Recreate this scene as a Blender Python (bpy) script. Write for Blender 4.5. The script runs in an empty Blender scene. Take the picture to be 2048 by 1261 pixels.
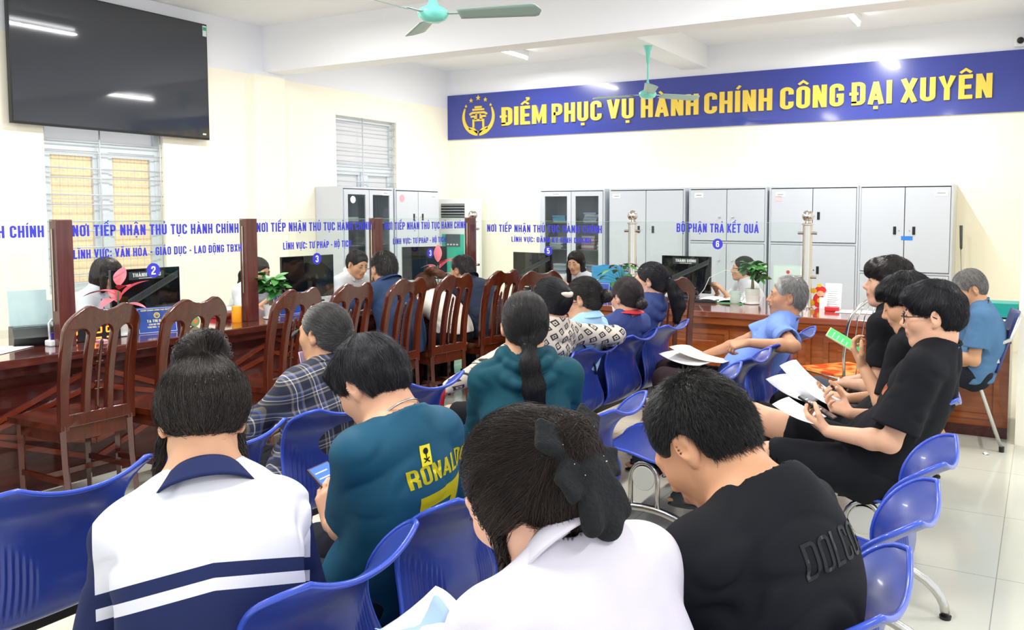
import bpy, bmesh, math, random
import numpy as np
from mathutils import Vector, Matrix
from math import radians, sin, cos, pi
SC = bpy.context.scene
COL = SC.collection
# ------------------------------------------------------------------ camera
CF, CCX, CCY = 1683.35, 1173.8, 539.65          # focal length and principal point in 2048x1261 pixels
YAW, PIT, ROL, CH = 0.498277, 0.0663357, 0.00186876, 1.5
_f = np.array([-sin(YAW)*cos(PIT), cos(YAW)*cos(PIT), -sin(PIT)])
_r = np.array([cos(YAW), sin(YAW), 0.0]); _u = np.cross(_r, _f)
_r2 = _r*cos(ROL)+_u*sin(ROL); _u2 = -_r*sin(ROL)+_u*cos(ROL)
cd = bpy.data.cameras.new('camera'); cam = bpy.data.objects.new('camera', cd); COL.objects.link(cam)
cam.matrix_world = Matrix(((_r2[0], _u2[0], -_f[0], 0), (_r2[1], _u2[1], -_f[1], 0), (_r2[2], _u2[2], -_f[2], CH), (0, 0, 0, 1)))
cd.sensor_width = 36; cd.lens = CF/2048*36
cd.shift_x = (1024-CCX)/2048; cd.shift_y = (CCY-630.5)/2048
cd.clip_start = 0.05; cd.clip_end = 200
SC.camera = cam
# ------------------------------------------------------------------ world (bright overcast daylight through the open side)
w = bpy.data.worlds.new('daylight'); SC.world = w; w.use_nodes = True
bg = w.node_tree.nodes['Background']; bg.inputs[0].default_value = (0.93, 0.96, 1.0, 1); bg.inputs[1].default_value = 1.05
# ------------------------------------------------------------------ large lights: ceiling tube runs of the hall plus added unseen ones
def area(name, loc, sx, sy, power, col=(1, 1, 1), rot=(0, 0, 0)):
    l = bpy.data.lights.new(name, 'AREA'); l.shape = 'RECTANGLE'; l.size = sx; l.size_y = sy; l.energy = power; l.color = col
    o = bpy.data.objects.new(name, l); COL.objects.link(o); o.location = loc; o.rotation_euler = rot
    return o
TUBES = [(-6.15, 4.5, 5.7), (-1.85, 4.5, 5.7), (-6.1, 8.35, 9.55), (-1.85, 8.35, 9.55), (-4.0, 2.0, 3.2), (-1.85, 0.6, 1.8), (-6.15, 0.6, 1.8), (1.8, 4.5, 5.7), (1.8, 0.6, 1.8)]  # runs after the back wall pair are unseen, added for their light
for x, y0, y1 in TUBES:
    area('tube_light', (x, (y0+y1)/2, 3.50), 0.05, y1-y0, 46, (1.0, 0.985, 0.96))
# ------------------------------------------------------------------ exposure
SC.view_settings.view_transform = 'Standard'; SC.view_settings.look = 'None'
SC.view_settings.gamma = 1.0; SC.view_settings.use_curve_mapping = False
SC.view_settings.exposure = 0.56
SC.cycles.max_bounces = 8; SC.cycles.transparent_max_bounces = 16; SC.cycles.diffuse_bounces = 5
SC.cycles.sample_clamp_indirect = 6
# ================================================================== helpers
def lin(c):
    if isinstance(c, str):
        c = [int(c[i:i+2], 16)/255 for i in (0, 2, 4)]
    return tuple((v/12.92 if v <= 0.04045 else ((v+0.055)/1.055)**2.4) for v in c)
_MC = {}
def mat(name, col='808080', rough=0.5, metal=0.0, spec=0.5, bump=0.0, bscale=40.0, trans=0.0, ior=1.45, emit=0.0, coat=0.0, stretch=None, sss=0.0, vary=0.0):
    if name in _MC: return _MC[name]
    m = bpy.data.materials.new(name); m.use_nodes = True; _MC[name] = m
    nt = m.node_tree; b = nt.nodes['Principled BSDF']; c = (*lin(col), 1)
    b.inputs['Base Color'].default_value = c; b.inputs['Roughness'].default_value = rough
    b.inputs['Metallic'].default_value = metal; b.inputs['Specular IOR Level'].default_value = spec
    b.inputs['Transmission Weight'].default_value = trans; b.inputs['IOR'].default_value = ior
    b.inputs['Coat Weight'].default_value = coat; b.inputs['Coat Roughness'].default_value = 0.08
    if sss: b.inputs['Subsurface Weight'].default_value = sss; b.inputs['Subsurface Radius'].default_value = (0.012, 0.005, 0.003)
    if emit: b.inputs['Emission Color'].default_value = c; b.inputs['Emission Strength'].default_value = emit
    if bump or vary:
        tc = nt.nodes.new('ShaderNodeTexCoord'); mp = nt.nodes.new('ShaderNodeMapping'); n = nt.nodes.new('ShaderNodeTexNoise')
        nt.links.new(tc.outputs['Object'], mp.inputs[0]); nt.links.new(mp.outputs[0], n.inputs['Vector'])
        n.inputs['Scale'].default_value = bscale; n.inputs['Detail'].default_value = 4
        if stretch: mp.inputs['Scale'].default_value = stretch
        if bump:
            bp = nt.nodes.new('ShaderNodeBump'); bp.inputs['Strength'].default_value = bump; bp.inputs['Distance'].default_value = 0.02
            nt.links.new(n.outputs['Fac'], bp.inputs['Height']); nt.links.new(bp.outputs[0], b.inputs['Normal'])
        if vary:
            mx = nt.nodes.new('ShaderNodeMix'); mx.data_type = 'RGBA'
            mx.inputs[6].default_value = tuple(v*(1-vary) for v in c[:3])+(1,); mx.inputs[7].default_value = tuple(min(1, v*(1+vary)) for v in c[:3])+(1,)
            nt.links.new(n.outputs['Fac'], mx.inputs[0]); nt.links.new(mx.outputs[2], b.inputs['Base Color'])
    return m
def tag(o, label, cat, group=None):
    o['label'] = label; o['category'] = cat
    if group: o['group'] = group
    return o
def thing(name, label, cat, loc=(0, 0, 0), rz=0.0, group=None):
    o = bpy.data.objects.new(name, None); COL.objects.link(o); o.location = loc; o.rotation_euler = (0, 0, rz)
    o.empty_display_size = 0.05
    return tag(o, label, cat, group)
def link(name, me, m=None, parent=None, smooth=False):
    o = bpy.data.objects.new(name, me); COL.objects.link(o)
    if m is not None:
        for q in (m if isinstance(m, (list, tuple)) else [m]): me.materials.append(q)
    if parent is not None: o.parent = parent
    if smooth: me.shade_smooth()
    return o
def struct(name, me, m):
    o = link(name, me, m); o['kind'] = 'structure'; return o
class MB:
    """collects shapes and links them as one mesh object"""
    def __init__(s): s.v = []; s.f = []; s.mi = []
    def add(s, vs, fs, mi=0):
        n = len(s.v); s.v += [tuple(v) for v in vs]; s.f += [tuple(i+n for i in f) for f in fs]; s.mi += [mi]*len(fs); return s
    def box(s, x0, x1, y0, y1, z0, z1, mi=0, bev=0.0):
        if bev:
            b = bmesh.new(); bmesh.ops.create_cube(b, size=1)
            for v in b.verts: v.co = ((x0+x1)/2+v.co.x*(x1-x0), (y0+y1)/2+v.co.y*(y1-y0), (z0+z1)/2+v.co.z*(z1-z0))
            bmesh.ops.bevel(b, geom=b.edges[:], offset=bev, segments=2, affect='EDGES', profile=0.6)
            b.verts.index_update(); s.add([v.co[:] for v in b.verts], [[v.index for v in f.verts] for f in b.faces], mi); b.free(); return s
        V = [(x, y, z) for z in (z0, z1) for y in (y0, y1) for x in (x0, x1)]
        return s.add(V, [(0, 2, 3, 1), (4, 5, 7, 6), (0, 1, 5, 4), (2, 6, 7, 3), (0, 4, 6, 2), (1, 3, 7, 5)], mi)
    def bar(s, a, b, w, h, mi=0, up=(0, 0, 1)):
        a = Vector(a); b = Vector(b); d = (b-a).normalized(); u = Vector(up)
        if abs(d.dot(u)) > 0.98: u = Vector((0, 1, 0))
        x = d.cross(u).normalized(); y = x.cross(d).normalized()
        V = []
        for p in (a, b):
            for i, j in ((-1, -1), (1, -1), (1, 1), (-1, 1)): V.append(p+x*(i*w/2)+y*(j*h/2))
        return s.add(V, [(3, 2, 1, 0), (4, 5, 6, 7), (0, 1, 5, 4), (1, 2, 6, 5), (2, 3, 7, 6), (3, 0, 4, 7)], mi)
    def tube(s, pts, r, n=10, mi=0, closed=False, flat=None):
        P = [Vector(p) for p in pts]; N = len(P); R = r if isinstance(r, (list, tuple)) else [r]*N
        T = []
        for i in range(N):
            a = P[(i-1) % N] if (closed or i > 0) else P[i]; b = P[(i+1) % N] if (closed or i < N-1) else P[i]
            T.append((b-a).normalized())
        up = Vector((0, 0, 1)) if abs(T[0].z) < 0.9 else Vector((1, 0, 0))
        x = T[0].cross(up).normalized(); V = []
        for i in range(N):
            x = (x-T[i]*x.dot(T[i])).normalized(); y = T[i].cross(x)
            for k in range(n):
                a = 2*pi*k/n; V.append(P[i]+x*(cos(a)*R[i])+y*(sin(a)*R[i]*(flat or 1)))
        F = []
        for i in range(N if closed else N-1):
            j = (i+1) % N
            for k in range(n): F.append((i*n+k, i*n+(k+1) % n, j*n+(k+1) % n, j*n+k))
        if not closed: F.append(tuple(range(n-1, -1, -1))); F.append(tuple((N-1)*n+k for k in range(n)))
        return s.add(V, F, mi)
    def lathe(s, prof, n=24, c=(0, 0, 0), mi=0, axis='z'):
        V = []; m = len(prof)
        for r, z in prof:
            for k in range(n):
                a = 2*pi*k/n; p = (cos(a)*r, sin(a)*r, z)
                if axis == 'x': p = (p[2], p[0], p[1])
                if axis == 'y': p = (p[0], p[2], p[1])
                V.append((p[0]+c[0], p[1]+c[1], p[2]+c[2]))
        F = [(i*n+k, i*n+(k+1) % n, (i+1)*n+(k+1) % n, (i+1)*n+k) for i in range(m-1) for k in range(n)]
        F.append(tuple(range(n-1, -1, -1))); F.append(tuple((m-1)*n+k for k in range(n)))
        return s.add(V, F, mi)
    def prism(s, poly, d0, d1, plane='xz', mi=0):
        """closed 2D polygon (first axis, second axis) extruded along the third"""
        n = len(poly)
        def q(p, d): return {'xz': (p[0], d, p[1]), 'yz': (d, p[0], p[1]), 'xy': (p[0], p[1], d)}[plane]
        V = [q(p, d0) for p in poly]+[q(p, d1) for p in poly]
        return s.add(V, [tuple(range(n)), tuple(range(2*n-1, n-1, -1))]+[(i, i+n, (i+1) % n+n, (i+1) % n) for i in range(n)], mi)
    def grid(s, fn, nu, nv, mi=0, flip=False):
        V = [fn(i/nu, j/nv) for j in range(nv+1) for i in range(nu+1)]
        F = [(j*(nu+1)+i, j*(nu+1)+i+1, (j+1)*(nu+1)+i+1, (j+1)*(nu+1)+i) for j in range(nv) for i in range(nu)]
        return s.add(V, [f[::-1] for f in F] if flip else F, mi)
    def xf(s, M):
        s.v = [tuple(M @ Vector(v)) for v in s.v]; return s
    def mesh(s, name):
        me = bpy.data.meshes.new(name); me.from_pydata(s.v, [], s.f); me.polygons.foreach_set('material_index', s.mi); me.update(); return me
    def build(s, name, m, parent=None, smooth=False, auto=None, fix=True):
        me = s.mesh(name)
        if fix:
            b = bmesh.new(); b.from_mesh(me); bmesh.ops.recalc_face_normals(b, faces=b.faces); b.to_mesh(me); b.free()
        o = link(name, me, m, parent, smooth)
        if auto:
            me.shade_smooth(); me.set_sharp_from_angle(angle=radians(auto))
        return o
def copy_tree(o, parent=None):
    c = o.copy(); COL.objects.link(c)
    if parent is not None: c.parent = parent
    for ch in list(o.children): copy_tree(ch, c)
    return c
def arrmesh(name, V, Q, T=None):
    V = np.asarray(V, np.float32); me = bpy.data.meshes.new(name)
    nq = len(Q); ntr = 0 if T is None else len(T)
    me.vertices.add(len(V)); me.vertices.foreach_set('co', V.ravel())
    loops = np.asarray(Q, np.int32).ravel() if nq else np.zeros(0, np.int32)
    tot = np.full(nq, 4, np.int32)
    if ntr: loops = np.concatenate([loops, np.asarray(T, np.int32).ravel()]); tot = np.concatenate([tot, np.full(ntr, 3, np.int32)])
    st = np.concatenate([[0], np.cumsum(tot)[:-1]]).astype(np.int32)
    me.loops.add(len(loops)); me.loops.foreach_set('vertex_index', loops)
    me.polygons.add(len(tot)); me.polygons.foreach_set('loop_start', st); me.polygons.foreach_set('loop_total', tot)
    me.update(calc_edges=True); me.validate(); return me
def vcol(me, name, C):
    a = me.color_attributes.new(name, 'FLOAT_COLOR', 'POINT'); C = np.asarray(C, np.float32)
    if C.shape[1] == 3: C = np.concatenate([C, np.ones((len(C), 1), np.float32)], 1)
    a.data.foreach_set('color', C.ravel())
# ------------------------------------------------------------------ stroke lettering (condensed block capitals)
def arc(cx, cy, rx, ry, a0, a1, n=6):
    return [(cx+rx*cos(radians(a0+(a1-a0)*i/n)), cy+ry*sin(radians(a0+(a1-a0)*i/n))) for i in range(n+1)]
SWD = 0.165
def glyph(ch, w=0.44):
    h = SWD/2; x0, x1, y0, y1 = h, w-h, h, 1-h; xm = w/2; r = 0.13; L = []
    O = arc(x1-r, y1-r, r, r, 0, 90)+arc(x0+r, y1-r, r, r, 90, 180)+arc(x0+r, y0+r, r, r, 180, 270)+arc(x1-r, y0+r, r, r, 270, 360)
    g = {
     'I': (SWD, [[(h, 0), (h, 1)]]), '1': (SWD*1.4, [[(h*1.8, 0), (h*1.8, 1)], [(0, .8), (h*1.6, .95)]]),
     'L': (w*.85, [[(x0, 1), (x0, y0), (w*.85, y0)]]), 'T': (w*.95, [[(0, y1), (w*.95, y1)], [(w*.475, 1), (w*.475, 0)]]),
     'H': (w, [[(x0, 0), (x0, 1)], [(x1, 0), (x1, 1)], [(x0, .5), (x1, .5)]]),
     'N': (w, [[(x0, 0), (x0, 1)], [(x1, 0), (x1, 1)], [(x0, .97), (x1, .03)]]),
     'M': (w*1.3, [[(x0, 0), (x0, 1)], [(w*1.3-h, 0), (w*1.3-h, 1)], [(x0, .97), (w*.65, .2), (w*1.3-h, .97)]]),
     'A': (w*1.1, [[(h*.8, 0), (w*.55, .96)], [(w*1.1-h*.8, 0), (w*.55, .96)], [(w*.25, .27), (w*.85, .27)]]),
     'V': (w*1.05, [[(h*.8, 1), (w*.525, .05)], [(w*1.05-h*.8, 1), (w*.525, .05)]]),
     'X': (w*1.05, [[(h*.8, 0), (w*1.05-h*.8, 1)], [(h*.8, 1), (w*1.05-h*.8, 0)]]),
     'Y': (w*1.05, [[(h*.8, 1), (w*.525, .45), (w*1.05-h*.8, 1)], [(w*.525, .47), (w*.525, 0)]]),
     'K': (w*1.02, [[(x0, 0), (x0, 1)], [(w*1.02-h*.8, 1), (x0+.05, .42)], [(x0+.08, .55), (w*1.02-h*.6, 0)]]),
     'E': (w*.88, [[(w*.88, y1), (x0, y1), (x0, y0), (w*.88, y0)], [(x0, .5), (w*.8, .5)]]),
     'F': (w*.85, [[(w*.85, y1), (x0, y1), (x0, 0)], [(x0, .5), (w*.78, .5)]]),
     'U': (w, [[(x0, 1)]+arc(x0+r, y0+r, r, r, 180, 270)+arc(x1-r, y0+r, r, r, 270, 360)+[(x1, 1)]]),
     'O': (w, [O+[O[0]]]), 'Q': (w, [O+[O[0]], [(xm, .2), (w, -.03)]]), '0': (w, [O+[O[0]]]),
     'C': (w, [[(x1, .66), (x1, y1-r)]+arc(x1-r, y1-r, r, r, 10, 90)+arc(x0+r, y1-r, r, r, 90, 180)+arc(x0+r, y0+r, r, r, 180, 270)+arc(x1-r, y0+r, r, r, 270, 360)+[(x1, .34)]]),
     'G': (w, [[(x1, .68), (x1, y1-r)]+arc(x1-r, y1-r, r, r, 10, 90)+arc(x0+r, y1-r, r, r, 90, 180)+arc(x0+r, y0+r, r, r, 180, 270)+arc(x1-r, y0+r, r, r, 270, 360)+[(x1, .47), (xm, .47)]]),
     'D': (w, [[(x0, y0), (x0, y1)]+arc(x1-r, y1-r, r, r, 90, 0)+arc(x1-r, y0+r, r, r, 0, -90)+[(x0-h, y0)]]),
     'P': (w, [[(x0, 0), (x0, y1)]+arc(x1-r, y1-r, r, r, 90, 0)+arc(x1-r, .47+r, r, r, 0, -90)+[(x0, .47)]]),
     'R': (w, [[(x0, 0), (x0, y1)]+arc(x1-r, y1-r, r, r, 90, 0)+arc(x1-r, .49+r, r, r, 0, -90)+[(x0, .49)], [(xm, .49), (x1, .36), (x1, 0)]]),
     'B': (w, [[(x0, y0), (x0, y1)]+arc(x1-r*.8, y1-r*.8, r*.8, r*.8, 90, 0)+arc(x1-r*.8, .52+r*.8, r*.8, r*.8, 0, -90)+[(x0, .52)], [(xm, .52)]+arc(x1-r*.8, .52-r*.8, r*.8, r*.8, 90, 0)+arc(x1-r*.8, y0+r*.8, r*.8, r*.8, 0, -90)+[(x0-h, y0)]]),
     'S': (w, [[(x1, .7), (x1, y1-r)]+arc(x1-r, y1-r, r, r, 10, 90)+arc(x0+r, y1-r, r, r, 90, 180)+[(x0, .66), (x1, .36)]+arc(x1-r, y0+r, r, r, 0, -90)+arc(x0+r, y0+r, r, r, 270, 180)+[(x0, .3)]]),
     '2': (w, [[(x0, .68), (x0, y1-r)]+arc(x0+r, y1-r, r, r, 175, 90)+arc(x1-r, y1-r, r, r, 90, 0)+[(x1, .62), (x0, .2), (x0, y0), (w, y0)]]),
     '3': (w, [[(x0, .72)]+arc(x0+r, y1-r, r, r, 175, 90)+arc(x1-r*.9, y1-r*.9, r*.9, r*.9, 90, 0)+arc(x1-r*.9, .52+r*.9, r*.9, r*.9, 0, -90)+[(xm-.03, .52)], [(xm, .52)]+arc(x1-r*.9, .52-r*.9, r*.9, r*.9, 90, 0)+arc(x1-r, y0+r, r, r, 0, -90)+arc(x0+r, y0+r, r, r, 270, 180)+[(x0, .3)]]),
     '5': (w, [[(x1, y1), (x0, y1), (x0, .55), (x1-r, .57)]+arc(x1-r, .57-r, r, r, 90, 0)+arc(x1-r, y0+r, r, r, 0, -90)+arc(x0+r, y0+r, r, r, 270, 180)+[(x0, .27)]]),
     '6': (w, [[(x1, .74)]+arc(x1-r, y1-r, r, r, 0, 90)+arc(x0+r, y1-r, r, r, 90, 180)+arc(x0+r, y0+r, r, r, 180, 270)+arc(x1-r, y0+r, r, r, 270, 360)+arc(x1-r, .57-r, r, r, 0, 90)+[(x0, .57)]]),
     '7': (w, [[(0, y1), (x1+.02, y1), (xm-.04, 0)]]),
     '-': (w*.6, [[(0.02, .42), (w*.6-.02, .42)]]), ':': (SWD, [[(h, .12), (h, .3)], [(h, .6), (h, .78)]]), '.': (SWD, [[(h, 0), (h, .17)]]),
    }
    return g[ch]
DIA = {}
for s_, b_, d_ in [('Ể', 'E', '^?'), ('Ụ', 'U', '.'), ('À', 'A', '`'), ('Í', 'I', "'"), ('Ô', 'O', '^'), ('Ạ', 'A', '.'), ('Ê', 'E', '^'), ('Ơ', 'O', '+'), ('Ế', 'E', "^'"), ('Ậ', 'A', '^.'),
                   ('Ủ', 'U', '?'), ('Ĩ', 'I', '~'), ('Ự', 'U', '+.'), ('Ă', 'A', 'u'), ('Ó', 'O', "'"), ('Á', 'A', "'"), ('Ộ', 'O', '^.'), ('Ị', 'I', '.'), ('Ư', 'U', '+'), ('Ý', 'Y', "'"),
                   ('Ả', 'A', '?'), ('Ấ', 'A', "^'"), ('Ữ', 'U', '+~'), ('Đ', 'D', 'x')]:
    DIA[s_] = (b_, d_)
def ribbon(mb, pts, w, d0, d1, closed=False, off=(0, 0), sc=(1, 1), place=None, mi=0):
    P = [np.array(p, float) for p in pts]
    Q = [P[0]]
    for p in P[1:]:
        if np.linalg.norm(p-Q[-1]) > 1e-5: Q.append(p)
    P = Q; closed = closed or (len(P) > 2 and np.linalg.norm(P[0]-P[-1]) < 1e-4)
    if closed: P = P[:-1]
    n = len(P); A = []; B = []
    for i in range(n):
        a = P[(i-1) % n] if (closed or i > 0) else None; b = P[(i+1) % n] if (closed or i < n-1) else None
        ds = [v/np.linalg.norm(v) for v in ([P[i]-a] if a is not None else [])+([b-P[i]] if b is not None else [])]
        nn = [np.array([-v[1], v[0]]) for v in ds]; m = sum(nn)
        if np.linalg.norm(m) < .3: m = nn[0]
        m = m/np.linalg.norm(m); k = 1/max(.45, float(m @ nn[0])); A.append(P[i]+m*k*w/2); B.append(P[i]-m*k*w/2)
    pl = place or (lambda x, y, d: (x, d, y))
    def T(p, d): return pl(off[0]+p[0]*sc[0], off[1]+p[1]*sc[1], d)
    V = []
    for i in range(n): V += [T(A[i], d0), T(B[i], d0), T(A[i], d1), T(B[i], d1)]
    F = []
    for i in range(n if closed else n-1):
        a, b = 4*i, 4*((i+1) % n); F += [(a, a+1, b+1, b), (a+2, b+2, b+3, a+3), (a, b, b+2, a+2), (a+1, a+3, b+3, b+1)]
    if not closed:
        F += [(0, 2, 3, 1)]; e = 4*(n-1); F += [(e, e+1, e+3, e+2)]
    mb.add(V, F, mi)
def text(mb, s, height, width=None, depth=0.01, x0=0.0, z0=0.0, center=False, place=None, gap=0.085, sp=0.30, w=0.44, mi=0, swd=None):
    """lettering; place(x, z, depth) -> 3D point"""
    global SWD
    old = SWD
    if swd: SWD = swd
    items = []; x = 0
    for ch in s:
        if ch == ' ': x += sp-gap; continue
        b, d = DIA.get(ch, (ch, '')); gw, st = glyph(b, w); items.append((x, gw, st, d, b)); x += gw+gap
    total = x-gap; sx = (width/total) if width else height
    if center: x0 = x0-total*sx/2
    for x, gw, st, d, b in items:
        o = (x0+x*sx, z0); sc = (sx, height)
        cnt = [0]
        def rb(p, wd): cnt[0] += 1; ribbon(mb, p, wd, 0, depth*(1+.05*cnt[0]), off=o, sc=sc, place=place, mi=mi)
        for p in st: rb(p, SWD)
        c = gw/2; t = SWD*.55
        if 'x' in d: rb([(-.07, .5), (.22, .5)], SWD*.75)
        if '.' in d: rb([(c-.07, -.15), (c+.07, -.15)], .13)
        yb = 1.08
        if '^' in d: rb([(c-.15, yb), (c, yb+.14), (c+.15, yb)], t); 
        if 'u' in d: rb([(c-.12, yb+.14), (c-.07, yb+.03), (c+.07, yb+.03), (c+.12, yb+.14)], t)
        hi = yb+.17 if '^' in d else yb
        ox = .09 if '^' in d else 0
        if "'" in d: rb([(c-.02+ox, hi), (c+.09+ox, hi+.15)], t)
        if '`' in d: rb([(c+.03, hi), (c-.09, hi+.15)], t)
        if '?' in d: rb([(c-.05+ox, hi+.16), (c+.05+ox, hi+.16), (c+.05+ox, hi+.08), (c+ox, hi+.06), (c+ox, hi)], t*.8)
        if '~' in d: rb([(c-.15, hi+.02), (c-.06, hi+.09), (c+.05, hi+.03), (c+.15, hi+.1)], t*.8)
        if '+' in d: rb([(gw-SWD*.4, .93), (gw+.05, .98), (gw+.06, 1.12)], t*.9)
    SWD = old
    return total*sx
# ================================================================== signed distance bodies
def nv(v):
    v = np.asarray(v, float); return v/max(1e-9, np.linalg.norm(v))
def A3(*v): return np.array(v, float)
def frame(z, x=(1, 0, 0)):
    z = nv(z); x = np.asarray(x, float); x = nv(x-z*(x @ z)); y = np.cross(z, x); return np.array([x, y, z])
def cap(a, b, ra, rb=None, k=0.02, op='u'): return ('c', A3(*a), A3(*b), ra, ra if rb is None else rb, k, op)
def ell(c, r, R=None, k=0.02, op='u'): return ('e', A3(*c), A3(*r), R, k, op)
def ecap(a, b, ra, rb, sy, x=(1, 0, 0), k=0.03, op='u', R=None):
    a = A3(*a); b = A3(*b); return ('f', a, b, ra, rb, sy, frame(b-a, x) if R is None else R, k, op)
def box(c, h, R=None, r=0.005, k=0.01, op='u'): return ('b', A3(*c), A3(*h), R, r, k, op)
def half(p, n, op='i', k=0.004): return ('h', A3(*p), nv(n), k, op)        # keeps the side opposite to n
def chain(pts, rs, k=0.02, op='u'): return [cap(pts[i], pts[i+1], rs[i], rs[i+1], k, op) for i in range(len(pts)-1)]
def _pd(p, P):
    t = p[0]
    if t == 'c':
        _, a, b, ra, rb = p[:5]; ab = (b-a).astype(np.float32); q = P-a.astype(np.float32)
        h = np.clip(q @ ab/max(1e-9, float(ab @ ab)), 0, 1); d = q-h[:, None]*ab
        return np.sqrt((d*d).sum(1))-(ra+(rb-ra)*h)
    if t == 'e':
        _, c, r, R = p[:4]; q = P-c.astype(np.float32)
        if R is not None: q = q @ R.T.astype(np.float32)
        r = r.astype(np.float32); k0 = np.sqrt(((q/r)**2).sum(1)); k1 = np.sqrt(((q/(r*r))**2).sum(1))
        return k0*(k0-1)/np.maximum(k1, 1e-6)
    if t == 'f':
        _, a, b, ra, rb, sy, R = p[:7]; q = (P-a.astype(np.float32)) @ R.T.astype(np.float32); q = q/np.array([1, sy, 1], np.float32)
        ab = ((b-a) @ R.T/np.array([1, sy, 1])).astype(np.float32); h = np.clip(q @ ab/max(1e-9, float(ab @ ab)), 0, 1); d = q-h[:, None]*ab
        return (np.sqrt((d*d).sum(1))-(ra+(rb-ra)*h))*min(1, sy)
    if t == 'b':
        _, c, h, R, r = p[:5]; q = P-c.astype(np.float32)
        if R is not None: q = q @ R.T.astype(np.float32)
        q = np.abs(q)-(h-r).astype(np.float32); return np.sqrt((np.maximum(q, 0)**2).sum(1))+np.minimum(q.max(1), 0)-r
    if t == 'h':
        return (P-p[1].astype(np.float32)) @ p[2].astype(np.float32)
    if t == 'g':                                          # group
        return sdf(p[1], P)
    if t == 'fn': return p[1](P)
def grp(prims, k=0.01, op='u'): return ('g', prims, k, op)
def fnp(fn, k=0.01, op='u'): return ('fn', fn, k, op)
def sdf(prims, P):
    P = P.astype(np.float32); d = None
    for p in prims:
        op = p[-1]; k = p[-2]
        if op == 'd': d = d+p[1](P); continue            # displacement
        e = _pd(p, P)
        if d is None: d = e; continue
        if op == 'u':
            h = np.maximum(k-np.abs(d-e), 0)/k; d = np.minimum(d, e)-h*h*k*.25
        elif op == 's':
            h = np.maximum(k-np.abs(d+e), 0)/k; d = np.maximum(d, -e)+h*h*k*.25
        else:
            h = np.maximum(k-np.abs(d-e), 0)/k; d = np.maximum(d, e)+h*h*k*.25
    return d
def disp(fn): return ('x', fn, 0.0, 'd')
def grad(prims, P, e=0.002):
    g = np.empty_like(P, dtype=np.float32)
    for i in range(3):
        o = np.zeros(3, np.float32); o[i] = e; g[:, i] = sdf(prims, P+o)-sdf(prims, P-o)
    return g/np.maximum(np.linalg.norm(g, axis=1, keepdims=True), 1e-9)
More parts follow.
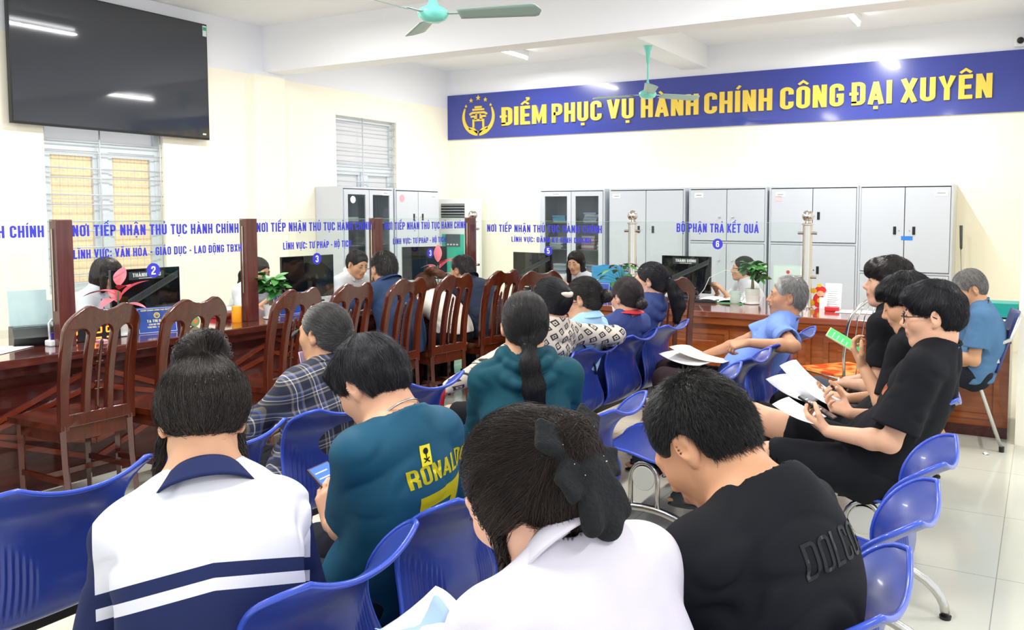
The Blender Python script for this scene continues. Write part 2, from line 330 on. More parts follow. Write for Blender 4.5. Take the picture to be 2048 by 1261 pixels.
def surf(prims, lo, hi, h, B=8):
    """naive surface nets of the zero set inside the box lo..hi"""
    lo = np.asarray(lo, float); hi = np.asarray(hi, float)
    nb = np.maximum(1, np.ceil((hi-lo)/(h*B)).astype(int)); n = nb*B+1
    G = np.stack(np.meshgrid(*[np.arange(q) for q in nb], indexing='ij'), -1).reshape(-1, 3)
    cen = lo+(G*B+B/2)*h; dc = sdf(prims, cen)
    F = np.empty(n, np.float32); F.fill(1.0)
    act = np.abs(dc) < h*B*1.25+0.012
    for g in G[(dc < 0) & ~act]:
        i, j, k = g*B; F[i:i+B+1, j:j+B+1, k:k+B+1] = -1.0
    GA = G[act]
    L = np.stack(np.meshgrid(*[np.arange(B+1)]*3, indexing='ij'), -1).reshape(-1, 3)
    if len(GA):
        cA = cen[act].astype(np.float32); dA = dc[act]
        R_ = h*B*.87*2.2+.004
        if len(prims) > 6: PE = [None if p[-1] == 'd' else _pd(p, cA) for p in prims]
        key = (GA//3) @ np.array([1000000, 1000, 1]); order = np.argsort(key, kind='stable'); ks = key[order]
        cuts = np.flatnonzero(np.diff(ks))+1
        for sel in np.split(order, cuts):
            if len(prims) > 6:
                sub = []
                for p, e in zip(prims, PE):
                    if e is None: sub.append(p); continue
                    k = p[-2]; em = e[sel]; dm = dA[sel]
                    if p[-1] == 'u' and sub and (em-np.maximum(dm, -.03)).min() > R_+k: continue
                    if p[-1] == 's' and em.min() > R_+k: continue
                    if p[-1] == 'u' and not sub and (em-np.maximum(dm, -.03)).min() > R_+k: continue
                    sub.append(p)
                while sub and sub[0][-1] != 'u': sub.pop(0)
                if not sub: sub = prims
            else: sub = prims
            for s0 in range(0, len(sel), 400):
                g = GA[sel[s0:s0+400]]; pts = (lo+(g[:, None, :]*B+L[None])*h).reshape(-1, 3)
                v = sdf(sub, pts).reshape(len(g), B+1, B+1, B+1)
                for m in range(len(g)):
                    i, j, k = g[m]*B; F[i:i+B+1, j:j+B+1, k:k+B+1] = v[m]
    F[0] = F[-1] = 1; F[:, 0] = F[:, -1] = 1; F[:, :, 0] = F[:, :, -1] = 1
    S = F < 0
    c = S[:-1, :-1, :-1].astype(np.int8)
    cnt = np.zeros(c.shape, np.int8)
    for a in (0, 1):
        for b in (0, 1):
            for d in (0, 1): cnt += S[a:n[0]-1+a, b:n[1]-1+b, d:n[2]-1+d]
    M = (cnt > 0) & (cnt < 8); C = np.argwhere(M)
    if len(C) == 0: return np.zeros((0, 3), np.float32), np.zeros((0, 4), int)
    idx = np.full(M.shape, -1, np.int32); idx[M] = np.arange(len(C))
    cor = np.array([(a, b, d) for a in (0, 1) for b in (0, 1) for d in (0, 1)])
    val = np.stack([F[C[:, 0]+a, C[:, 1]+b, C[:, 2]+d] for a, b, d in cor], 1)
    acc = np.zeros((len(C), 3)); num = np.zeros(len(C))
    for i in range(8):
        for j in range(i+1, 8):
            if np.abs(cor[i]-cor[j]).sum() != 1: continue
            a, b = val[:, i], val[:, j]; m = (a < 0) != (b < 0); t = np.where(m, a/np.where(m, a-b, 1), 0)
            acc += np.where(m[:, None], cor[i]+(cor[j]-cor[i])*t[:, None], 0); num += m
    V = lo+(C+acc/num[:, None])*h
    Q = []
    for ax in range(3):
        o = [0, 0, 0]; o[ax] = 1
        a = S[:-1 if o[0] else None, :-1 if o[1] else None, :-1 if o[2] else None]; b = S[o[0]:, o[1]:, o[2]:]
        E_ = np.argwhere(a != b); u, v = [(1, 2), (2, 0), (0, 1)][ax]
        E_ = E_[(E_[:, u] > 0) & (E_[:, v] > 0) & (E_[:, u] < n[u]-1) & (E_[:, v] < n[v]-1)]
        if not len(E_): continue
        du = np.zeros(3, int); du[u] = 1; dv = np.zeros(3, int); dv[v] = 1
        q = np.stack([idx[tuple((E_-du-dv).T)], idx[tuple((E_-dv).T)], idx[tuple(E_.T)], idx[tuple((E_-du).T)]], 1)
        inn = S[tuple(E_.T)]; q[~inn] = q[~inn][:, ::-1]; Q.append(q)
    return V.astype(np.float32), np.concatenate(Q)
def bounds(prims, m=0.02):
    lo = np.full(3, 1e9); hi = -lo
    for p in prims:
        if p[-1] != 'u': continue
        if p[0] == 'g':
            a, b = bounds(p[1], 0); lo = np.minimum(lo, a); hi = np.maximum(hi, b); continue
        if p[0] in 'cf': r = max(p[3], p[4]); pts = [p[1]-r, p[2]-r, p[1]+r, p[2]+r]
        elif p[0] == 'e': r = max(p[2]); pts = [p[1]-r, p[1]+r]
        elif p[0] == 'b': r = np.linalg.norm(p[2]); pts = [p[1]-r, p[1]+r]
        else: continue
        for q in pts: lo = np.minimum(lo, q); hi = np.maximum(hi, q)
    return lo-m, hi+m
def sobj(name, prims, m, parent, h=0.005, smooth=True, post=None, lo=None, hi=None):
    b = bounds(prims); V, Q = surf(prims, b[0] if lo is None else lo, b[1] if hi is None else hi, h)
    if len(V) == 0: return None
    me = arrmesh(name, V, Q)
    if post: post(me, V)
    return link(name, me, m, parent, smooth)
def wnoise(P, f, s=0.0):
    """cheap smooth noise"""
    x, y, z = (P*f).T; 
    return (np.sin(x*1.7+1.3*np.sin(y*1.1+s)+s)+np.sin(y*1.9+1.2*np.sin(z*1.3+2*s)+1.7*s)+np.sin(z*1.5+1.4*np.sin(x*1.2+s)+2.3))/3
# ================================================================== people
def rx(a): a = radians(a); return np.array([[1, 0, 0], [0, cos(a), -sin(a)], [0, sin(a), cos(a)]])
def ry(a): a = radians(a); return np.array([[cos(a), 0, sin(a)], [0, 1, 0], [-sin(a), 0, cos(a)]])
def rz(a): a = radians(a); return np.array([[cos(a), -sin(a), 0], [sin(a), cos(a), 0], [0, 0, 1]])
def tp(prims, R, o, s=1.0):
    """moves primitives from a local frame (columns of R) to the body frame"""
    out = []; o = np.asarray(o, float)
    for p in prims:
        t = p[0]; L = list(p)
        if t == 'c': L[1] = o+R @ p[1]*s; L[2] = o+R @ p[2]*s; L[3] *= s; L[4] *= s
        elif t == 'e': L[1] = o+R @ p[1]*s; L[2] = p[2]*s; L[3] = R.T if p[3] is None else p[3] @ R.T
        elif t == 'f': L[1] = o+R @ p[1]*s; L[2] = o+R @ p[2]*s; L[3] *= s; L[4] *= s; L[6] = p[6] @ R.T
        elif t == 'b': L[1] = o+R @ p[1]*s; L[2] = p[2]*s; L[3] = R.T if p[3] is None else p[3] @ R.T
        elif t == 'h': L[1] = o+R @ p[1]*s; L[2] = R @ p[2]
        elif t == 'g': L[1] = tp(p[1], R, o, s)
        elif t in ('fn', 'x'):
            f = p[1]; L[1] = (lambda P, f=f: f(((P-o.astype(np.float32)) @ R.astype(np.float32))/s)*s)
        out.append(tuple(L))
    return out
def attr_mat(name, rough=0.5, spec=0.4, sss=0.0, bump=0.0, bscale=200, stretch=None, coat=0):
    m = mat(name, 'ffffff', rough, spec=spec, bump=bump, bscale=bscale, sss=sss, stretch=stretch, coat=coat); nt = m.node_tree
    if not nt.nodes.get('A'):
        a = nt.nodes.new('ShaderNodeAttribute'); a.name = 'A'; a.attribute_name = 'col'
        nt.links.new(a.outputs['Color'], nt.nodes['Principled BSDF'].inputs['Base Color'])
    return m
M_SKIN = attr_mat('skin', 0.48, 0.35, sss=0.06, bump=0.05, bscale=500)
M_HAIR = attr_mat('hair', 0.32, 0.5)
M_HAIR.node_tree.nodes['Principled BSDF'].inputs['Sheen Weight'].default_value = .0
M_EYE = mat('eye white', 'e8e4e0', 0.15); M_IRIS = mat('iris', '1c120c', 0.1); M_BROW = mat('eyebrow hair', '1d1715', 0.7)
def head_prims(sex, age=0):
    j = 0.9 if sex == 'f' else 1.0
    L = [ell((0, -.014, .032), (.074, .093, .083)), ell((0, .022, -.03), (.062*j+.002, .066, .078), k=.03),
         cap((-.044*j, .0, -.055), (-.016, .062, -.092), .022, .018, k=.03), cap((.044*j, .0, -.055), (.016, .062, -.092), .022, .018, k=.03),
         ell((0, .066, -.094), (.024, .02, .016), k=.02),
         ell((-.036, .055, -.022), (.026, .028, .026), k=.03), ell((.036, .055, -.022), (.026, .028, .026), k=.03),
         cap((-.036, .074, .024), (.036, .074, .024), .011, k=.02),
         ell((-.031, .098, .004), (.019, .014, .011), k=.012, op='s'), ell((.031, .098, .004), (.019, .014, .011), k=.012, op='s'),
         ell((-.031, .074, .006), (.017, .014, .012), k=.006), ell((.031, .074, .006), (.017, .014, .012), k=.006),
         cap((0, .084, .012), (0, .106, -.022), .008, .0105, k=.014), ell((0, .104, -.026), (.012, .012, .0095), k=.008),
         ell((-.011, .097, -.029), (.008, .009, .007), k=.006), ell((.011, .097, -.029), (.008, .009, .007), k=.006),
         ell((0, .078, -.055), (.026, .02, .022), k=.02),
         cap((-.017, .091, -.054), (.017, .091, -.054), .0058, k=.008), cap((-.014, .089, -.064), (.014, .089, -.064), .0068, k=.008),
         cap((-.021, .098, -.0592), (.021, .098, -.0592), .0022, k=.004, op='s')]
    for sx in (-1, 1):
        R = rz(sx*-22) @ rx(-10)
        L += [ell((sx*.079, -.012, -.004), (.009, .019, .031), R.T, k=.01), ell((sx*.0875, -.008, .002), (.007, .010, .018), R.T, k=.006, op='s'),
              ell((sx*.077, -.004, -.03), (.007, .009, .010), k=.008)]
    return L
def fingers(wr, f, n, side, curl, thumb, s, pinch=False, spread=1.0):
    f = nv(f); n = nv(np.asarray(n, float)-f*(np.asarray(n, float) @ f)); l = np.cross(f, n)*side; wr = np.asarray(wr, float); L = []
    K = []
    cs = curl if isinstance(curl, (list, tuple)) else [curl*.85, curl, curl*1.05, curl*1.12]
    for i, (lx, kf, ln) in enumerate(((.030, .088, .070), (.010, .092, .079), (-.010, .087, .073), (-.029, .078, .058))):
        k = wr+f*kf*s+l*lx*s; K.append(k)
        L.append(cap(wr+f*.018*s+l*lx*.5*s, k, .0135*s, .0115*s, k=.014))
        a = 0; p = k; sp_ = l*(lx*.9*spread)
        for q, fr in enumerate((.45, .30, .25)):
            a += cs[i]*(.75, 1.0, .7)[q]; d = nv(f*cos(a)+n*sin(a)+sp_*cos(a)); e = p+d*ln*fr*s
            L.append(cap(p, e, (.0093, .0084, .0076)[q]*s*(.9 if i == 3 else 1), (.0085, .0078, .0066)[q]*s*(.9 if i == 3 else 1), k=.0035)); p = e
    b = wr+f*.022*s+l*.022*s+n*.006*s
    t1 = nv(f*.62+l*.72+n*(.25+.5*thumb)); t2 = nv(f*.85+l*(.35-.7*thumb)+n*(.3+.7*thumb)); t3 = nv(f*.95+l*(.1-.9*thumb)+n*(.3+.7*thumb))
    p1 = b+t1*.040*s; p2 = p1+t2*.032*s; p3 = p2+t3*.025*s
    L += [cap(b, p1, .0145*s, .0115*s, k=.014), cap(p1, p2, .0108*s, .0098*s, k=.004), cap(p2, p3, .0096*s, .0078*s, k=.004)]
    return L
def ik(S, W, a, b, pole):
    d = W-S; L = np.linalg.norm(d); L2 = min(L, (a+b)*.995); u = d/L; W = S+u*L2
    x = (a*a-b*b+L2*L2)/(2*L2); h = math.sqrt(max(0, a*a-x*x)); p = np.asarray(pole, float); p = nv(p-u*(p @ u))
    return S+u*x+p*h, W
class Fig:
    def __init__(s, label, loc, yaw, sex='m', S=1.0, seat=.44, lean=0, hunch=8, side=0, twist=0, head=(0, 0, 0), skin='d9a583', h=.006,
                 L=None, R=None, poleL=None, poleR=None, legs=None, curl=(.35, .35), hn=None, hf=None, thumb=.2, sh=0.0, shf=.01, neck=.085, hand_h=None, feet=True, fat=1.0, lip='b8705f', tor=1.0, Lw=None, Rw=None, lw=None, nang=None, nf=.62, shw=1.0):
        s.root = thing('person', label, 'person', (loc[0], loc[1], 0), radians(yaw)); s.S = S; s.sex = sex; s.h = h; s.yaw = yaw; s.loc = loc; s.skin = skin; s.lip = lip
        z0 = seat+.092*S; s.hip = A3(0, 0, z0); sg = .168*S*tor; neck = neck*min(1, tor)
        def lc(q):
            dx, dy = q[0]-loc[0], q[1]-loc[1]; a = radians(yaw); return (dx*cos(a)+dy*sin(a), -dx*sin(a)+dy*cos(a), q[2])
        if Lw: L = lc(Lw)
        if Rw: R = lc(Rw)
        T0 = ry(side)
        def d(a): return T0 @ A3(0, sin(radians(a)), cos(radians(a)))
        s.sp = [s.hip, s.hip+d(lean)*sg, s.hip+d(lean)*sg+d(lean+hunch*.5)*sg, s.hip+d(lean)*sg+d(lean+hunch*.5)*sg+d(lean+hunch)*sg]
        up = d(lean+hunch*.7); s.up = up; s.x = rz(twist) @ (T0 @ A3(1, 0, 0)); s.fw = np.cross(up, s.x); s.x = nv(s.x)
        c7 = s.sp[3]; s.c7 = c7; wd = (.172 if sex == 'm' else .152)*S*shw
        Rh = rz(head[0]) @ ry(head[2]) @ rx(-head[1]); s.Rh = Rh
        nd = nv(up*.8+Rh[:, 2]*.45+A3(0, .1, 0)) if nang is None else d(nang); s.nk = c7+nd*neck*S; s.hc = s.nk+Rh @ A3(0, .022, .062)*S
        s.shd = {}; s.el = {}; s.wr = {}
        for nm, sx in (('L', -1), ('R', 1)):
            s.shd[nm] = c7-up*(.045-sh)*S+s.x*sx*wd+s.fw*shf*S
            W = {'L': L, 'R': R}[nm]; W = A3(sx*.11, .36, z0+.09) if W is None else A3(*W)
            po = {'L': poleL, 'R': poleR}[nm] or (sx*.6, -.5, -.9)
            s.el[nm], s.wr[nm] = ik(s.shd[nm], W, .275*S, .24*S, po)
        s.legs = legs or {}
        if lw: s.legs = {q: tuple(lc(z) for z in v) for q, v in lw.items()}
        s.kn = {}; s.an = {}; s.toe = {}; s.hj = {}
        for nm, sx in (('L', -1), ('R', 1)):
            k, a = s.legs.get(nm, ((sx*.13, .43*S, seat+.05), (sx*.13, .40*S, .075)))[:2]
            s.hj[nm] = s.hip+A3(sx*.085*S, 0, -.01); s.kn[nm] = A3(*k); s.an[nm] = A3(*a)
            t = s.legs[nm][2] if nm in s.legs and len(s.legs[nm]) > 2 else (a[0]+sx*.03, a[1]+.155*S, a[2]-.045)
            s.toe[nm] = A3(*t)
        s.nf = nf; s.curl = curl; s.hn = hn or {}; s.hf = hf or {}; s.thumb = thumb; s.fat = fat
        s._skin()
    def _skin(s):
        S = s.S; h0, h1, h2, h3 = s.sp; f = s.sex == 'f'; B = []
        B += [ecap(h0+A3(0, 0, -.01), h1, .125*S, .105*S, .68, s.x), ecap(h1, h2, .105*S, .122*S, .66, s.x), ecap(h2, h3-s.up*.06*S, .122*S, .108*S, .64, s.x, k=.05)]
        for nm in 'LR':
            B.append(cap(h3-s.up*.05*S, s.shd[nm], .046*S, .046*S, k=.04))
            B += [cap(s.shd[nm], s.el[nm], (.044 if not f else .038)*S, (.036 if not f else .031)*S, k=.03)]
            m = s.el[nm]*.72+s.wr[nm]*.28
            B += [cap(s.el[nm], m, (.036 if not f else .031)*S, (.037 if not f else .031)*S, k=.02), cap(m, s.wr[nm], (.036 if not f else .03)*S, (.0235 if not f else .0205)*S, k=.02)]
            B += [ecap(s.hj[nm], s.kn[nm], .083*S, .055*S, 1, k=.05), cap(s.kn[nm]*.99, s.kn[nm]*.65+s.an[nm]*.35, .05*S, .051*S, k=.03), cap(s.kn[nm]*.65+s.an[nm]*.35, s.an[nm], .051*S, .034*S, k=.03)]
            hl = s.an[nm]-nv(s.toe[nm]-s.an[nm])*.035*S; hl[2] = s.an[nm][2]-.04
            t = s.toe[nm]
            B += [cap(s.an[nm], hl, .033*S, .028*S, k=.03), cap(hl, t, .028*S, .024*S, k=.03), cap(s.an[nm], s.an[nm]*.4+t*.6, .032*S, .028*S, k=.03)]
            fo = nv(t-hl); lat = nv(np.cross(fo, (0, 0, 1)))
            for q in (-.028, -.012, .003, .017, .03): B.append(cap(t+lat*q*S, t+lat*q*S*1.05+fo*(.045-abs(q)*.5)*S, .011*S, .009*S, k=.006))
        B += [cap(h3-s.up*.045*S, s.nk, .057*S, (.053 if not f else .046)*S, k=.035), cap(s.nk, s.hc+s.Rh @ A3(0, -.03, -.04)*S, (.053 if not f else .046)*S, (.052 if not f else .046)*S, k=.03)]
        for sx, nm in ((-1, 'L'), (1, 'R')): B.append(cap(s.nk-s.up*.03*S, s.shd[nm]*.6+h3*.4, .036*S, .034*S, k=.05))
        B += tp(head_prims(s.sex), s.Rh, s.hc, S)
        for i, nm in enumerate('LR'):
            fd = nv(s.wr[nm]-s.el[nm]); fd = nv(A3(*s.hf[nm])) if nm in s.hf else fd
            n = s.hn.get(nm, (0, 0, -1)); B += fingers(s.wr[nm], fd, n, 1 if nm == 'R' else -1, s.curl[i], s.thumb, S*(.98 if s.sex == 'm' else .9))
        s.body = B
        base = np.array(lin(s.skin)); lipc = np.array(lin(s.lip))
        def post(me, V):
            q = (V-s.hc.astype(np.float32)) @ s.Rh.astype(np.float32)/S
            C = np.tile(base, (len(V), 1)); n = wnoise(V, 60)[:, None]*.03; C = C*(1+n)
            dl = np.sqrt((np.maximum(np.abs(q[:, 0])-.018, 0))**2+((q[:, 1]-.094)*.8)**2+((q[:, 2]+.059)*1.25)**2); t = np.clip(1-(dl-.008)/.004, 0, 1)[:, None]; C = C*(1-t)+lipc*t
            ck = np.exp(-(((np.abs(q[:, 0])-.042)/.02)**2+((q[:, 1]-.06)/.03)**2+((q[:, 2]+.022)/.02)**2))[:, None]*.35; C = C*(1-ck)+C*np.array([1.05, .8, .78])*ck
            if getattr(s, 'stub', 0):
                t = (np.clip((-.045-q[:, 2])/.02, 0, 1)*np.clip((q[:, 1]-.0)/.04, 0, 1)*(np.abs(q[:, 2]+.09) < .06))[:, None]*s.stub; C = C*(1-t)+np.array([.16, .14, .14])*t
            vcol(me, 'col', C)
        s.post = post
    def skin_mesh(s):
        s.o = sobj('body', s.body, M_SKIN, s.root, s.h, post=s.post); return s.o
    def hp(s, p): return s.hc+s.Rh @ A3(*p)*s.S          # head point
    def face(s, eyes='open', brow=None, glasses=None):
        R = s.Rh; o = s.hc; S = s.S
        for sx in (-1, 1):
            b = MB(); pts = [(sx*(.014+.034*t), .086-.018*t*t+.003, .026+.006*sin(pi*min(1, t*1.25))-.004*t) for t in np.linspace(0, 1, 7)]
            b.tube([o+R @ A3(*p)*S for p in pts], [.0022*S, .0032*S, .0034*S, .003*S, .0026*S, .002*S, .001*S], 6); b.build('eyebrow', brow or M_BROW, s.root, True)
            b = MB()
            if eyes == 'open':
                b.lathe([(.0001, .0117), (.004, .0112), (.0058, .0102), (.0090, .007), (.0112, .001), (.0112, -.003)], 16, axis='y')
                vs = []; 
                for v in b.v: vs.append(tuple(o+R @ (A3(v[0]*1.15, v[1]*.95, v[2]*.52)+A3(sx*.031, .0795, .005))*S))
                b.v = vs; b.mi = [1]*16*2+[0]*(len(b.f)-32)
                b.tube([o+R @ (A3(sx*.031, .0795, .005)+A3(.0145*cos(a), .0098*abs(sin(a))**.7+.002, .0064*sin(a)+.0002))*S for a in np.linspace(0.1, pi-.1, 9)], .0011*S, 5, 1)
            else:
                b.tube([o+R @ (A3(sx*.031, .0795, .001)+A3(.0145*cos(a), .0098*abs(sin(a))**.7+.0035, -.0034*sin(a)+.001))*S for a in np.linspace(0.1, pi-.1, 9)], .0012*S, 5, 1)
            b.build('eye', [M_EYE, M_IRIS], s.root, True)
        if glasses:
            b = MB()
            for sx in (-1, 1):
                pts = [(sx*.034+.025*cos(a)*(1+.1*cos(2*a)), .103-.006*abs(cos(a)), .0+.019*sin(a)) for a in np.linspace(0, 2*pi, 21)[:-1]]
                b.tube([s.hp(p) for p in pts], .0018*S, 6, closed=True)
                b.tube([s.hp(p) for p in ((sx*.060, .097, .008), (sx*.078, .07, .008), (sx*.083, .0, .006), (sx*.08, -.02, -.006))], .0019*S, 6)
            b.tube([s.hp(p) for p in ((-.01, .105, .004), (0, .109, .007), (.01, .105, .004))], .0018*S, 6)
            g = b.build('glasses', glasses, s.root, True); g['label'] = 'dark rimmed glasses'
    # ------------------------------------------------------------ clothes
    def top(s, m, sleeve='short', w=1.0, collar='crew', amp=.004, seed=1.0, hem=.03, sl=.62, slr=.064, extra=None, name='shirt', ny=.66, post=None, h=None, belly=0, nc=.0):
        S = s.S; h0, h1, h2, h3 = s.sp; f = s.sex == 'f'; B = []; sw = (1.0 if not f else .93)*w; w = w*(1 if not f else .96)
        tor = [ecap(h0+A3(0, .006, -.10), h0+A3(0, .004, .03), .166*S*w, .164*S*w, ny+.06, s.x, k=.04), ecap(h0+A3(0, 0, .03), h1, .160*S*w, .145*S*w, ny+.02, s.x, k=.05), ecap(h1, h2, .142*S*w, .150*S*w, ny, s.x, k=.05), ecap(h2, h3-s.up*.065*S, .150*S*w, .122*S*w, ny, s.x, k=.06)]
        if f: tor += [ell(h2+s.up*.03+s.fw*.075*S+s.x*q*.06*S, (.055*S, .05*S, .055*S), k=.05) for q in (-1, 1)]
        if belly: tor += [ell(h1*.8+h0*.2+s.fw*.06*S, (.12*S, .08*S+belly, .11*S), k=.06)]
        for nm in 'LR':
            tor += [cap(h3-s.up*.045*S, s.shd[nm], .052*S, .056*S*sw, k=.05), cap(h3+(s.nk-h3)*max(0, s.nf-.22), s.shd[nm]*.75+h3*.25, .040*S, .045*S*sw, k=.05)]
        tor.append(cap(h3-s.up*.03*S, h3+(s.nk-h3)*max(0, s.nf-.12), .070*S, .060*S, k=.04))
        B.append(grp(tor+[half(s.hip+A3(0, 0, -hem*1.0-.035), (0, 0, -1), k=.01)], k=.05))
        for nm in 'LR':
            a, e, w_ = s.shd[nm], s.el[nm], s.wr[nm]
            if sleeve == 'short':
                u = nv(e-a); p = a+(e-a)*sl; G = [cap(a, p+u*.02, .056*S*sw, slr*S*sw, k=.04), half(p, u, k=.006), cap(p-u*.022, p+u*.08, .048*S, .056*S, k=.004, op='s')]
                B.append(grp(G, k=.04))
            elif sleeve == 'long':
                u = nv(w_-e); p = w_-u*.005; G = [cap(a, e, .058*S*sw, .051*S*sw, k=.03), cap(e, p, .050*S*sw, .036*S*sw, k=.03), half(p, u, k=.006), cap(p-u*.02, p+u*.05, .025*S, .028*S, k=.004, op='s')]
                B.append(grp(G, k=.035))
            elif sleeve == 'half':
                u = nv(w_-e); p = e+u*.03; G = [cap(a, e, .058*S*sw, .06*S*sw, k=.03), cap(e, p, .058*S, .06*S, k=.03), half(p, u, k=.006), cap(p-u*.03, p+u*.05, .045*S, .05*S, k=.004, op='s')]
                B.append(grp(G, k=.035))
        nb = h3+(s.nk-h3)*s.nf+nv(s.nk-h3)*nc                    # neck opening
        nn = nv(s.nk-(h3-s.up*.02*S))
        B.append(cap(nb-nn*.002, nb+nn*.2, (.066 if not f else .060)*S, .125*S, k=.008, op='s'))
        if extra: B += extra(s)
        a_ = amp; sd = seed
        axd = s.up.astype(np.float32)
        def fold(P):
            q = P+.03*np.stack([wnoise(P, 7, sd), wnoise(P, 6, sd+1), wnoise(P, 8, sd+2)], 1).astype(np.float32)
            n1 = wnoise(q*np.array([1, 1, .8], np.float32), 11, sd); n2 = wnoise(q*np.array([.7, 1, 1.2], np.float32), 21, sd+3)
            return a_*1.5*n1+a_*1.1*(np.exp(-(n2/.30)**2)-.3)*np.clip(.5+n1, 0, 1)
        B.append(disp(fold))
        if collar in ('crew', 'polo', 'band', 'hood', 'shirt'):
            X = s.x; Y = nv(np.cross(nn, X)); c = nb-nn*.012*S
            r = (.070 if not f else .062)*S
            def ring(r, dz, tilt, th, k0=0, k1=24, n=24, k=.004):
                pts = [c+X*cos(2*pi*i/n)*r+Y*(sin(2*pi*i/n)*r*1.02)+nn*(dz-tilt*sin(2*pi*i/n)) for i in range(n)]
                return [cap(pts[i % n], pts[(i+1) % n], th, th, k=k) for i in range(k0, k1)]
            if collar == 'crew': B += ring(r, 0, .012, .0055)
            elif collar == 'band': B += ring(r, .0, .012, .006)+ring(r*.96, .013, .014, .005)
        s.topsdf = B
        return sobj(name, B, m, s.root, h or s.h, post=post)
    def collar_obj(s, m, kind='polo', name='collar', r=.062, hgt=.034, fl=.026, open_=.12, th=.0035, back=.0):
        """fold over collar as its own part"""
        S = s.S; nn = nv(s.nk-(s.c7-s.up*.02*S)); nb = s.c7+(s.nk-s.c7)*s.nf-nn*back; X = s.x; Y = nv(np.cross(nn, X)); b = MB(); n = 40
        def P(u, v):
            a = 2*pi*(open_/2+u*(1-open_))+pi/2                     # opening at the front
            t = v*2; fr = abs(u-.5)*2
            if t < 1: rr = r*(1.0+.10*(1-t)); z = -.012+hgt*t
            else: rr = r*(1.0+.55*(t-1)); z = -.012+hgt-(t-1)*(fl+.022*fr**3)-.0*(t-1)**2
            if v in (0, 1): pass
            p = nb+X*cos(a)*rr*S+Y*(sin(a)*rr*1.04*S)+nn*(z*S-.014*sin(a)*S); return tuple(p)
        b.grid(P, n, 12); o = b.build(name, m, s.root, True); md = o.modifiers.new('t', 'SOLIDIFY'); md.thickness = th; md.offset = 1; return o
    def pants(s, m, kind='long', name='trousers', amp=.004, w=1.0, seed=2.0, cut=.78, h=None, cutL=None):
        S = s.S; B = [ecap(s.hip+A3(0, .01, .06*S), s.hip+A3(0, .01, -.0), .130*S*w, .140*S*w, .72, s.x, k=.04)]
        for nm in 'LR':
            a, k, n = s.hj[nm], s.kn[nm], s.an[nm]; G = [cap(a, k, .094*S*w, .071*S*w, k=.04)]
            if kind == 'long':
                u = nv(n-k); G += [cap(k, n-u*.02, .068*S*w, .055*S*w, k=.03), half(n-u*.02, u, k=.004), cap(n-u*.06, n+u*.1, .042*S, .05*S, k=.004, op='s')]
            else:
                u = nv(k-a); p = a+(k-a)*(cutL if cutL and nm == 'L' else cut); G += [half(p, u, k=.006), cap(p-u*.03, p+u*.1, .064*S*w, .074*S*w, k=.004, op='s')]
            B.append(grp(G, k=.05))
        def fold(P): return amp*wnoise(P*np.array([1, .6, 1], np.float32), 20, seed)+amp*.4*wnoise(P, 45, seed)
        B.append(disp(fold)); return sobj(name, B, m, s.root, h or max(s.h, .007))
    def shoes(s, m, name='shoe', sandal=False):
        S = s.S
        for nm in 'LR':
            a, t = s.an[nm], s.toe[nm]; hl = a-nv(t-a)*.035*S; hl[2] = a[2]-.04; fo = nv(t-hl); lat = nv(np.cross(fo, (0, 0, 1))); upv = np.cross(lat, fo)
            R = np.array([lat, fo, upv]); c = (hl+t)/2+fo*.012-upv*.022
            B = [ell((hl+t)/2+fo*.012-upv*.026, (.046*S, .142*S, .013), R, k=.01)] if sandal else [ell((hl+t)/2+fo*.015-upv*.022, (.047*S, .145*S, .016), R, k=.01), cap(hl+upv*.005, t+fo*.02, .036*S, .031*S, k=.02), cap(a-upv*.01, hl+upv*.01, .041*S, .036*S, k=.02), half(a+upv*.01, upv, k=.004)]
            if sandal: B += [grp([cap(t-fo*.05, t+fo*.005, .041*S, .037*S, k=.02), cap(t-fo*.2, t+fo*.2, .032*S, .028*S, k=.004, op='s'), half(t-upv*.03, -upv)], k=.004)]
            sobj(name, B, m, s.root, .006)
    # ------------------------------------------------------------ hair
    def hair(s, style='short', col='1b1614', col2='3a302c', n=2500, length=.05, r=.0008, lift=.002, seed=1, grey=0.0, name='hair', extra=None, flow=None, shape=None, segs=7, tail=None, spiky=0.0, hh=None, greyfn=None):
        S = s.S; rng = np.random.default_rng(seed)
        sh = [ell((0, -.016, .036), (.081, .101, .090)), ell((0, -.045, -.012), (.068, .066, .070), k=.04)]
        cut = [ell((0, .114, -.034), (.086, .080, .104), k=.02, op='s')]
        ears = [ell((q*.086, .0, -.014), (.035, .036, .045), k=.010, op='s') for q in (-1, 1)]
        crown = A3(0, -.03, .13); fl = lambda P: (P-crown)
        if style == 'short': P = sh+cut+ears+[half((0, -.05, -.066), (0, .45, -1), k=.02)]
        elif style == 'mop':   # fuller young men's cut
            P = [ell((0, -.010, .043), (.084, .102, .091)), ell((0, -.045, .0), (.072, .068, .07), k=.04), ell((0, .062, .073), (.058, .042, .032), k=.03)]+[ell((0, .115, -.045), (.092, .082, .092), k=.02, op='s')]+[ell((q*.088, .0, -.03), (.03, .032, .042), k=.012, op='s') for q in (-1, 1)]+[half((0, -.05, -.062), (0, .5, -1), k=.02)]
            P.append(disp(lambda q: .004*wnoise(q, 55, seed)))
            crown = A3(0, -.05, .14)
        elif style in ('tied', 'bun', 'updo'):
            P = [ell((0, -.016, .036), (.080, .100, .088)), ell((0, -.045, -.012), (.070 if style == 'tied' else .060, .068, .072), k=.04)]+[ell((0, .114, -.030), (.080, .078, .100), k=.02, op='s')]+[ell((q*.087, .01, -.03), (.024, .028, .034), k=.012, op='s') for q in (-1, 1)]+[half((0, -.06, -.072 if style == 'tied' else -.056), (0, .5, -1), k=.02)]
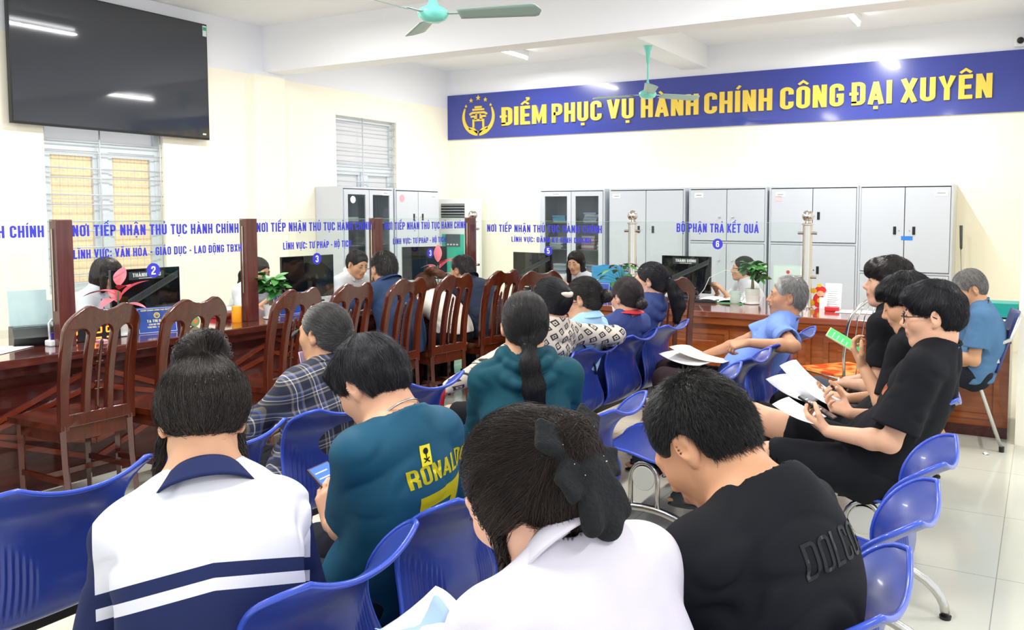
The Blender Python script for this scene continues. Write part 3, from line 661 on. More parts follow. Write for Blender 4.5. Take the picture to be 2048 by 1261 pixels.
            tie = A3(*{'tied': (0, -.125, -.01), 'bun': (0, -.06, .118), 'updo': (0, -.12, .03)}[style]); fl = lambda P: (tie-P)
        elif style == 'bob':
            P = [ell((0, -.014, .036), (.088, .105, .092)), ell((0, -.03, -.04), (.088, .085, .09), k=.04)]+[ell((0, .115, -.03), (.070, .085, .10), k=.02, op='s'), half((0, 0, -.115), (0, 0, -1), k=.02)]
            P += [cap((q*.078, .03, -.0), (q*.075, .045, -.10), .02, .017, k=.02) for q in (-1, 1)]
        elif style == 'long':
            P = [ell((0, -.014, .036), (.084, .103, .090)), ell((0, -.045, -.03), (.078, .07, .09), k=.04)]+[ell((0, .115, -.03), (.072, .085, .10), k=.02, op='s')]
            P += [c for q in (-1, 1) for c in chain([(q*.072, .0, .0), (q*.082, .01, -.10), (q*.088, .035, -.20)], [.026, .028, .02], k=.02)]
        if extra: P += extra
        cutp = P; PB = tp(P, s.Rh, s.hc, S)
        if tail: PB = PB+chain(tail[0], tail[1], k=.02)
        b = bounds(PB, .02); h = hh or min(s.h, .005); V, Q = surf(PB, b[0], b[1], h)
        c1 = np.array(lin(col)); c2 = np.array(lin(col2)); gcol = np.array(lin('b9b6b3'))
        def hl(P_): return (P_-s.hc.astype(np.float32)) @ s.Rh.astype(np.float32)/S
        def colors(P_, t):
            C = c1+(c2-c1)*t[:, None]
            g = np.full(len(P_), grey) if greyfn is None else greyfn(hl(P_))
            g = np.clip(g*(.4+1.2*t), 0, 1)[:, None]; return C*(1-g)+gcol*g
        vs = [V]; qs = [Q]; cs = [colors(V, .35+.15*wnoise(V, 90, seed))]
        if n:
            N_ = grad(PB, V); cand = np.arange(len(V))
            ql = hl(V); bad = (np.abs(ql[:, 0]) > .05) & (ql[:, 1] > -.036) & (ql[:, 1] < .06) & (ql[:, 2] < .028) & (ql[:, 2] > -.075); cand = cand[~bad] if style in ('short', 'mop', 'tied', 'bun') else cand[~((ql[cand][:, 1] > .045) & (ql[cand][:, 2] < .10) & (np.abs(ql[cand][:, 0]) < .05))] if style == 'long' else cand
            if style == 'short': qc = ql[cand]; cand = cand[~((qc[:, 1] > .035) & (qc[:, 2] < .112))]
            idx = rng.choice(cand, n); Pp = V[idx]+N_[idx]*.0006; Pp = Pp+rng.normal(0, h*.4, Pp.shape).astype(np.float32)
            T_ = None
            if tail: tpts = np.array([A3(*p) for p in tail[0]])
            path = [Pp]; rnd = rng.normal(0, 1, (n, 3)).astype(np.float32); off = np.abs(rng.normal(0, lift, n)).astype(np.float32)+.0004
            sl = length/segs*rng.uniform(.6, 1.3, n)[:, None].astype(np.float32)
            for k in range(segs):
                q = hl(Pp); f = (fl(q) if flow is None else flow(q)).astype(np.float32); f = f @ s.Rh.T.astype(np.float32)
                if tail:
                    # follow the tail once past the tie
                    dd = np.linalg.norm(Pp[:, None]-tpts[None], axis=2); ii = dd.argmin(1); intail = _pd(('g', chain(tail[0], [x*1.15 for x in tail[1]]), 0, 'u'), Pp) < 0
                    nx = tpts[np.minimum(ii+1, len(tpts)-1)]-tpts[np.maximum(np.minimum(ii, len(tpts)-2), 0)]; f = np.where(intail[:, None], nx, f)
                f = f/np.maximum(np.linalg.norm(f, axis=1, keepdims=True), 1e-6)
                g = grad(PB, Pp); f = f-g*(f*g).sum(1, keepdims=True)*(1-spiky)+rnd*.12; f = f/np.maximum(np.linalg.norm(f, axis=1, keepdims=True), 1e-6)
                if spiky: f = f+g*spiky; f = f/np.linalg.norm(f, axis=1, keepdims=True)
                Pp = Pp+f*sl
                if not spiky:
                    d = sdf(PB, Pp); Pp = Pp-g*(d-off*(k+1)/segs-.0005)[:, None]
                path.append(Pp.astype(np.float32))
            path = np.stack(path, 1)                         # n, segs+1, 3
            tan = np.gradient(path, axis=1); tan /= np.maximum(np.linalg.norm(tan, axis=2, keepdims=True), 1e-9)
            up_ = np.tile(np.array([.3, .2, .93], np.float32), (n, segs+1, 1)); a = np.cross(tan, up_); a /= np.maximum(np.linalg.norm(a, axis=2, keepdims=True), 1e-9); bb = np.cross(tan, a)
            rr = r*np.linspace(1, .25, segs+1, dtype=np.float32)[None, :, None]
            ringp = np.stack([path+(a*cos(2*pi*i/3)+bb*sin(2*pi*i/3))*rr for i in range(3)], 2)   # n, seg+1, 3, 3
            base = len(V); W_ = ringp.reshape(-1, 3); k_ = np.arange(segs)[None, :, None]; i_ = np.arange(3)[None, None, :]; n_ = np.arange(n)[:, None, None]
            A0 = base+n_*(segs+1)*3+k_*3+i_; A1 = base+n_*(segs+1)*3+k_*3+(i_+1) % 3
            qq = np.stack([A0, A1, A1+3, A0+3], -1).reshape(-1, 4); vs.append(W_); qs.append(qq)
            t = np.repeat(rng.uniform(0, 1, n)**1.5, (segs+1)*3); cs.append(colors(W_, t))
        me = arrmesh(name, np.concatenate(vs), np.concatenate(qs)); C = np.concatenate(cs)
        if len(me.vertices) == len(C): vcol(me, 'col', np.clip(C, 0, 1))
        s.hairsdf = PB
        return link(name, me, M_HAIR, s.root, True)
    def wrap_text(s, strg, m, c, rt, upv, height, width, nrm, name='lettering', off=.0015, prims=None, arcr=0, mk=None, sub=.006, swd=.17):
        """lettering lying on the cloth: c centre, rt right direction, upv up direction, nrm outward, local frame"""
        mb = MB(); rt = nv(rt); upv = nv(upv); nrm = nv(nrm); c = np.asarray(c, float)
        if mk: mk(mb)
        else: text(mb, strg, height, width, 0.0, center=True, swd=swd)
        me = mb.mesh(name); b = bmesh.new(); b.from_mesh(me); 
        bmesh.ops.delete(b, geom=[f for f in b.faces if f.calc_area() < 1e-9], context='FACES'); bmesh.ops.triangulate(b, faces=b.faces)
        for _ in range(5):
            E_ = [e for e in b.edges if e.calc_length() > sub*1.6]
            if not E_: break
            bmesh.ops.subdivide_edges(b, edges=E_, cuts=1); bmesh.ops.triangulate(b, faces=[f for f in b.faces if len(f.verts) > 3])
        b.to_mesh(me); b.free()
        V = np.array([v.co[:] for v in me.vertices]); x, z = V[:, 0], V[:, 2]
        if arcr:
            a = x/arcr; x, z = np.sin(a)*(arcr+z), np.cos(a)*(arcr+z)-arcr
        P = c+np.outer(x, rt)+np.outer(z, upv)+nrm*.06; pr_ = prims or s.topsdf; nn = nrm.astype(np.float32); P = P.astype(np.float32)
        for _ in range(14):
            d = sdf(pr_, P)-off; P = P-nn*(d*.9)[:, None]
        me.vertices.foreach_set('co', P.astype(np.float32).ravel()); me.update()
        return link(name, me, m, s.root)
# ================================================================== materials of the setting
def wall_mat():
    m = bpy.data.materials.new('wall paint'); m.use_nodes = True; nt = m.node_tree; b = nt.nodes['Principled BSDF']
    g = nt.nodes.new('ShaderNodeNewGeometry'); sp = nt.nodes.new('ShaderNodeSeparateXYZ'); gt = nt.nodes.new('ShaderNodeMath'); gt.operation = 'GREATER_THAN'; gt.inputs[1].default_value = 3.08
    mx = nt.nodes.new('ShaderNodeMix'); mx.data_type = 'RGBA'; mx.inputs[6].default_value = (*lin('fbf6e4'), 1); mx.inputs[7].default_value = (*lin('eef0f6'), 1)
    n = nt.nodes.new('ShaderNodeTexNoise'); n.inputs['Scale'].default_value = 60; n.inputs['Detail'].default_value = 3; bp = nt.nodes.new('ShaderNodeBump'); bp.inputs['Strength'].default_value = .06
    nt.links.new(g.outputs['Position'], sp.inputs[0]); nt.links.new(sp.outputs['Z'], gt.inputs[0]); nt.links.new(gt.outputs[0], mx.inputs[0]); nt.links.new(mx.outputs[2], b.inputs['Base Color'])
    nt.links.new(g.outputs['Position'], n.inputs['Vector']); nt.links.new(n.outputs['Fac'], bp.inputs['Height']); nt.links.new(bp.outputs[0], b.inputs['Normal'])
    b.inputs['Roughness'].default_value = .7; b.inputs['Specular IOR Level'].default_value = .25; return m
M_WALL = wall_mat(); M_WHITE = mat('ceiling white', 'eeeff2', .85, spec=.2); 
def floor_mat():
    m = bpy.data.materials.new('glazed floor tiles'); m.use_nodes = True; nt = m.node_tree; b = nt.nodes['Principled BSDF']
    tc = nt.nodes.new('ShaderNodeNewGeometry'); mp = nt.nodes.new('ShaderNodeMapping'); mp.inputs['Location'].default_value = (.13, .22, 0); br = nt.nodes.new('ShaderNodeTexBrick')
    br.offset = 0; br.inputs['Scale'].default_value = 1; br.inputs['Brick Width'].default_value = .8; br.inputs['Row Height'].default_value = .8; br.inputs['Mortar Size'].default_value = .0022; br.inputs['Mortar Smooth'].default_value = .1
    br.inputs['Color1'].default_value = (*lin('d2d2c3'), 1); br.inputs['Color2'].default_value = (*lin('d5d5c8'), 1); br.inputs['Mortar'].default_value = (*lin('a3a39a'), 1)
    n = nt.nodes.new('ShaderNodeTexNoise'); n.inputs['Scale'].default_value = 2.2; n.inputs['Detail'].default_value = 6; mx = nt.nodes.new('ShaderNodeMix'); mx.data_type = 'RGBA'; mx.blend_type = 'MULTIPLY'; mx.inputs[0].default_value = .35
    cr = nt.nodes.new('ShaderNodeValToRGB'); cr.color_ramp.elements[0].color = (.8, .79, .74, 1); cr.color_ramp.elements[1].color = (1, 1, 1, 1)
    nt.links.new(tc.outputs['Position'], mp.inputs[0]); nt.links.new(mp.outputs[0], br.inputs[0]); nt.links.new(tc.outputs['Position'], n.inputs['Vector']); nt.links.new(n.outputs['Fac'], cr.inputs[0])
    nt.links.new(br.outputs[0], mx.inputs[6]); nt.links.new(cr.outputs[0], mx.inputs[7]); nt.links.new(mx.outputs[2], b.inputs['Base Color'])
    b.inputs['Roughness'].default_value = .13; b.inputs['Specular IOR Level'].default_value = .5; return m
M_FLOOR = floor_mat()
def wood(name, c1, c2, rough=.22, coat=.5, sc=(1, 1, 12)):
    m = mat(name, c1, rough, coat=coat); nt = m.node_tree; b = nt.nodes['Principled BSDF']
    tc = nt.nodes.new('ShaderNodeTexCoord'); mp = nt.nodes.new('ShaderNodeMapping'); mp.inputs['Scale'].default_value = (14/sc[0], 14/sc[1], 14/sc[2]); n = nt.nodes.new('ShaderNodeTexNoise'); n.inputs['Scale'].default_value = 1.6; n.inputs['Detail'].default_value = 6; n.inputs['Distortion'].default_value = 1.2
    cr = nt.nodes.new('ShaderNodeValToRGB'); cr.color_ramp.elements[0].position = .35; cr.color_ramp.elements[1].position = .7; cr.color_ramp.elements[0].color = (*lin(c1), 1); cr.color_ramp.elements[1].color = (*lin(c2), 1)
    nt.links.new(tc.outputs['Object'], mp.inputs[0]); nt.links.new(mp.outputs[0], n.inputs['Vector']); nt.links.new(n.outputs['Fac'], cr.inputs[0]); nt.links.new(cr.outputs[0], b.inputs['Base Color']); return m
M_WD = wood('dark red counter wood', '3c1410', '52201a', sc=(1, 12, 1)); M_WT = wood('counter top wood', '4a2019', '64322a', .12, .8, sc=(1, 12, 1))
M_WR = wood('brown counter wood', '93491f', 'ae6230', .22, .6, sc=(12, 1, 1)); M_WRT = wood('brown counter top', '7d4230', '98573d', .1, .9, sc=(12, 1, 1))
M_MOLD = wood('moulding wood', '6e2c1b', '843a24', sc=(1, 8, 1)); M_CHW = wood('varnished chair wood', '43180d', '58220f', .16, .8, sc=(1, 1, 14))
M_POST = wood('post wood', '4f2320', '63302b', .25, .4)
M_ALU = mat('window aluminium', 'd6dfe6', .4, .3); M_GRILLE = mat('painted grille bar', 'c3c6cb', .45, .2)
M_CAB = mat('grey cabinet steel', 'cbd0da', .38, .1, vary=.02, bscale=4); M_CABD = mat('cabinet seam', '6d7078', .5); M_CABI = mat('cabinet inside', '8d9296', .6)
M_BLK = mat('black plastic', '17181b', .35); M_STEEL = mat('polished steel', 'cfcbc4', .18, 1.0); M_CHROME = mat('worn chrome', 'c2c0bb', .22, 1.0, bump=.05, bscale=80)
M_BLUEP = mat('deep blue sign board', '39449a', .22, spec=.5, coat=.4); M_GOLD = mat('gold letters', 'f0cf58', .35, .15)
M_LET = mat('blue vinyl lettering', '3a3cc4', .5); M_PAPER = mat('white paper', 'f2f2f4', .7); M_WHT = mat('white plastic', 'eceef0', .35)
M_TURQ = mat('turquoise fan enamel', '7fdccb', .25, coat=.3); M_BLADE = mat('fan blade', '9fb8ae', .45, .2); M_DARKG = mat('dark glossy screen', '0e1113', .06, spec=.6)
def glass_mat(name, tint, rough=0.0, alpha=.12):
    m = bpy.data.materials.new(name); m.use_nodes = True; nt = m.node_tree; nt.nodes.clear()
    o = nt.nodes.new('ShaderNodeOutputMaterial'); t = nt.nodes.new('ShaderNodeBsdfTransparent'); g = nt.nodes.new('ShaderNodeBsdfGlossy'); mx = nt.nodes.new('ShaderNodeMixShader'); fr = nt.nodes.new('ShaderNodeFresnel')
    fr.inputs[0].default_value = 1.45; t.inputs[0].default_value = (*lin(tint), 1); g.inputs['Roughness'].default_value = rough
    gg = nt.nodes.new('ShaderNodeNewGeometry'); iv = nt.nodes.new('ShaderNodeMath'); iv.operation = 'SUBTRACT'; iv.inputs[0].default_value = 1; mu = nt.nodes.new('ShaderNodeMath'); mu.operation = 'MULTIPLY'; nt.links.new(gg.outputs['Backfacing'], iv.inputs[1]); nt.links.new(fr.outputs[0], mu.inputs[0]); nt.links.new(iv.outputs[0], mu.inputs[1]); nt.links.new(mu.outputs[0], mx.inputs[0]); nt.links.new(t.outputs[0], mx.inputs[1]); nt.links.new(g.outputs[0], mx.inputs[2]); nt.links.new(mx.outputs[0], o.inputs[0]); return m
M_GLASS = glass_mat('clear partition glass', 'f9fcfa'); M_EDGE = mat('green glass edge', '9fc6b8', .15); M_PANE = glass_mat('cabinet door glass', 'e2e6e6')
# ================================================================== the room
HX0, HX1, HY0, HY1, HZ = -8.0, 4.0, -2.5, 10.3, 3.64
struct('floor', MB().box(HX0-.2, HX1, HY0, HY1+.2, -.1, 0).mesh('floor'), M_FLOOR)
struct('ceiling', MB().box(HX0-.2, HX1, HY0, HY1+.2, HZ, HZ+.15).mesh('ceiling'), M_WHITE)
struct('wall_back', MB().box(HX0-.2, 1.2, HY1, HY1+.2, 0, HZ).mesh('wall_back'), M_WALL)
W1 = (4.40, 5.58, .74, 2.66); W2 = (7.99, 9.13, .74, 2.76)
b = MB(); y = HY0
for (a, c, z0, z1) in (W1, W2):
    b.box(HX0-.2, HX0, y, a, 0, HZ); b.box(HX0-.2, HX0, a, c, 0, z0); b.box(HX0-.2, HX0, a, c, z1, HZ); y = c
b.box(HX0-.2, HX0, y, HY1, 0, HZ); struct('wall_left', b.mesh('wall_left'), M_WALL)
struct('wall_right', MB().box(-.13, .25, 6.08, HY1, 0, HZ).mesh('wall_right'), M_WALL)
struct('trim_1', MB().box(HX0, HX0+.07, 6.68, 7.12, 0, 3.12).mesh('trim_1'), M_WALL)            # pilaster
struct('trim_2', MB().box(HX0, HX1, 6.86, 7.12, 3.12, HZ).mesh('trim_2'), M_WHITE)             # cross beam
struct('trim_3', MB().box(-4.2, -3.86, 7.12, HY1, 3.36, HZ).mesh('trim_3'), M_WHITE)           # beam towards the back wall
def film_mat():
    m = bpy.data.materials.new('patterned window film'); m.use_nodes = True; nt = m.node_tree; nt.nodes.clear(); o = nt.nodes.new('ShaderNodeOutputMaterial')
    tl = nt.nodes.new('ShaderNodeBsdfTranslucent'); df = nt.nodes.new('ShaderNodeBsdfDiffuse'); mx = nt.nodes.new('ShaderNodeMixShader'); mx.inputs[0].default_value = .45
    g = nt.nodes.new('ShaderNodeNewGeometry'); mp = nt.nodes.new('ShaderNodeMapping'); mp.inputs['Rotation'].default_value = (0, radians(90), 0)
    def sq(scale, lo, hi):
        sp = nt.nodes.new('ShaderNodeSeparateXYZ'); nt.links.new(g.outputs['Position'], sp.inputs[0]); r = []
        for ax in ('Y', 'Z'):
            a = nt.nodes.new('ShaderNodeMath'); a.operation = 'MULTIPLY'; a.inputs[1].default_value = scale; f = nt.nodes.new('ShaderNodeMath'); f.operation = 'FRACT'; s = nt.nodes.new('ShaderNodeMath'); s.operation = 'SUBTRACT'; s.inputs[1].default_value = .5; ab = nt.nodes.new('ShaderNodeMath'); ab.operation = 'ABSOLUTE'
            nt.links.new(sp.outputs[ax], a.inputs[0]); nt.links.new(a.outputs[0], f.inputs[0]); nt.links.new(f.outputs[0], s.inputs[0]); nt.links.new(s.outputs[0], ab.inputs[0]); r.append(ab)
        mxx = nt.nodes.new('ShaderNodeMath'); mxx.operation = 'MAXIMUM'; nt.links.new(r[0].outputs[0], mxx.inputs[0]); nt.links.new(r[1].outputs[0], mxx.inputs[1]); return mxx
    d = sq(13.5, 0, 0); ramp = nt.nodes.new('ShaderNodeValToRGB'); ramp.color_ramp.interpolation = 'CONSTANT'; e = ramp.color_ramp.elements
    e[0].position = 0; e[0].color = (*lin('f7ead4'), 1); e[1].position = .2; e[1].color = (*lin('fff3dc'), 1); e2 = e.new(.33); e2.color = (*lin('fbf3e2'), 1); e3 = e.new(.44); e3.color = (*lin('e6e2da'), 1)
    vo = nt.nodes.new('ShaderNodeTexVoronoi'); vo.distance = 'CHEBYCHEV'; vo.inputs['Scale'].default_value = 13.5; vo.inputs['Randomness'].default_value = 0
    cm = nt.nodes.new('ShaderNodeMix'); cm.data_type = 'RGBA'; cm.blend_type = 'MULTIPLY'; cm.inputs[0].default_value = .8; c2 = nt.nodes.new('ShaderNodeValToRGB'); c2.color_ramp.interpolation = 'CONSTANT'
    c2.color_ramp.elements[0].color = (1, .92, .82, 1); c2.color_ramp.elements[1].position = .45; c2.color_ramp.elements[1].color = (.95, .9, .82, 1); q = c2.color_ramp.elements.new(.7); q.color = (1, .96, .82, 1)
    sepc = nt.nodes.new('ShaderNodeSeparateColor'); nt.links.new(g.outputs['Position'], vo.inputs['Vector']); nt.links.new(vo.outputs['Color'], sepc.inputs[0]); nt.links.new(sepc.outputs[0], c2.inputs[0])
    nt.links.new(d.outputs[0], ramp.inputs[0]); nt.links.new(ramp.outputs[0], cm.inputs[6]); nt.links.new(c2.outputs[0], cm.inputs[7])
    for s in (tl, df): nt.links.new(cm.outputs[2], s.inputs[0])
    nt.links.new(tl.outputs[0], mx.inputs[1]); nt.links.new(df.outputs[0], mx.inputs[2]); nt.links.new(mx.outputs[0], o.inputs[0]); return m
M_FILM = film_mat(); M_FROST = mat('frosted pane', 'f6fafc', .3, trans=.0); 
def frost():
    m = bpy.data.materials.new('bright frosted pane'); m.use_nodes = True; nt = m.node_tree; nt.nodes.clear(); o = nt.nodes.new('ShaderNodeOutputMaterial'); t = nt.nodes.new('ShaderNodeBsdfTranslucent'); d = nt.nodes.new('ShaderNodeBsdfDiffuse'); x = nt.nodes.new('ShaderNodeMixShader'); x.inputs[0].default_value = .4
    nt.links.new(t.outputs[0], x.inputs[1]); nt.links.new(d.outputs[0], x.inputs[2]); nt.links.new(x.outputs[0], o.inputs[0]); return m
M_FR = frost()
def window(n, W, film, trans, vb, hb):
    a, c, z0, z1 = W; x = HX0-.12; b = MB(); t = .05; mid = (a+c)/2
    for y0, y1 in ((a, a+t), (c-t, c)): b.box(x-.03, x+.04, y0, y1, z0, z1)
    for q0, q1 in ((z0, z0+t), (z1-t, z1), (trans-.04, trans+.04)): b.box(x-.03, x+.04, a+t, c-t, q0, q1)
    b.box(x-.02, x+.045, mid-.05, mid+.05, z0+t, trans-.04)
    for y0, y1 in ((a+t, mid-.05), (mid+.05, c-t)):                   # sliding sashes
        for q in ((y0, y0+.045), (y1-.045, y1)): b.box(x-.02, x+.03, q[0], q[1], z0+t, trans-.04)
        for q in ((z0+t, z0+t+.05), (trans-.09, trans-.04)): b.box(x-.02, x+.03, y0+.045, y1-.045, *q)
    o = struct('window_%d' % n, b.mesh('window'), M_ALU)
    for y0, y1 in ((a+t+.045, mid-.095), (mid+.095, c-t-.045)):
        MB().box(x, x+.006, y0, y1, z0+t+.05, trans-.09).build('pane', film, o)
    MB().box(x, x+.006, a+t, c-t, trans+.04, z1-t).build('pane', M_FR, o)
    g = MB(); gx = HX0-.03
    for z in hb: g.tube([(gx, a, z), (gx, c, z)], .007, 8)
    for y in vb: g.tube([(gx, y, z0), (gx, y, z1)], .008, 8)
    gr = g.build('security_grille', M_GRILLE, o, True)
window(1, W1, M_FILM, 2.13, (4.93, 5.56), [z for k in range(5) for z in (.83+.25*k, .92+.25*k)]+[2.07, 2.17, 2.33, 2.42, 2.58])
window(2, W2, M_FR, 2.10, (8.50, 9.11), [z for k in range(5) for z in (.83+.25*k, .92+.25*k)]+[2.05, 2.14, 2.18, 2.31, 2.41, 2.57, 2.67])
# ---------------------------------------------------------------- tube lamps
M_TUBE = mat('lit tube', 'fdfdff', .5, emit=9); M_TB = mat('tube fixture', 'e8e8ea', .4)
for i, (x, y0, y1) in enumerate(TUBES):
    l = ['left bay in front of the beam', 'middle bay in front of the beam', 'left bay behind the beam, by the back wall', 'middle bay behind the beam, by the back wall'][i] if i < 4 else 'hall above the waiting rows, number %d' % (i-3)
    t = thing('tube_lamp', 'long white tube lamp, ceiling of the %s' % l, 'lamp', (x, (y0+y1)/2, 3.53), 0, 'ceiling tube lamps'); L = (y1-y0)/2
    if i >= 4: t['label'] = 'long white fluorescent tube lamp on the ceiling ' + ['above the middle waiting row', 'above the nearest waiting row', 'above the left counter near the camera', 'right of the hall beside the pillar', 'right of the hall near the camera'][i-4]
    MB().box(-.03, .03, -L, L, .045, .11, bev=.006).build('lamp_base', M_TB, t)
    b = MB(); b.tube([(0, -L+.01, 0.02), (0, L-.01, 0.02)], .014, 12); b.build('tube', M_TUBE, t, True)
    b = MB(); b.box(-.015, .015, -L, -L+.015, 0, .05); b.box(-.015, .015, L-.015, L, 0, .05); b.build('socket', M_TB, t)
# ---------------------------------------------------------------- television
t = thing('television', 'very large dark flat television on the left wall above the barred window', 'television', (-7.955, 5.075, 2.28))
MB().box(0, .05, -.985, .985, 0, 1.22, bev=.006).build('casing', M_BLK, t)
scm = mat('tv screen', '33363d', .04, spec=.55, coat=.3); MB().box(.05, .053, -.975, .975, .02, 1.21).build('screen', scm, t)
b = MB(); b.box(.053, .0545, .93, .975, 1.09, 1.20); s_ = b.build('sticker', mat('sticker white', 'd8e6e4', .4), t); s_['label'] = 'pale energy sticker with a green band'
MB().box(.0545, .055, .933, .972, 1.15, 1.185).build('band', mat('sticker green', '2fa67c', .4), s_)
MB().box(.053, .0545, .90, .94, .05, .066).build('logo_plate', M_WHT, t)
MB().box(-.04, 0, -.3, .3, .6, 1.0).build('wall_bracket', M_BLK, t)
# ---------------------------------------------------------------- blue banner sign
Y0 = HY1-.025
t = thing('banner_sign', 'long blue sign with gold raised Vietnamese lettering on the back wall', 'sign', (-4.1, HY1, 2.61))
def pl(x0, z0, y): return lambda x, z, d: (x+4.1, -.025-d, z-2.61)
b = MB(); b.box(-3.89, 3.97, -.022, 0, 0, .66); b.build('board', M_BLUEP, t)
SP = lambda x, z, d: (x+4.1, -.022-d, z-2.61)
for wd, xa, xb in (('ĐIỂM', -7.0, -6.24), ('PHỤC', -6.15, -5.36), ('VỤ', -5.27, -4.88), ('HÀNH', -4.77, -3.96), ('CHÍNH', -3.88, -3.0), ('CÔNG', -2.9, -2.14), ('ĐẠI', -2.05, -1.6), ('XUYÊN', -1.5, -0.56)):
    b = MB(); text(b, wd, .265, xb-xa, .02, x0=xa, z0=2.775, place=SP, gap=.09); b.build('lettering', M_GOLD, t)
# emblem: ring of two hands, gate and five stars
b = MB(); cx, cz = -7.42, 2.93
def arcp(r, a0, a1, n=14, sq=1.0): return [(cx+r*cos(radians(a0+(a1-a0)*i/n)), cz+r*sq*sin(radians(a0+(a1-a0)*i/n))) for i in range(n+1)]
for s in (-1, 1):
    n = 16; A = []; B_ = []
    for i in range(n+1):
        a = radians(-88+s*0+0) if 0 else radians(-90+s*(4+118*i/n)); w_ = .055*(1-i/n)**.6+.018
        A.append((cx+(.29)*cos(a), cz-.01+.27*sin(a))); B_.append((cx+(.29-w_)*cos(a), cz-.01+(.27-w_)*sin(a)))
    b.prism([(p[0]+4.1, p[1]-2.61) for p in A+B_[::-1]], -.022, -.036, 'xz')
    ribbon(b, [(cx+s*.015, cz-.235), (cx+s*.09, cz-.175), (cx+s*.17, cz-.165)], .035, 0, .014, place=SP)
for q in (([(-.15, .03), (-.10, .055), (.10, .055), (.15, .03)], .03), ([(-.10, .10), (.10, .10)], .028), ([(-.06, .135), (.06, .135)], .03), ([(-.13, .0), (-.055, .0), (-.055, -.05)], .028), ([(.13, .0), (.055, .0), (.055, -.05)], .028), ([(-.085, -.16), (-.085, -.055), (.085, -.055), (.085, -.16)], .03), ([(-.035, -.055), (-.035, .05)], .02), ([(.035, -.055), (.035, .05)], .02)):
    ribbon(b, [(cx+x*1.05, cz+z+.005) for x, z in q[0]], q[1], 0, .014, place=SP)
for a, r in ((90, .042), (62, .036), (118, .036), (36, .026), (144, .026)):
    sx, sz = cx+.275*cos(radians(a)), cz+.275*sin(radians(a))
    b.prism([(sx+4.1+(r if k % 2 == 0 else r*.42)*cos(radians(90+36*k)), sz-2.61+(r if k % 2 == 0 else r*.42)*sin(radians(90+36*k))) for k in range(10)], -.022, -.036, 'xz')
b.build('emblem', M_GOLD, t)['label'] = 'gold emblem of a gate above two hands and five stars'
# ---------------------------------------------------------------- ceiling fans
def fan(loc, top, a0, label, R=.70):
    t = thing('ceiling_fan', label, 'fan', loc, radians(a0), 'ceiling fans'); z1 = top-loc[2]
    MB().lathe([(.001, -.052), (.05, -.049), (.085, -.03), (.098, -.005), (.098, .012), (.085, .03), (.05, .045), (.03, .07), (.02, .10), (.012, .15)], 32).build('motor', M_TURQ, t, auto=40)
    MB().lathe([(.011, .13), (.011, z1-.02)], 12).build('rod', M_TURQ, t, auto=40)
    MB().lathe([(.012, z1-.2), (.02, z1-.17), (.028, z1-.08), (.045, z1-.01), (.05, z1)], 24).build('canopy', M_TURQ, t, auto=40)
    for k in range(3):
        a = radians(120*k); b = MB()
        def P(u, v):
            r = .17+(R-.17)*u; w = (.055+.018*u)*(1 if u < .9 else math.sqrt(max(.02, 1-((u-.9)/.1)**2))); y = (v-.5)*2*w; z = -.004-y*.30+.01*u; return (r*cos(a)-y*sin(a), r*sin(a)+y*cos(a), z)
        b.grid(P, 20, 4); o = b.build('blade', M_BLADE, t, True, fix=False); md = o.modifiers.new('s', 'SOLIDIFY'); md.thickness = .004
        MB().bar((.09*cos(a), .09*sin(a), .0), (.22*cos(a), .22*sin(a), .0), .035, .006).build('bracket', M_BLADE, o)
fan((-3.46, 4.31, 2.765), HZ, 20, 'turquoise ceiling fan nearest the camera, cut by the top edge')
fan((-3.94, 8.65, 2.83), 3.36, 58, 'small turquoise ceiling fan hanging in front of the blue sign')
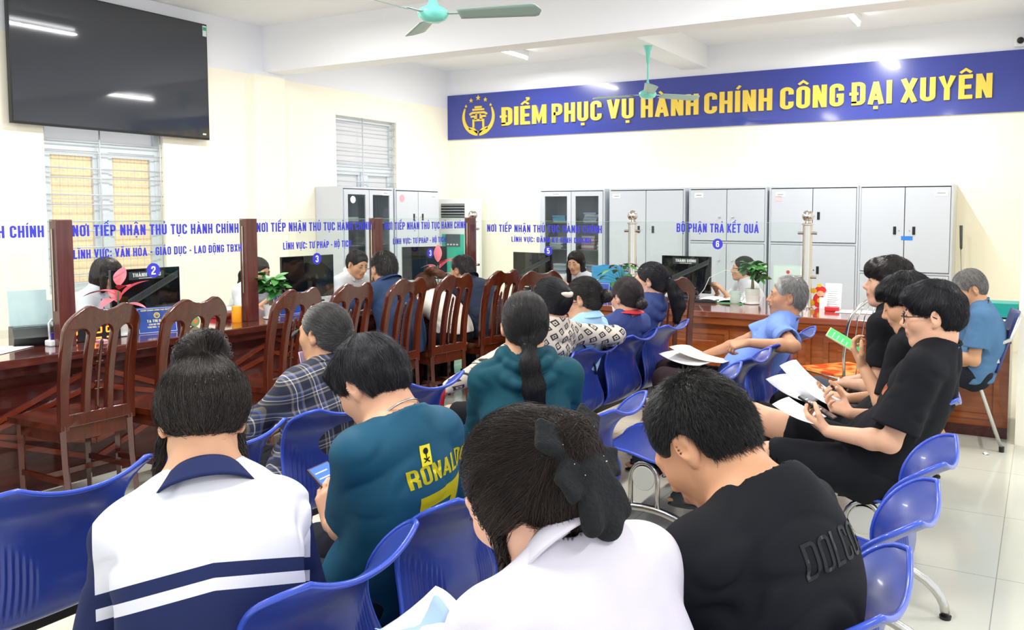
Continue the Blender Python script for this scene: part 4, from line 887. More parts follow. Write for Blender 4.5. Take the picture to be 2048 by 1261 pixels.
# ---------------------------------------------------------------- steel cabinets
M_FILE = [mat('file %s' % c, c, .6) for c in ('e8eaee', 'b9c6e6', '6fb3d8', 'd98c98', 'c9ced6', '5f8fc8')]
def cabinet(x, y, z_, w, rot, label, doors, H=1.83, D=.44, top=None, shelves=(), grp_=None, side=None):
    t = thing('filing_cabinet', label, 'cabinet', (x, y, 0), rot, grp_ or 'grey steel filing cabinets'); e = .022
    b = MB(); b.box(-w/2, -w/2+e, 0, D, .09, H-e); b.box(w/2-e, w/2, 0, D, .09, H-e); b.box(-w/2, w/2, -.004, D, H-e, H); b.box(-w/2, w/2, 0, D, .04, .09); b.box(-w/2+e, w/2-e, D-.01, D, .09, H-e)
    for z in sorted(set([d[2] for d in doors if d[2] > .2])): b.box(-w/2+e, w/2-e, 0, D-.01, z-.028, z-.004)
    b.box(-.012, .012, .0, .03, .09, H-e) if top == 'mid' else None
    b.box(-w/2+.02, w/2-.02, .03, D-.03, 0, .04); b.build('body', M_CAB, t)
    for z in shelves: MB().box(-w/2+e, w/2-e, .05, D-.01, z-.012, z).build('shelf', M_CABI, t)
    for (x0, x1, z0, z1, kind, hx, hz) in doors:
        b = MB(); g = .004
        if kind == 'glass':
            f = .065; b.box(x0+g, x0+f, -.012, .012, z0+g, z1-g); b.box(x1-f, x1-g, -.012, .012, z0+g, z1-g); b.box(x0+f, x1-f, -.012, .012, z0+g, z0+f); b.box(x0+f, x1-f, -.012, .012, z1-f, z1-g)
            d = b.build('door', M_CAB, t); MB().box(x0+f, x1-f, -.003, .003, z0+f, z1-f).build('pane', M_PANE, d)
        else:
            b.box(x0+g, x1-g, -.012, .012, z0+g, z1-g, bev=.003); d = b.build('door', M_CAB, t)
            for k, zz in enumerate((z0+(z1-z0)*.5,)): pass
        if kind == 'knob': MB().lathe([(.012, 0), (.012, -.02), (.006, -.026)], 12, (hx, -.012, hz), axis='y').build('knob', M_STEEL, d, True)
        elif hx is not None:
            h = MB(); h.box(hx-.016, hx+.016, -.017, -.011, hz-.045, hz+.045, bev=.002); h.build('handle', M_BLK, d); l = MB(); l.lathe([(.008, -.012), (.008, -.018)], 10, (hx+(.045 if hx < 0 else -.045), 0, hz), axis='y'); l.build('lock', M_STEEL, d)
    return t
H_ = 1.83
def lab(t, x, z, w=.11, c='ffffff', y=-.0135, h=.055, name='label_sticker'):
    b = MB(); b.box(x-w/2, x+w/2, y-.001, y+.001, z-h/2, z+h/2); o = b.build(name, mat('sticker '+c, c, .5), t)
    if c == 'ffffff':
        q = MB(); q.box(x-w*.32, x+w*.32, y-.0018, y-.001, z-.006, z+.006); q.build('print_line', mat('grey print', '9aa0a8', .6), o)
    return o
FY = 9.86; LB = 'grey steel back wall cabinet, '
cA = cabinet(-5.60, FY, 0, 1.0, 0, LB+'with two glass doors showing files', [(-.478, 0, .62, 1.80, 'glass', None, 0), (0, .478, .62, 1.80, 'glass', None, 0), (-.478, 0, .1, .60, 'solid', -.05, .35), (0, .478, .1, .60, 'solid', .05, .35)], shelves=(1.38, 1.02, .66))
lab(cA, -.24, 1.765, .14)
cB = cabinet(-4.50, FY, 0, 1.06, 0, LB+'tall plain double doors, right of the glass one', [(-.508, 0, .1, 1.80, 'solid', -.10, 1.3), (0, .508, .1, 1.80, 'solid', .10, 1.3)]); lab(cB, -.42, 1.73)
cC = cabinet(-3.42, FY, 0, .99, 0, LB+'four doors with small steel knobs', [(-.473, 0, 1.17, 1.80, 'knob', -.09, 1.46), (0, .473, 1.17, 1.80, 'knob', .08, 1.46), (-.473, 0, .1, 1.14, 'knob', -.09, .93), (0, .473, .1, 1.14, 'knob', .08, .93)]); lab(cC, -.36, 1.73)
cD = cabinet(-2.38, FY, 0, 1.03, 0, LB+'four doors with black handles behind the steel post', [(-.493, 0, 1.17, 1.80, 'solid', -.07, 1.48), (0, .493, 1.17, 1.80, 'solid', .07, 1.48), (-.493, 0, .1, 1.14, 'solid', -.07, .85), (0, .493, .1, 1.14, 'solid', .07, .85)]); lab(cD, -.38, 1.73); lab(cD, -.40, 1.68, .07, 'f0c8cc')
cE = cabinet(-1.37, FY, 0, .98, 0, LB+'rightmost, with blue tape across the doors', [(-.468, 0, .86, 1.80, 'solid', -.10, 1.32), (0, .468, .86, 1.80, 'solid', .10, 1.32), (-.468, 0, .1, .83, 'solid', -.10, .5), (0, .468, .1, .83, 'solid', .10, .5)]); lab(cE, .37, 1.73, .13)
tp_ = MB(); tp_.box(-.03, .09, -.0145, -.013, 1.215, 1.26); tp_.build('tape', mat('blue tape', '2e7fe0', .4), cE)
SX = -7.55; SL = 'grey steel left wall cabinet, '
cF = cabinet(SX, 8.08, 0, .92, radians(90), SL+'nearer, with glass upper doors and a round sticker', [(-.438, 0, .80, 1.80, 'glass', None, 0), (0, .438, .80, 1.80, 'glass', None, 0), (-.438, 0, .1, .78, 'solid', -.08, .45), (0, .438, .1, .78, 'solid', .08, .45)], shelves=(1.38, 1.1)); lab(cF, .3, 1.76, .12)
b = MB(); b.lathe([(.045, -.006), (.045, -.008)], 24, (-.28, 0, 1.67), axis='y'); b.build('round_sticker', M_PAPER, cF)
cG = cabinet(SX, 9.03, 0, .92, radians(90), SL+'farther, with tall solid doors and a pink sticker', [(-.438, 0, .1, 1.80, 'solid', -.09, 1.45), (0, .438, .1, 1.80, 'solid', .09, 1.45)]); lab(cG, .33, 1.73, .12)
b = MB(); b.lathe([(.05, -.013), (.05, -.015)], 24, (-.33, 0, 1.70), axis='y'); b.build('round_sticker', mat('pink sticker', 'e8a7b4', .5), cG)
# files inside the glass cabinets
rng = random.Random(5); FG = 'files stacked in the glass cabinets'
fproto = None
def fstack(x, y, z, n, cols, w=.2, d=.27, rot=0, lbl='flat'):
    ls = []; cc = [cols[k % len(cols)] for k in range(n)]
    for k in range(n):
        th = rng.uniform(.012, .028); b = MB(); b.box(-w/2, w/2, -d/2, d/2, 0, th, bev=.002); 
        o = b.build('file_folder', M_FILE[cols[k % len(cols)]], None); o.location = (x+rng.uniform(-.01, .01), y+rng.uniform(-.008, .008), z); o.rotation_euler = (0, 0, rot+rng.uniform(-.08, .08)); z += th+.0008
        ls.append(o)
    for k, o in enumerate(reversed(ls)):
        nm_ = ['topmost', 'second from the top', 'third down', 'fourth down', 'fifth down', 'sixth down', 'seventh down', 'lowest'][k]
        tag(o, '%s file, %s of %s' % (['white', 'pale blue', 'blue', 'pink', 'grey', 'mid blue'][cc[len(ls)-1-k]], nm_, lbl), 'file', FG)
fstack(-5.85, FY+.22, 1.381, 4, [0, 2, 2, 2], lbl='the low top shelf stack, left glass door'); fstack(-5.36, FY+.22, 1.381, 7, [4, 0, 1, 4], lbl='the tall stack, top shelf, right glass door'); fstack(-5.17, FY+.22, 1.381, 3, [0, 4], .12, lbl='the short stack, right edge of the top shelf')
fstack(-5.9, FY+.22, 1.021, 7, [0, 4, 1], lbl='the middle shelf stack, left glass door'); fstack(-5.66, FY+.22, 1.021, 3, [4], .1, lbl='the small stack, centre of the middle shelf'); fstack(-5.40, FY+.22, 1.021, 8, [3, 0, 3, 4], lbl='the tall pinkish middle shelf stack, right door'); fstack(-5.20, FY+.22, 1.021, 5, [0, 5], .12, lbl='the short stack, middle shelf right end')
fstack(-5.85, FY+.22, .661, 8, [4, 0, 1], lbl='the left stack on the lowest glass door shelf'); fstack(-5.36, FY+.22, .661, 8, [3, 0, 5, 4], lbl='the right stack, lowest glass door shelf')
fstack(SX-.22, 7.9, 1.381, 4, [4, 0], rot=1.57, lbl='the top shelf stack, left wall glass cabinet'); fstack(SX-.22, 8.28, 1.101, 6, [0, 1, 4], rot=1.57, lbl='the middle shelf stack, left wall glass cabinet')
# ---------------------------------------------------------------- standing air conditioner, mop, small camera
t = thing('air_conditioner', 'white floor standing air conditioner with teal panel in the far corner', 'air conditioner', (-7.55, 9.93, 0), 0)
MB().box(-.27, .27, -.12, .22, 0, 1.72, bev=.015).build('body', M_WHT, t)
b = MB(); b.box(-.21, .21, -.128, -.119, 1.44, 1.64); b.build('outlet', mat('vent dark', '3a4146', .5), t)
for k in range(5): MB().box(-.21, .21, -.145, -.12, 1.46+k*.04, 1.466+k*.04).build('louvre', M_WHT, t)
MB().box(-.2, .2, -.124, -.119, .15, 1.2).build('front_panel', mat('teal panel', '3fc2a6', .4), t)
b = MB(); b.box(-.13, .13, -.13, -.12, 1.02, 1.20); o = b.build('control_display', mat('grey display', '59636b', .25), t); 
for k in range(4): MB().box(-.1+k*.055, -.07+k*.055, -.134, -.13, 1.04, 1.06).build('button', M_WHT, o)
t = thing('mop', 'mop with a dark grey handle leaning beside the rightmost cabinet', 'mop', (-.80, 10.0, 0))
b = MB(); b.tube([(.06, .02, .02), (0, 0, 1.15)], .010, 8); b.build('pole', M_STEEL, t, True); b = MB(); b.tube([(0, 0, 1.13), (-.005, -.015, 1.38)], [.014, .018], 10); b.build('grip', mat('grey grip', '4e565a', .5), t, True)
b = MB(); b.lathe([(.01, .05), (.07, .0), (.09, .0)], 16, (.06, .02, 0.001)); b.build('head', M_WHT, t)
t = thing('security_camera', 'small dome security camera on the back wall above the sign', 'camera', (-.30, HY1, 3.36))
MB().box(-.06, .06, -.05, 0, -.06, .06, bev=.01).build('housing', M_WHT, t); MB().lathe([(.035, -.05), (.034, -.07), (.02, -.085), (.001, -.09)], 20, (0, 0, 0), axis='y').build('lens', M_BLK, t, True)
# ================================================================== counters
t = thing('service_counter', 'long dark red wooden counter along the left with a diamond moulded front', 'counter', (-4.65, 3.2, 0))
def rel(o, b_): b_.v = [(v[0]-o.location.x, v[1]-o.location.y, v[2]-o.location.z) for v in b_.v]; return b_
CY0 = .9
rel(t, MB().box(-5.30, -4.60, CY0, 6.10, .705, .75, bev=.006)).build('worktop', M_WT, t)
b = MB(); b.box(-4.74, -4.70, CY0+.03, 6.09, 0.08, .705); b.box(-5.26, -4.74, CY0+.03, CY0+.07, .0, .705); b.box(-4.74, -4.71, CY0+.03, 6.09, 0, .08); rel(t, b).build('front_panel', M_WD, t)
b = MB(); b.box(-4.70, -4.63, CY0+.02, 6.10, .655, .705); rel(t, b).build('top_rail', M_WD, t)
for k in range(-1, 3):
    c = 2.80+1.27*k
    for s_ in (0, .10):
        b = MB(); X = -4.695; hw, hh = .64-s_*.6, .26-s_; zc = .37; P_ = [(c-hw, zc), (c, zc+hh), (c+hw, zc), (c, zc-hh)]
        if c-hw < CY0 or c+hw > 6.1: pass
        for i in range(4):
            a, d = P_[i], P_[(i+1) % 4]; b.bar((X, max(CY0+.05, a[0]), a[1]), (X, max(CY0+.05, d[0]), d[1]), .028, .016, up=(1, 0, 0))
        rel(t, b).build('moulding', M_MOLD, t)
    if c+.635 < 6: rel(t, MB().box(-4.70, -4.682, c+.61, c+.66, .02, .655)).build('stile', M_WD, t)
t2 = thing('service_counter', 'brown wooden counter across the back with panelled front below section 6', 'counter', (-2.7, 6.5, 0))
rel(t2, MB().box(-5.30, -.16, 6.12, 6.95, .705, .75, bev=.006)).build('worktop', M_WRT, t2)
b = MB(); b.box(-4.70, -.18, 6.22, 6.25, .0, .705); b.box(-.21, -.18, 6.25, 6.9, 0, .705); rel(t2, b).build('front_panel', M_WR, t2)
rel(t2, MB().box(-4.7, -.17, 6.15, 6.22, .65, .705)).build('top_rail', M_WR, t2)
for k in range(7):
    x0 = -4.55+k*.63; b = MB()
    for q in ((x0, x0+.035, .12, .6), (x0+.50, x0+.535, .12, .6), (x0+.035, x0+.50, .12, .155), (x0+.035, x0+.50, .565, .6)): b.box(q[0], q[1], 6.205, 6.22, q[2], q[3])
    b.box(x0+.10, x0+.435, 6.21, 6.22, .21, .51, bev=.004); rel(t2, b).build('raised_panel', M_WR, t2)
rel(t2, MB().box(-4.7, -.18, 6.2, 6.22, .0, .07)).build('plinth', M_WD, t2)
# posts
PY = [1.47, 2.74, 4.005, 5.27, 6.57]
for i, y in enumerate(PY):
    t = thing('wooden_post', 'dark wooden counter post, ' + ['left of the section ending in CHINH, nearest the camera', 'between the first two glass screens', 'beside the orange cylinder and potted plant', 'fourth along, near the seated clerk in white', 'at the far corner with the steel ball behind it'][i], 'post', (-4.85, y, .75), 0, 'wooden screen posts')
    MB().box(-.035, .035, -.045, .045, 0, .712, bev=.004).build('shaft', M_POST, t); b = MB(); b.box(-.004, .004, -.053, -.046, .2, .66); b.build('glass_clip', M_STEEL, t)
for x, y, r, lb in ((-4.93, 6.72, .05, 'behind the far corner wooden post'), (-3.19, 6.70, .055, 'between the section 5 and section 6 glass screens'), (-1.655, 6.70, .055, 'at the right end of the section 6 screen')):
    t = thing('steel_post', 'round steel post with ball top %s' % lb, 'post', (x, y, .75), 0, 'steel ball posts'); k = r/.05*.037
    MB().lathe([(.055, 0), (.055, .006), (.042, .012), (k*.92, .03), (k*.92, .66), (k*1.15, .665), (k*1.15, .675), (k*.8, .68), (k*.6, .70)], 24).build('shaft', M_STEEL, t, auto=40)
    b = MB(); n = 14; R_ = .046; b.lathe([(max(.001, R_*sin(pi*i/n)), .735-R_*cos(pi*i/n)) for i in range(n+1)], 24); b.build('ball', M_STEEL, t, True)
    for zz in (.25, .60): b = MB(); b.lathe([(.012, -.035-k), (.012, -k*.8)], 10, (0, 0, zz), axis='x'); b.lathe([(.012, k*.8), (.012, .035+k)], 10, (0, 0, zz), axis='x'); b.build('glass_clip', M_STEEL, t)
def screen(name_lbl, a, c, X=None, Y=None, z0=.83, z1=1.43, rows=(), badge=None):
    """partition glass with vinyl lettering on the visitors' side"""
    if X is not None: t = thing('glass_screen', name_lbl, 'glass screen', (X, (a+c)/2, .75), 0, 'counter glass screens'); PLC = lambda x, z, d: (.0055+d, x-(a+c)/2, z-.75); g = MB().box(-.005, .005, a-(a+c)/2, c-(a+c)/2, z0-.75, z1-.75); e = MB().box(-.0051, .0051, a-(a+c)/2, c-(a+c)/2, z1-.7505, z1-.7485)
    else: t = thing('glass_screen', name_lbl, 'glass screen', ((a+c)/2, Y, .75), 0, 'counter glass screens'); PLC = lambda x, z, d: (x-(a+c)/2, -.0055-d, z-.75); g = MB().box(a-(a+c)/2, c-(a+c)/2, -.005, .005, z0-.75, z1-.75); e = MB().box(a-(a+c)/2, c-(a+c)/2, -.0051, .0051, z1-.7505, z1-.7485)
    g.build('pane', M_GLASS, t); e.build('top_edge', M_EDGE, t)
    for s, x0, x1, zb, h in rows:
        b = MB(); text(b, s, h, x1-x0, .001, x0=x0, z0=zb, place=PLC, gap=.10, sp=.36); b.build('lettering', M_LET, t)
    if badge:
        ch, cx_, cz_ = badge; b = MB(); n = 32; V = [PLC(cx_+.045*cos(2*pi*k/n), cz_+.045*sin(2*pi*k/n), d) for d in (0, .001) for k in range(n)]
        b.add(V, [tuple(range(n)), tuple(range(2*n-1, n-1, -1))]+[(k, (k+1) % n, n+(k+1) % n, n+k) for k in range(n)]); o = b.build('number_badge', M_LET, t); o['label'] = 'round blue badge reading %s' % ch
        b = MB(); text(b, ch, .052, .028, .001, x0=cx_-.014, z0=cz_-.026, place=lambda x, z, d: (lambda q: q)(tuple(np.array(PLC(x, z, d))+np.array(PLC(0, 0, .0012))-np.array(PLC(0, 0, 0)))), w=.5); b.build('numeral', M_PAPER, o)
    return t
N = 'NƠI TIẾP NHẬN THỦ TỤC HÀNH CHÍNH'
screen('glass screen at the left edge, its blue lettering cut to CHINH', 1.52, 2.69, X=-4.85, z1=1.455, rows=[(N, 1.55, 2.645, 1.365, .065), ('LĨNH VỰC: ĐẤT ĐAI', 1.8, 2.4, 1.24, .05)])
screen('glass screen reading LAO DONG TBXH with badge 2', 2.79, 3.955, X=-4.85, z1=1.455, rows=[(N, 2.80, 3.92, 1.365, .065), ('LĨNH VỰC: VĂN HÓA - GIÁO DỤC - LAO ĐỘNG TBXH', 2.80, 3.94, 1.237, .052)], badge=('2', 3.285, 1.145))
screen('glass screen with badge 3 in front of the male clerk', 4.055, 5.22, X=-4.85, z1=1.455, rows=[(N, 4.07, 5.21, 1.367, .065), ('LĨNH VỰC: TƯ PHÁP - HỘ TỊCH', 4.30, 4.98, 1.235, .052)], badge=('3', 4.62, 1.155))
screen('farther glass screen with badge 3, beside the corner post', 5.32, 6.52, X=-4.85, z1=1.455, rows=[(N, 5.37, 6.49, 1.36, .065), ('LĨNH VỰC: TƯ PHÁP - HỘ TỊCH', 5.47, 6.18, 1.237, .05)], badge=('3', 5.96, 1.145))
screen('glass screen reading DANG KY KINH DOANH with badge 5', -4.84, -3.24, Y=6.70, z1=1.43, rows=[(N, -4.74, -3.49, 1.325, .07), ('LĨNH VỰC: ĐĂNG KÝ KINH DOANH', -4.46, -3.60, 1.232, .05)], badge=('5', -4.05, 1.155))
screen('glass screen reading BO PHAN TRA KET QUA with badge 6', -3.14, -1.71, Y=6.70, z1=1.43, rows=[('BỘ PHẬN TRẢ KẾT QUẢ', -2.77, -2.05, 1.345, .075)], badge=('6', -2.40, 1.25))
# ---------------------------------------------------------------- computer monitors
def monitor(x, y, rot, label, w=.55, h=.32, brand=True, top=1.11, band=True):
    t = thing('computer_monitor', label, 'monitor', (x, y, .75), rot, 'computer monitors'); z1 = top-.75; z0 = z1-h
    MB().box(-w/2, w/2, -.012, .014, z0, z1, bev=.004).build('screen_housing', M_DARKG, t)
    MB().box(-w/2+.01, w/2-.01, .0142, .016, z0+.015, z1-.01).build('display', mat('monitor display', '3b5f8c', .2, emit=.6), t)
    b = MB(); b.bar((0, -.02, 0.01), (0, -.015, z0+.14), .045, .02, up=(0, 1, 0)); b.box(-.1, .1, -.09, .09, 0, .012, bev=.004); b.build('stand', M_BLK, t)
    if band:
        o = MB(); o.prism([(-w*.28, z0+h*.30), (w*.47, z0+h*.80), (w*.47, z0+h*.93), (-w*.28, z0+h*.45)], -.012, -.015, 'xz'); o = o.build('vent_band', mat('vent band grey', '4d5457', .3), t)
        v = MB()
        for k in range(34): u = k/33; xx = -w*.27+u*w*.73; zz = z0+h*(.31+.495*u); v.bar((xx, -.0155, zz+.008), (xx+.004, -.0155, zz+h*.12), .004, .001, up=(0, 1, 0))
        v.build('slits', M_BLK, o)
    if brand:
        o = MB().box(-.13, .13, -.0155, -.012, z1-.075, z1-.02, bev=.001).build('brand_plate', mat('plate grey', '3a4144', .3), t)
        b = MB(); text(b, 'THÀNH GIÓNG', .026, .21, .0008, center=True, z0=z1-.056, place=lambda x, z, d: (x, -.0157-d, z)); b.build('lettering', M_WHT, o); b = MB(); b.box(-.06, .06, -.0165, -.0157, z1-.068, z1-.064); b.build('underline', M_WHT, o)
    return t
M1 = 'dark computer monitor seen from behind, '
monitor(-5.5, 3.67, radians(90), M1+'before the clerk with glasses at section 2', .51, .38, top=1.115)
monitor(-5.5, 5.14, radians(90), M1+'blank, left of the male clerk', .57, .36, False, top=1.14, band=False)
monitor(-5.6, 6.80, radians(60), M1+'behind the far badge 3', .48, .34, False, top=1.16, band=False)
monitor(-4.51, 7.15, radians(-8), M1+'left of the long haired clerk at section 5', .50, .34, False, top=1.11)
monitor(-2.92, 7.3, radians(-4), M1+'at section 6, left of the clerk facing away', .50, .34, top=1.11)
# ---------------------------------------------------------------- things on the counter
def leafmesh(b, base, d, L, W, curl=.3, mi=0, up=(0, 0, 1), fold=.25, n=7):
    base = Vector(base); d = Vector(d).normalized(); s = d.cross(Vector(up)); s = s.normalized() if s.length > .01 else Vector((1, 0, 0)); u = s.cross(d)
    def P(a, v):
        w = W*.5*(sin(pi*min(1, a*.96+.02))**.75)*(1-a*.25); x = (v-.5)*2; return tuple(base+d*(L*a)+s*(w*x)+u*(-curl*L*a*a+fold*abs(x)*w))
    b.grid(P, n, 4, mi); return b
M_LEAF = mat('green leaf', '4f8f46', .4, vary=.25, bscale=30); M_LEAFD = mat('dark green leaf', '2f6e35', .35, vary=.25, bscale=30); M_RED = mat('red leaf', 'c8324a', .45, vary=.2, bscale=25); M_PINK = mat('pink red leaf', 'dd6f7f', .45, vary=.2, bscale=25)
M_POT = mat('white ceramic pot', 'e9e9e6', .25); M_STEM = mat('plant stem', '8a7a5c', .6); M_SOIL = mat('soil', '3b2b20', .9)
def pot(t, r=.055, h=.10, m=None, saucer=True):
    b = MB(); b.lathe([(r*.72, 0), (r*.8, .01), (r, h*.85), (r*1.02, h), (r*.9, h), (r*.88, h-.012)], 28); b.build('pot', m or M_POT, t, auto=50)
    MB().lathe([(r*.87, h-.014), (.001, h-.010)], 20).build('soil', M_SOIL, t)
    if saucer: MB().lathe([(r*.8, -.0), (r*1.05, .004), (r*1.08, .012), (r*.8, .008)], 24).build('saucer', m or M_POT, t, auto=50)
def plant(x, y, label, kind, r=.055, h=.10, seed=1, H=.3, name='potted_plant', cat='plant', z=.75):
    t = thing(name, label, cat, (x, y, z)); g = random.Random(seed)
    if kind != 'none': pot(t, r, h)
    if kind == 'money':
        b = MB(); b.tube([(0, 0, h-.02), (.003, 0, h+.03), (0, .003, h+.08)], [.016, .013, .009], 10); b.build('stem', M_STEM, t, True)
        for k in range(20):
            a = k*2.4+g.uniform(-.3, .3); e = g.uniform(.1, 1.2); rr = g.uniform(.05, .11); c = Vector((cos(a)*cos(e)*rr, sin(a)*cos(e)*rr, h+.07+sin(e)*H*.55*g.uniform(.6, 1)))
            st = MB(); st.tube([(0, 0, h+.06), (c.x*.5, c.y*.5, (h+.08+c.z)/2+.02), tuple(c)], .0018, 5); o = st.build('branch', M_LEAFD, t, True)
            lf = MB(); n = 4
            for j in range(n): aa = a+(j-1.5)*.9; leafmesh(lf, c, (cos(aa), sin(aa), g.uniform(-.5, .5)+.15-.30*abs(j-1.5)/2+g.uniform(-.1, .2)), g.uniform(.07, .10), .06, .18, fold=.12, up=(g.uniform(-.8, .8), g.uniform(-.8, .8), 1))
            lf.build('leaf', M_LEAF if k % 3 else M_LEAFD, o, True, fix=False)
    if kind == 'red':
        for k in range(7):
            a = k*2.4+.4; e = (.35, .8, .2, .9, .3, .6, 1.3)[k]; c = Vector((cos(a)*.02, sin(a)*.02, h+.07+.02*k)); d = (cos(a)*cos(e), sin(a)*cos(e), sin(e)); lf = MB(); leafmesh(lf, c, d, g.uniform(.13, .19), .085, .45, n=10); o = lf.build('leaf', M_RED if k % 2 else M_PINK, t, True, fix=False)
        b = MB(); b.tube([(0, 0, h-.02), (0, 0, h+.16)], .005, 8)
        for k in range(5): leafmesh(b, (0, 0, h+.05), (cos(k*1.3), sin(k*1.3), .3), .08, .035, .4)
        b.build('stem', M_LEAFD, t, True)
    if kind == 'anthurium':
        for k in range(20):
            a = k*2.4; e = g.uniform(.2, 1.1); rr = g.uniform(.08, .17); c = Vector((cos(a)*cos(e)*rr, sin(a)*cos(e)*rr, h+sin(e)*H*.75)); st = MB(); st.tube([(0, 0, h), (c.x*.4, c.y*.4, h+(c.z-h)*.7), tuple(c)], .002, 5); o = st.build('stem', M_LEAFD, t, True)
            lf = MB(); red = k % 5 == 0; leafmesh(lf, c, (cos(a), sin(a), -.1 if not red else .5), .10 if not red else .07, .07 if not red else .05, .3); q = lf.build('leaf' if not red else 'flower', (M_RED if red else (M_LEAF if k % 2 else M_LEAFD)), o, True, fix=False)
    return t
plant(-4.95, 3.12, 'pink and red leaved plant in a white pot on the left counter', 'red', .062, .115, seed=3, H=.3)
plant(-4.82, 4.16, 'bushy green money plant in a white pot beside the dark wooden post', 'money', .052, .10, seed=4, H=.33)
plant(-3.25, 6.60, 'anthurium with red flowers on the back counter behind the blue nameplate', 'anthurium', .06, .12, seed=6, H=.3)
plant(-2.13, 6.80, 'green leafy plant in a white pot on the back counter at section 6', 'money', .062, .13, seed=8, H=.30)
plant(-4.95, 6.20, 'red leaved plant behind the man in the dark shirt, near the corner post', 'red', .055, .11, seed=9, H=.3)
def emblem(t, x, y, z, r, fx):
    b = MB(); n = 20
    for k in range(n): a, c = 2*pi*k/n, 2*pi*(k+1)/n; b.add([fx(r*cos(a), r*sin(a)), fx(r*cos(c), r*sin(c)), fx(r*.7*cos(c), r*.7*sin(c)), fx(r*.7*cos(a), r*.7*sin(a))], [(0, 1, 2, 3)])
    for q in ((-.4, -.4, -.25, .2), (.25, -.4, .4, .2), (-.5, .2, .5, .35), (-.25, .4, .25, .52)): b.add([fx(q[0]*r, q[1]*r), fx(q[2]*r, q[1]*r), fx(q[2]*r, q[3]*r), fx(q[0]*r, q[3]*r)], [(0, 1, 2, 3)])
    return b.build('emblem', M_GOLD, t)
def nameplate(x, y, rot, label, rows, w=.23, h=.16):
    t = thing('name_plate', label, 'name plate', (x, y, .75), rot, 'blue name plates'); bl = mat('name plate blue', '24479e', .25)
    b = MB(); b.prism([(-.045, 0), (-.005, h), (0, h), (.045, 0)], -w/2, w/2, 'yz'); b.build('stand', bl, t)
    sl = .04/h
    def F(x_, z_, d=.001): return (x_, -.045+z_*sl-d, z_)
    q = MB(); bw = .004
    for r in ((-w/2+.005, -w/2+.007, .005, h-.006), (w/2-.007, w/2-.005, .005, h-.006), (-w/2+.005, w/2-.005, h-.008, h-.006), (-w/2+.005, w/2-.005, .005, .007)):
        q.add([F(r[0], r[2]), F(r[1], r[2]), F(r[1], r[3]), F(r[0], r[3])], [(0, 1, 2, 3)])
    q.build('border', M_WHT, t); emblem(t, 0, 0, 0, .018, lambda a, c: F(a, c+h*.68, .0012))
    for s, z, hh, ww in rows:
        b = MB(); text(b, s, hh, ww, .0004, center=True, z0=z, place=lambda a, c, d: F(a, c, .001+d)); b.build('lettering', mat('plate lettering', 'e9dfae', .5), t)
    return t
nameplate(-4.90, 3.33, radians(72), 'blue name plate with gold emblem on the left counter, right of the red plant', [('TẠ THỊ OANH', .068, .016, .12), ('CÁN BỘ TIẾP NHẬN', .050, .009, .10), ('VĂN HÓA - LAO ĐỘNG', .034, .009, .12), ('HÀNH CHÍNH CÔNG ĐẠI XUYÊN', .138, .008, .18)])
nameplate(-4.93, 4.42, radians(84), 'blue name plate behind the chair backs, right of the money plant', [('TƯ PHÁP', .068, .016, .09), ('HỘ TỊCH', .046, .010, .07)])
nameplate(-3.37, 6.40, radians(-4), 'blue name plate on the back counter in front of the anthurium', [('CÁN BỘ', .070, .016, .10), ('ĐĂNG KÝ KINH DOANH', .048, .009, .14)], w=.25, h=.16)
# document stand, pen holder, clock, papers on the left counter
t = thing('card_scanner', 'black wedge shaped scanner with a clear upright sheet on the left counter', 'scanner', (-5.07, 2.68, .75), radians(70))
b = MB(); b.prism([(-.09, 0), (-.12, .05), (-.07, .10), (.09, .10), (.10, 0)], -.10, .10, 'yz'); b.build('body', M_BLK, t); MB().box(-.085, .085, -.02, .07, .098, .102).build('slot_cover', M_DARKG, t)
b = MB(); b.bar((0, .08, .10), (0, .12, .30), .19, .003, up=(0, 1, 0)); b.build('paper_support', mat('translucent smoke plastic', 'b9ccd2', .2), t)
t = thing('acrylic_stand', 'pale clear acrylic stand behind the scanner', 'stand', (-5.28, 2.95, .75), radians(75))
b = MB(); b.bar((0, 0, .0), (0, .03, .22), .2, .004, up=(0, 1, 0)); b.box(-.1, .1, -.06, .0, 0, .004); b.build('sheet', mat('pale acrylic', 'c3d3da', .2), t)
t = thing('pen_holder', 'white and purple loop shaped pen stand in front of the scanner', 'pen holder', (-4.90, 2.72, .75), radians(90)); pu = mat('purple plastic', '3a3192', .35)
MB().box(-.05, .05, -.03, .03, 0, .035, bev=.008).build('base', M_WHT, t)
for s in (-1, 1): b = MB(); b.tube([(s*.022-.014, 0, .03), (s*.022-.016, 0, .13), (s*.022, 0, .15), (s*.022+.016, 0, .13), (s*.022+.014, 0, .03)], .006, 8); b.build('loop', M_WHT, t, True); MB().box(s*.022-.01, s*.022+.01, -.012, .012, .035, .075, bev=.003).build('clip', pu, t)
t = thing('led_clock', 'black digital clock with glowing orange red digits on the left counter', 'clock', (-4.90, 2.92, .75), radians(84))
MB().box(-.16, .16, -.02, .025, 0, .095, bev=.005).build('case', M_BLK, t); mled = mat('led digit', 'ff5a1c', .4, emit=5)
SEG = {'2': 'abged', '5': 'afgcd', '1': 'bc'}
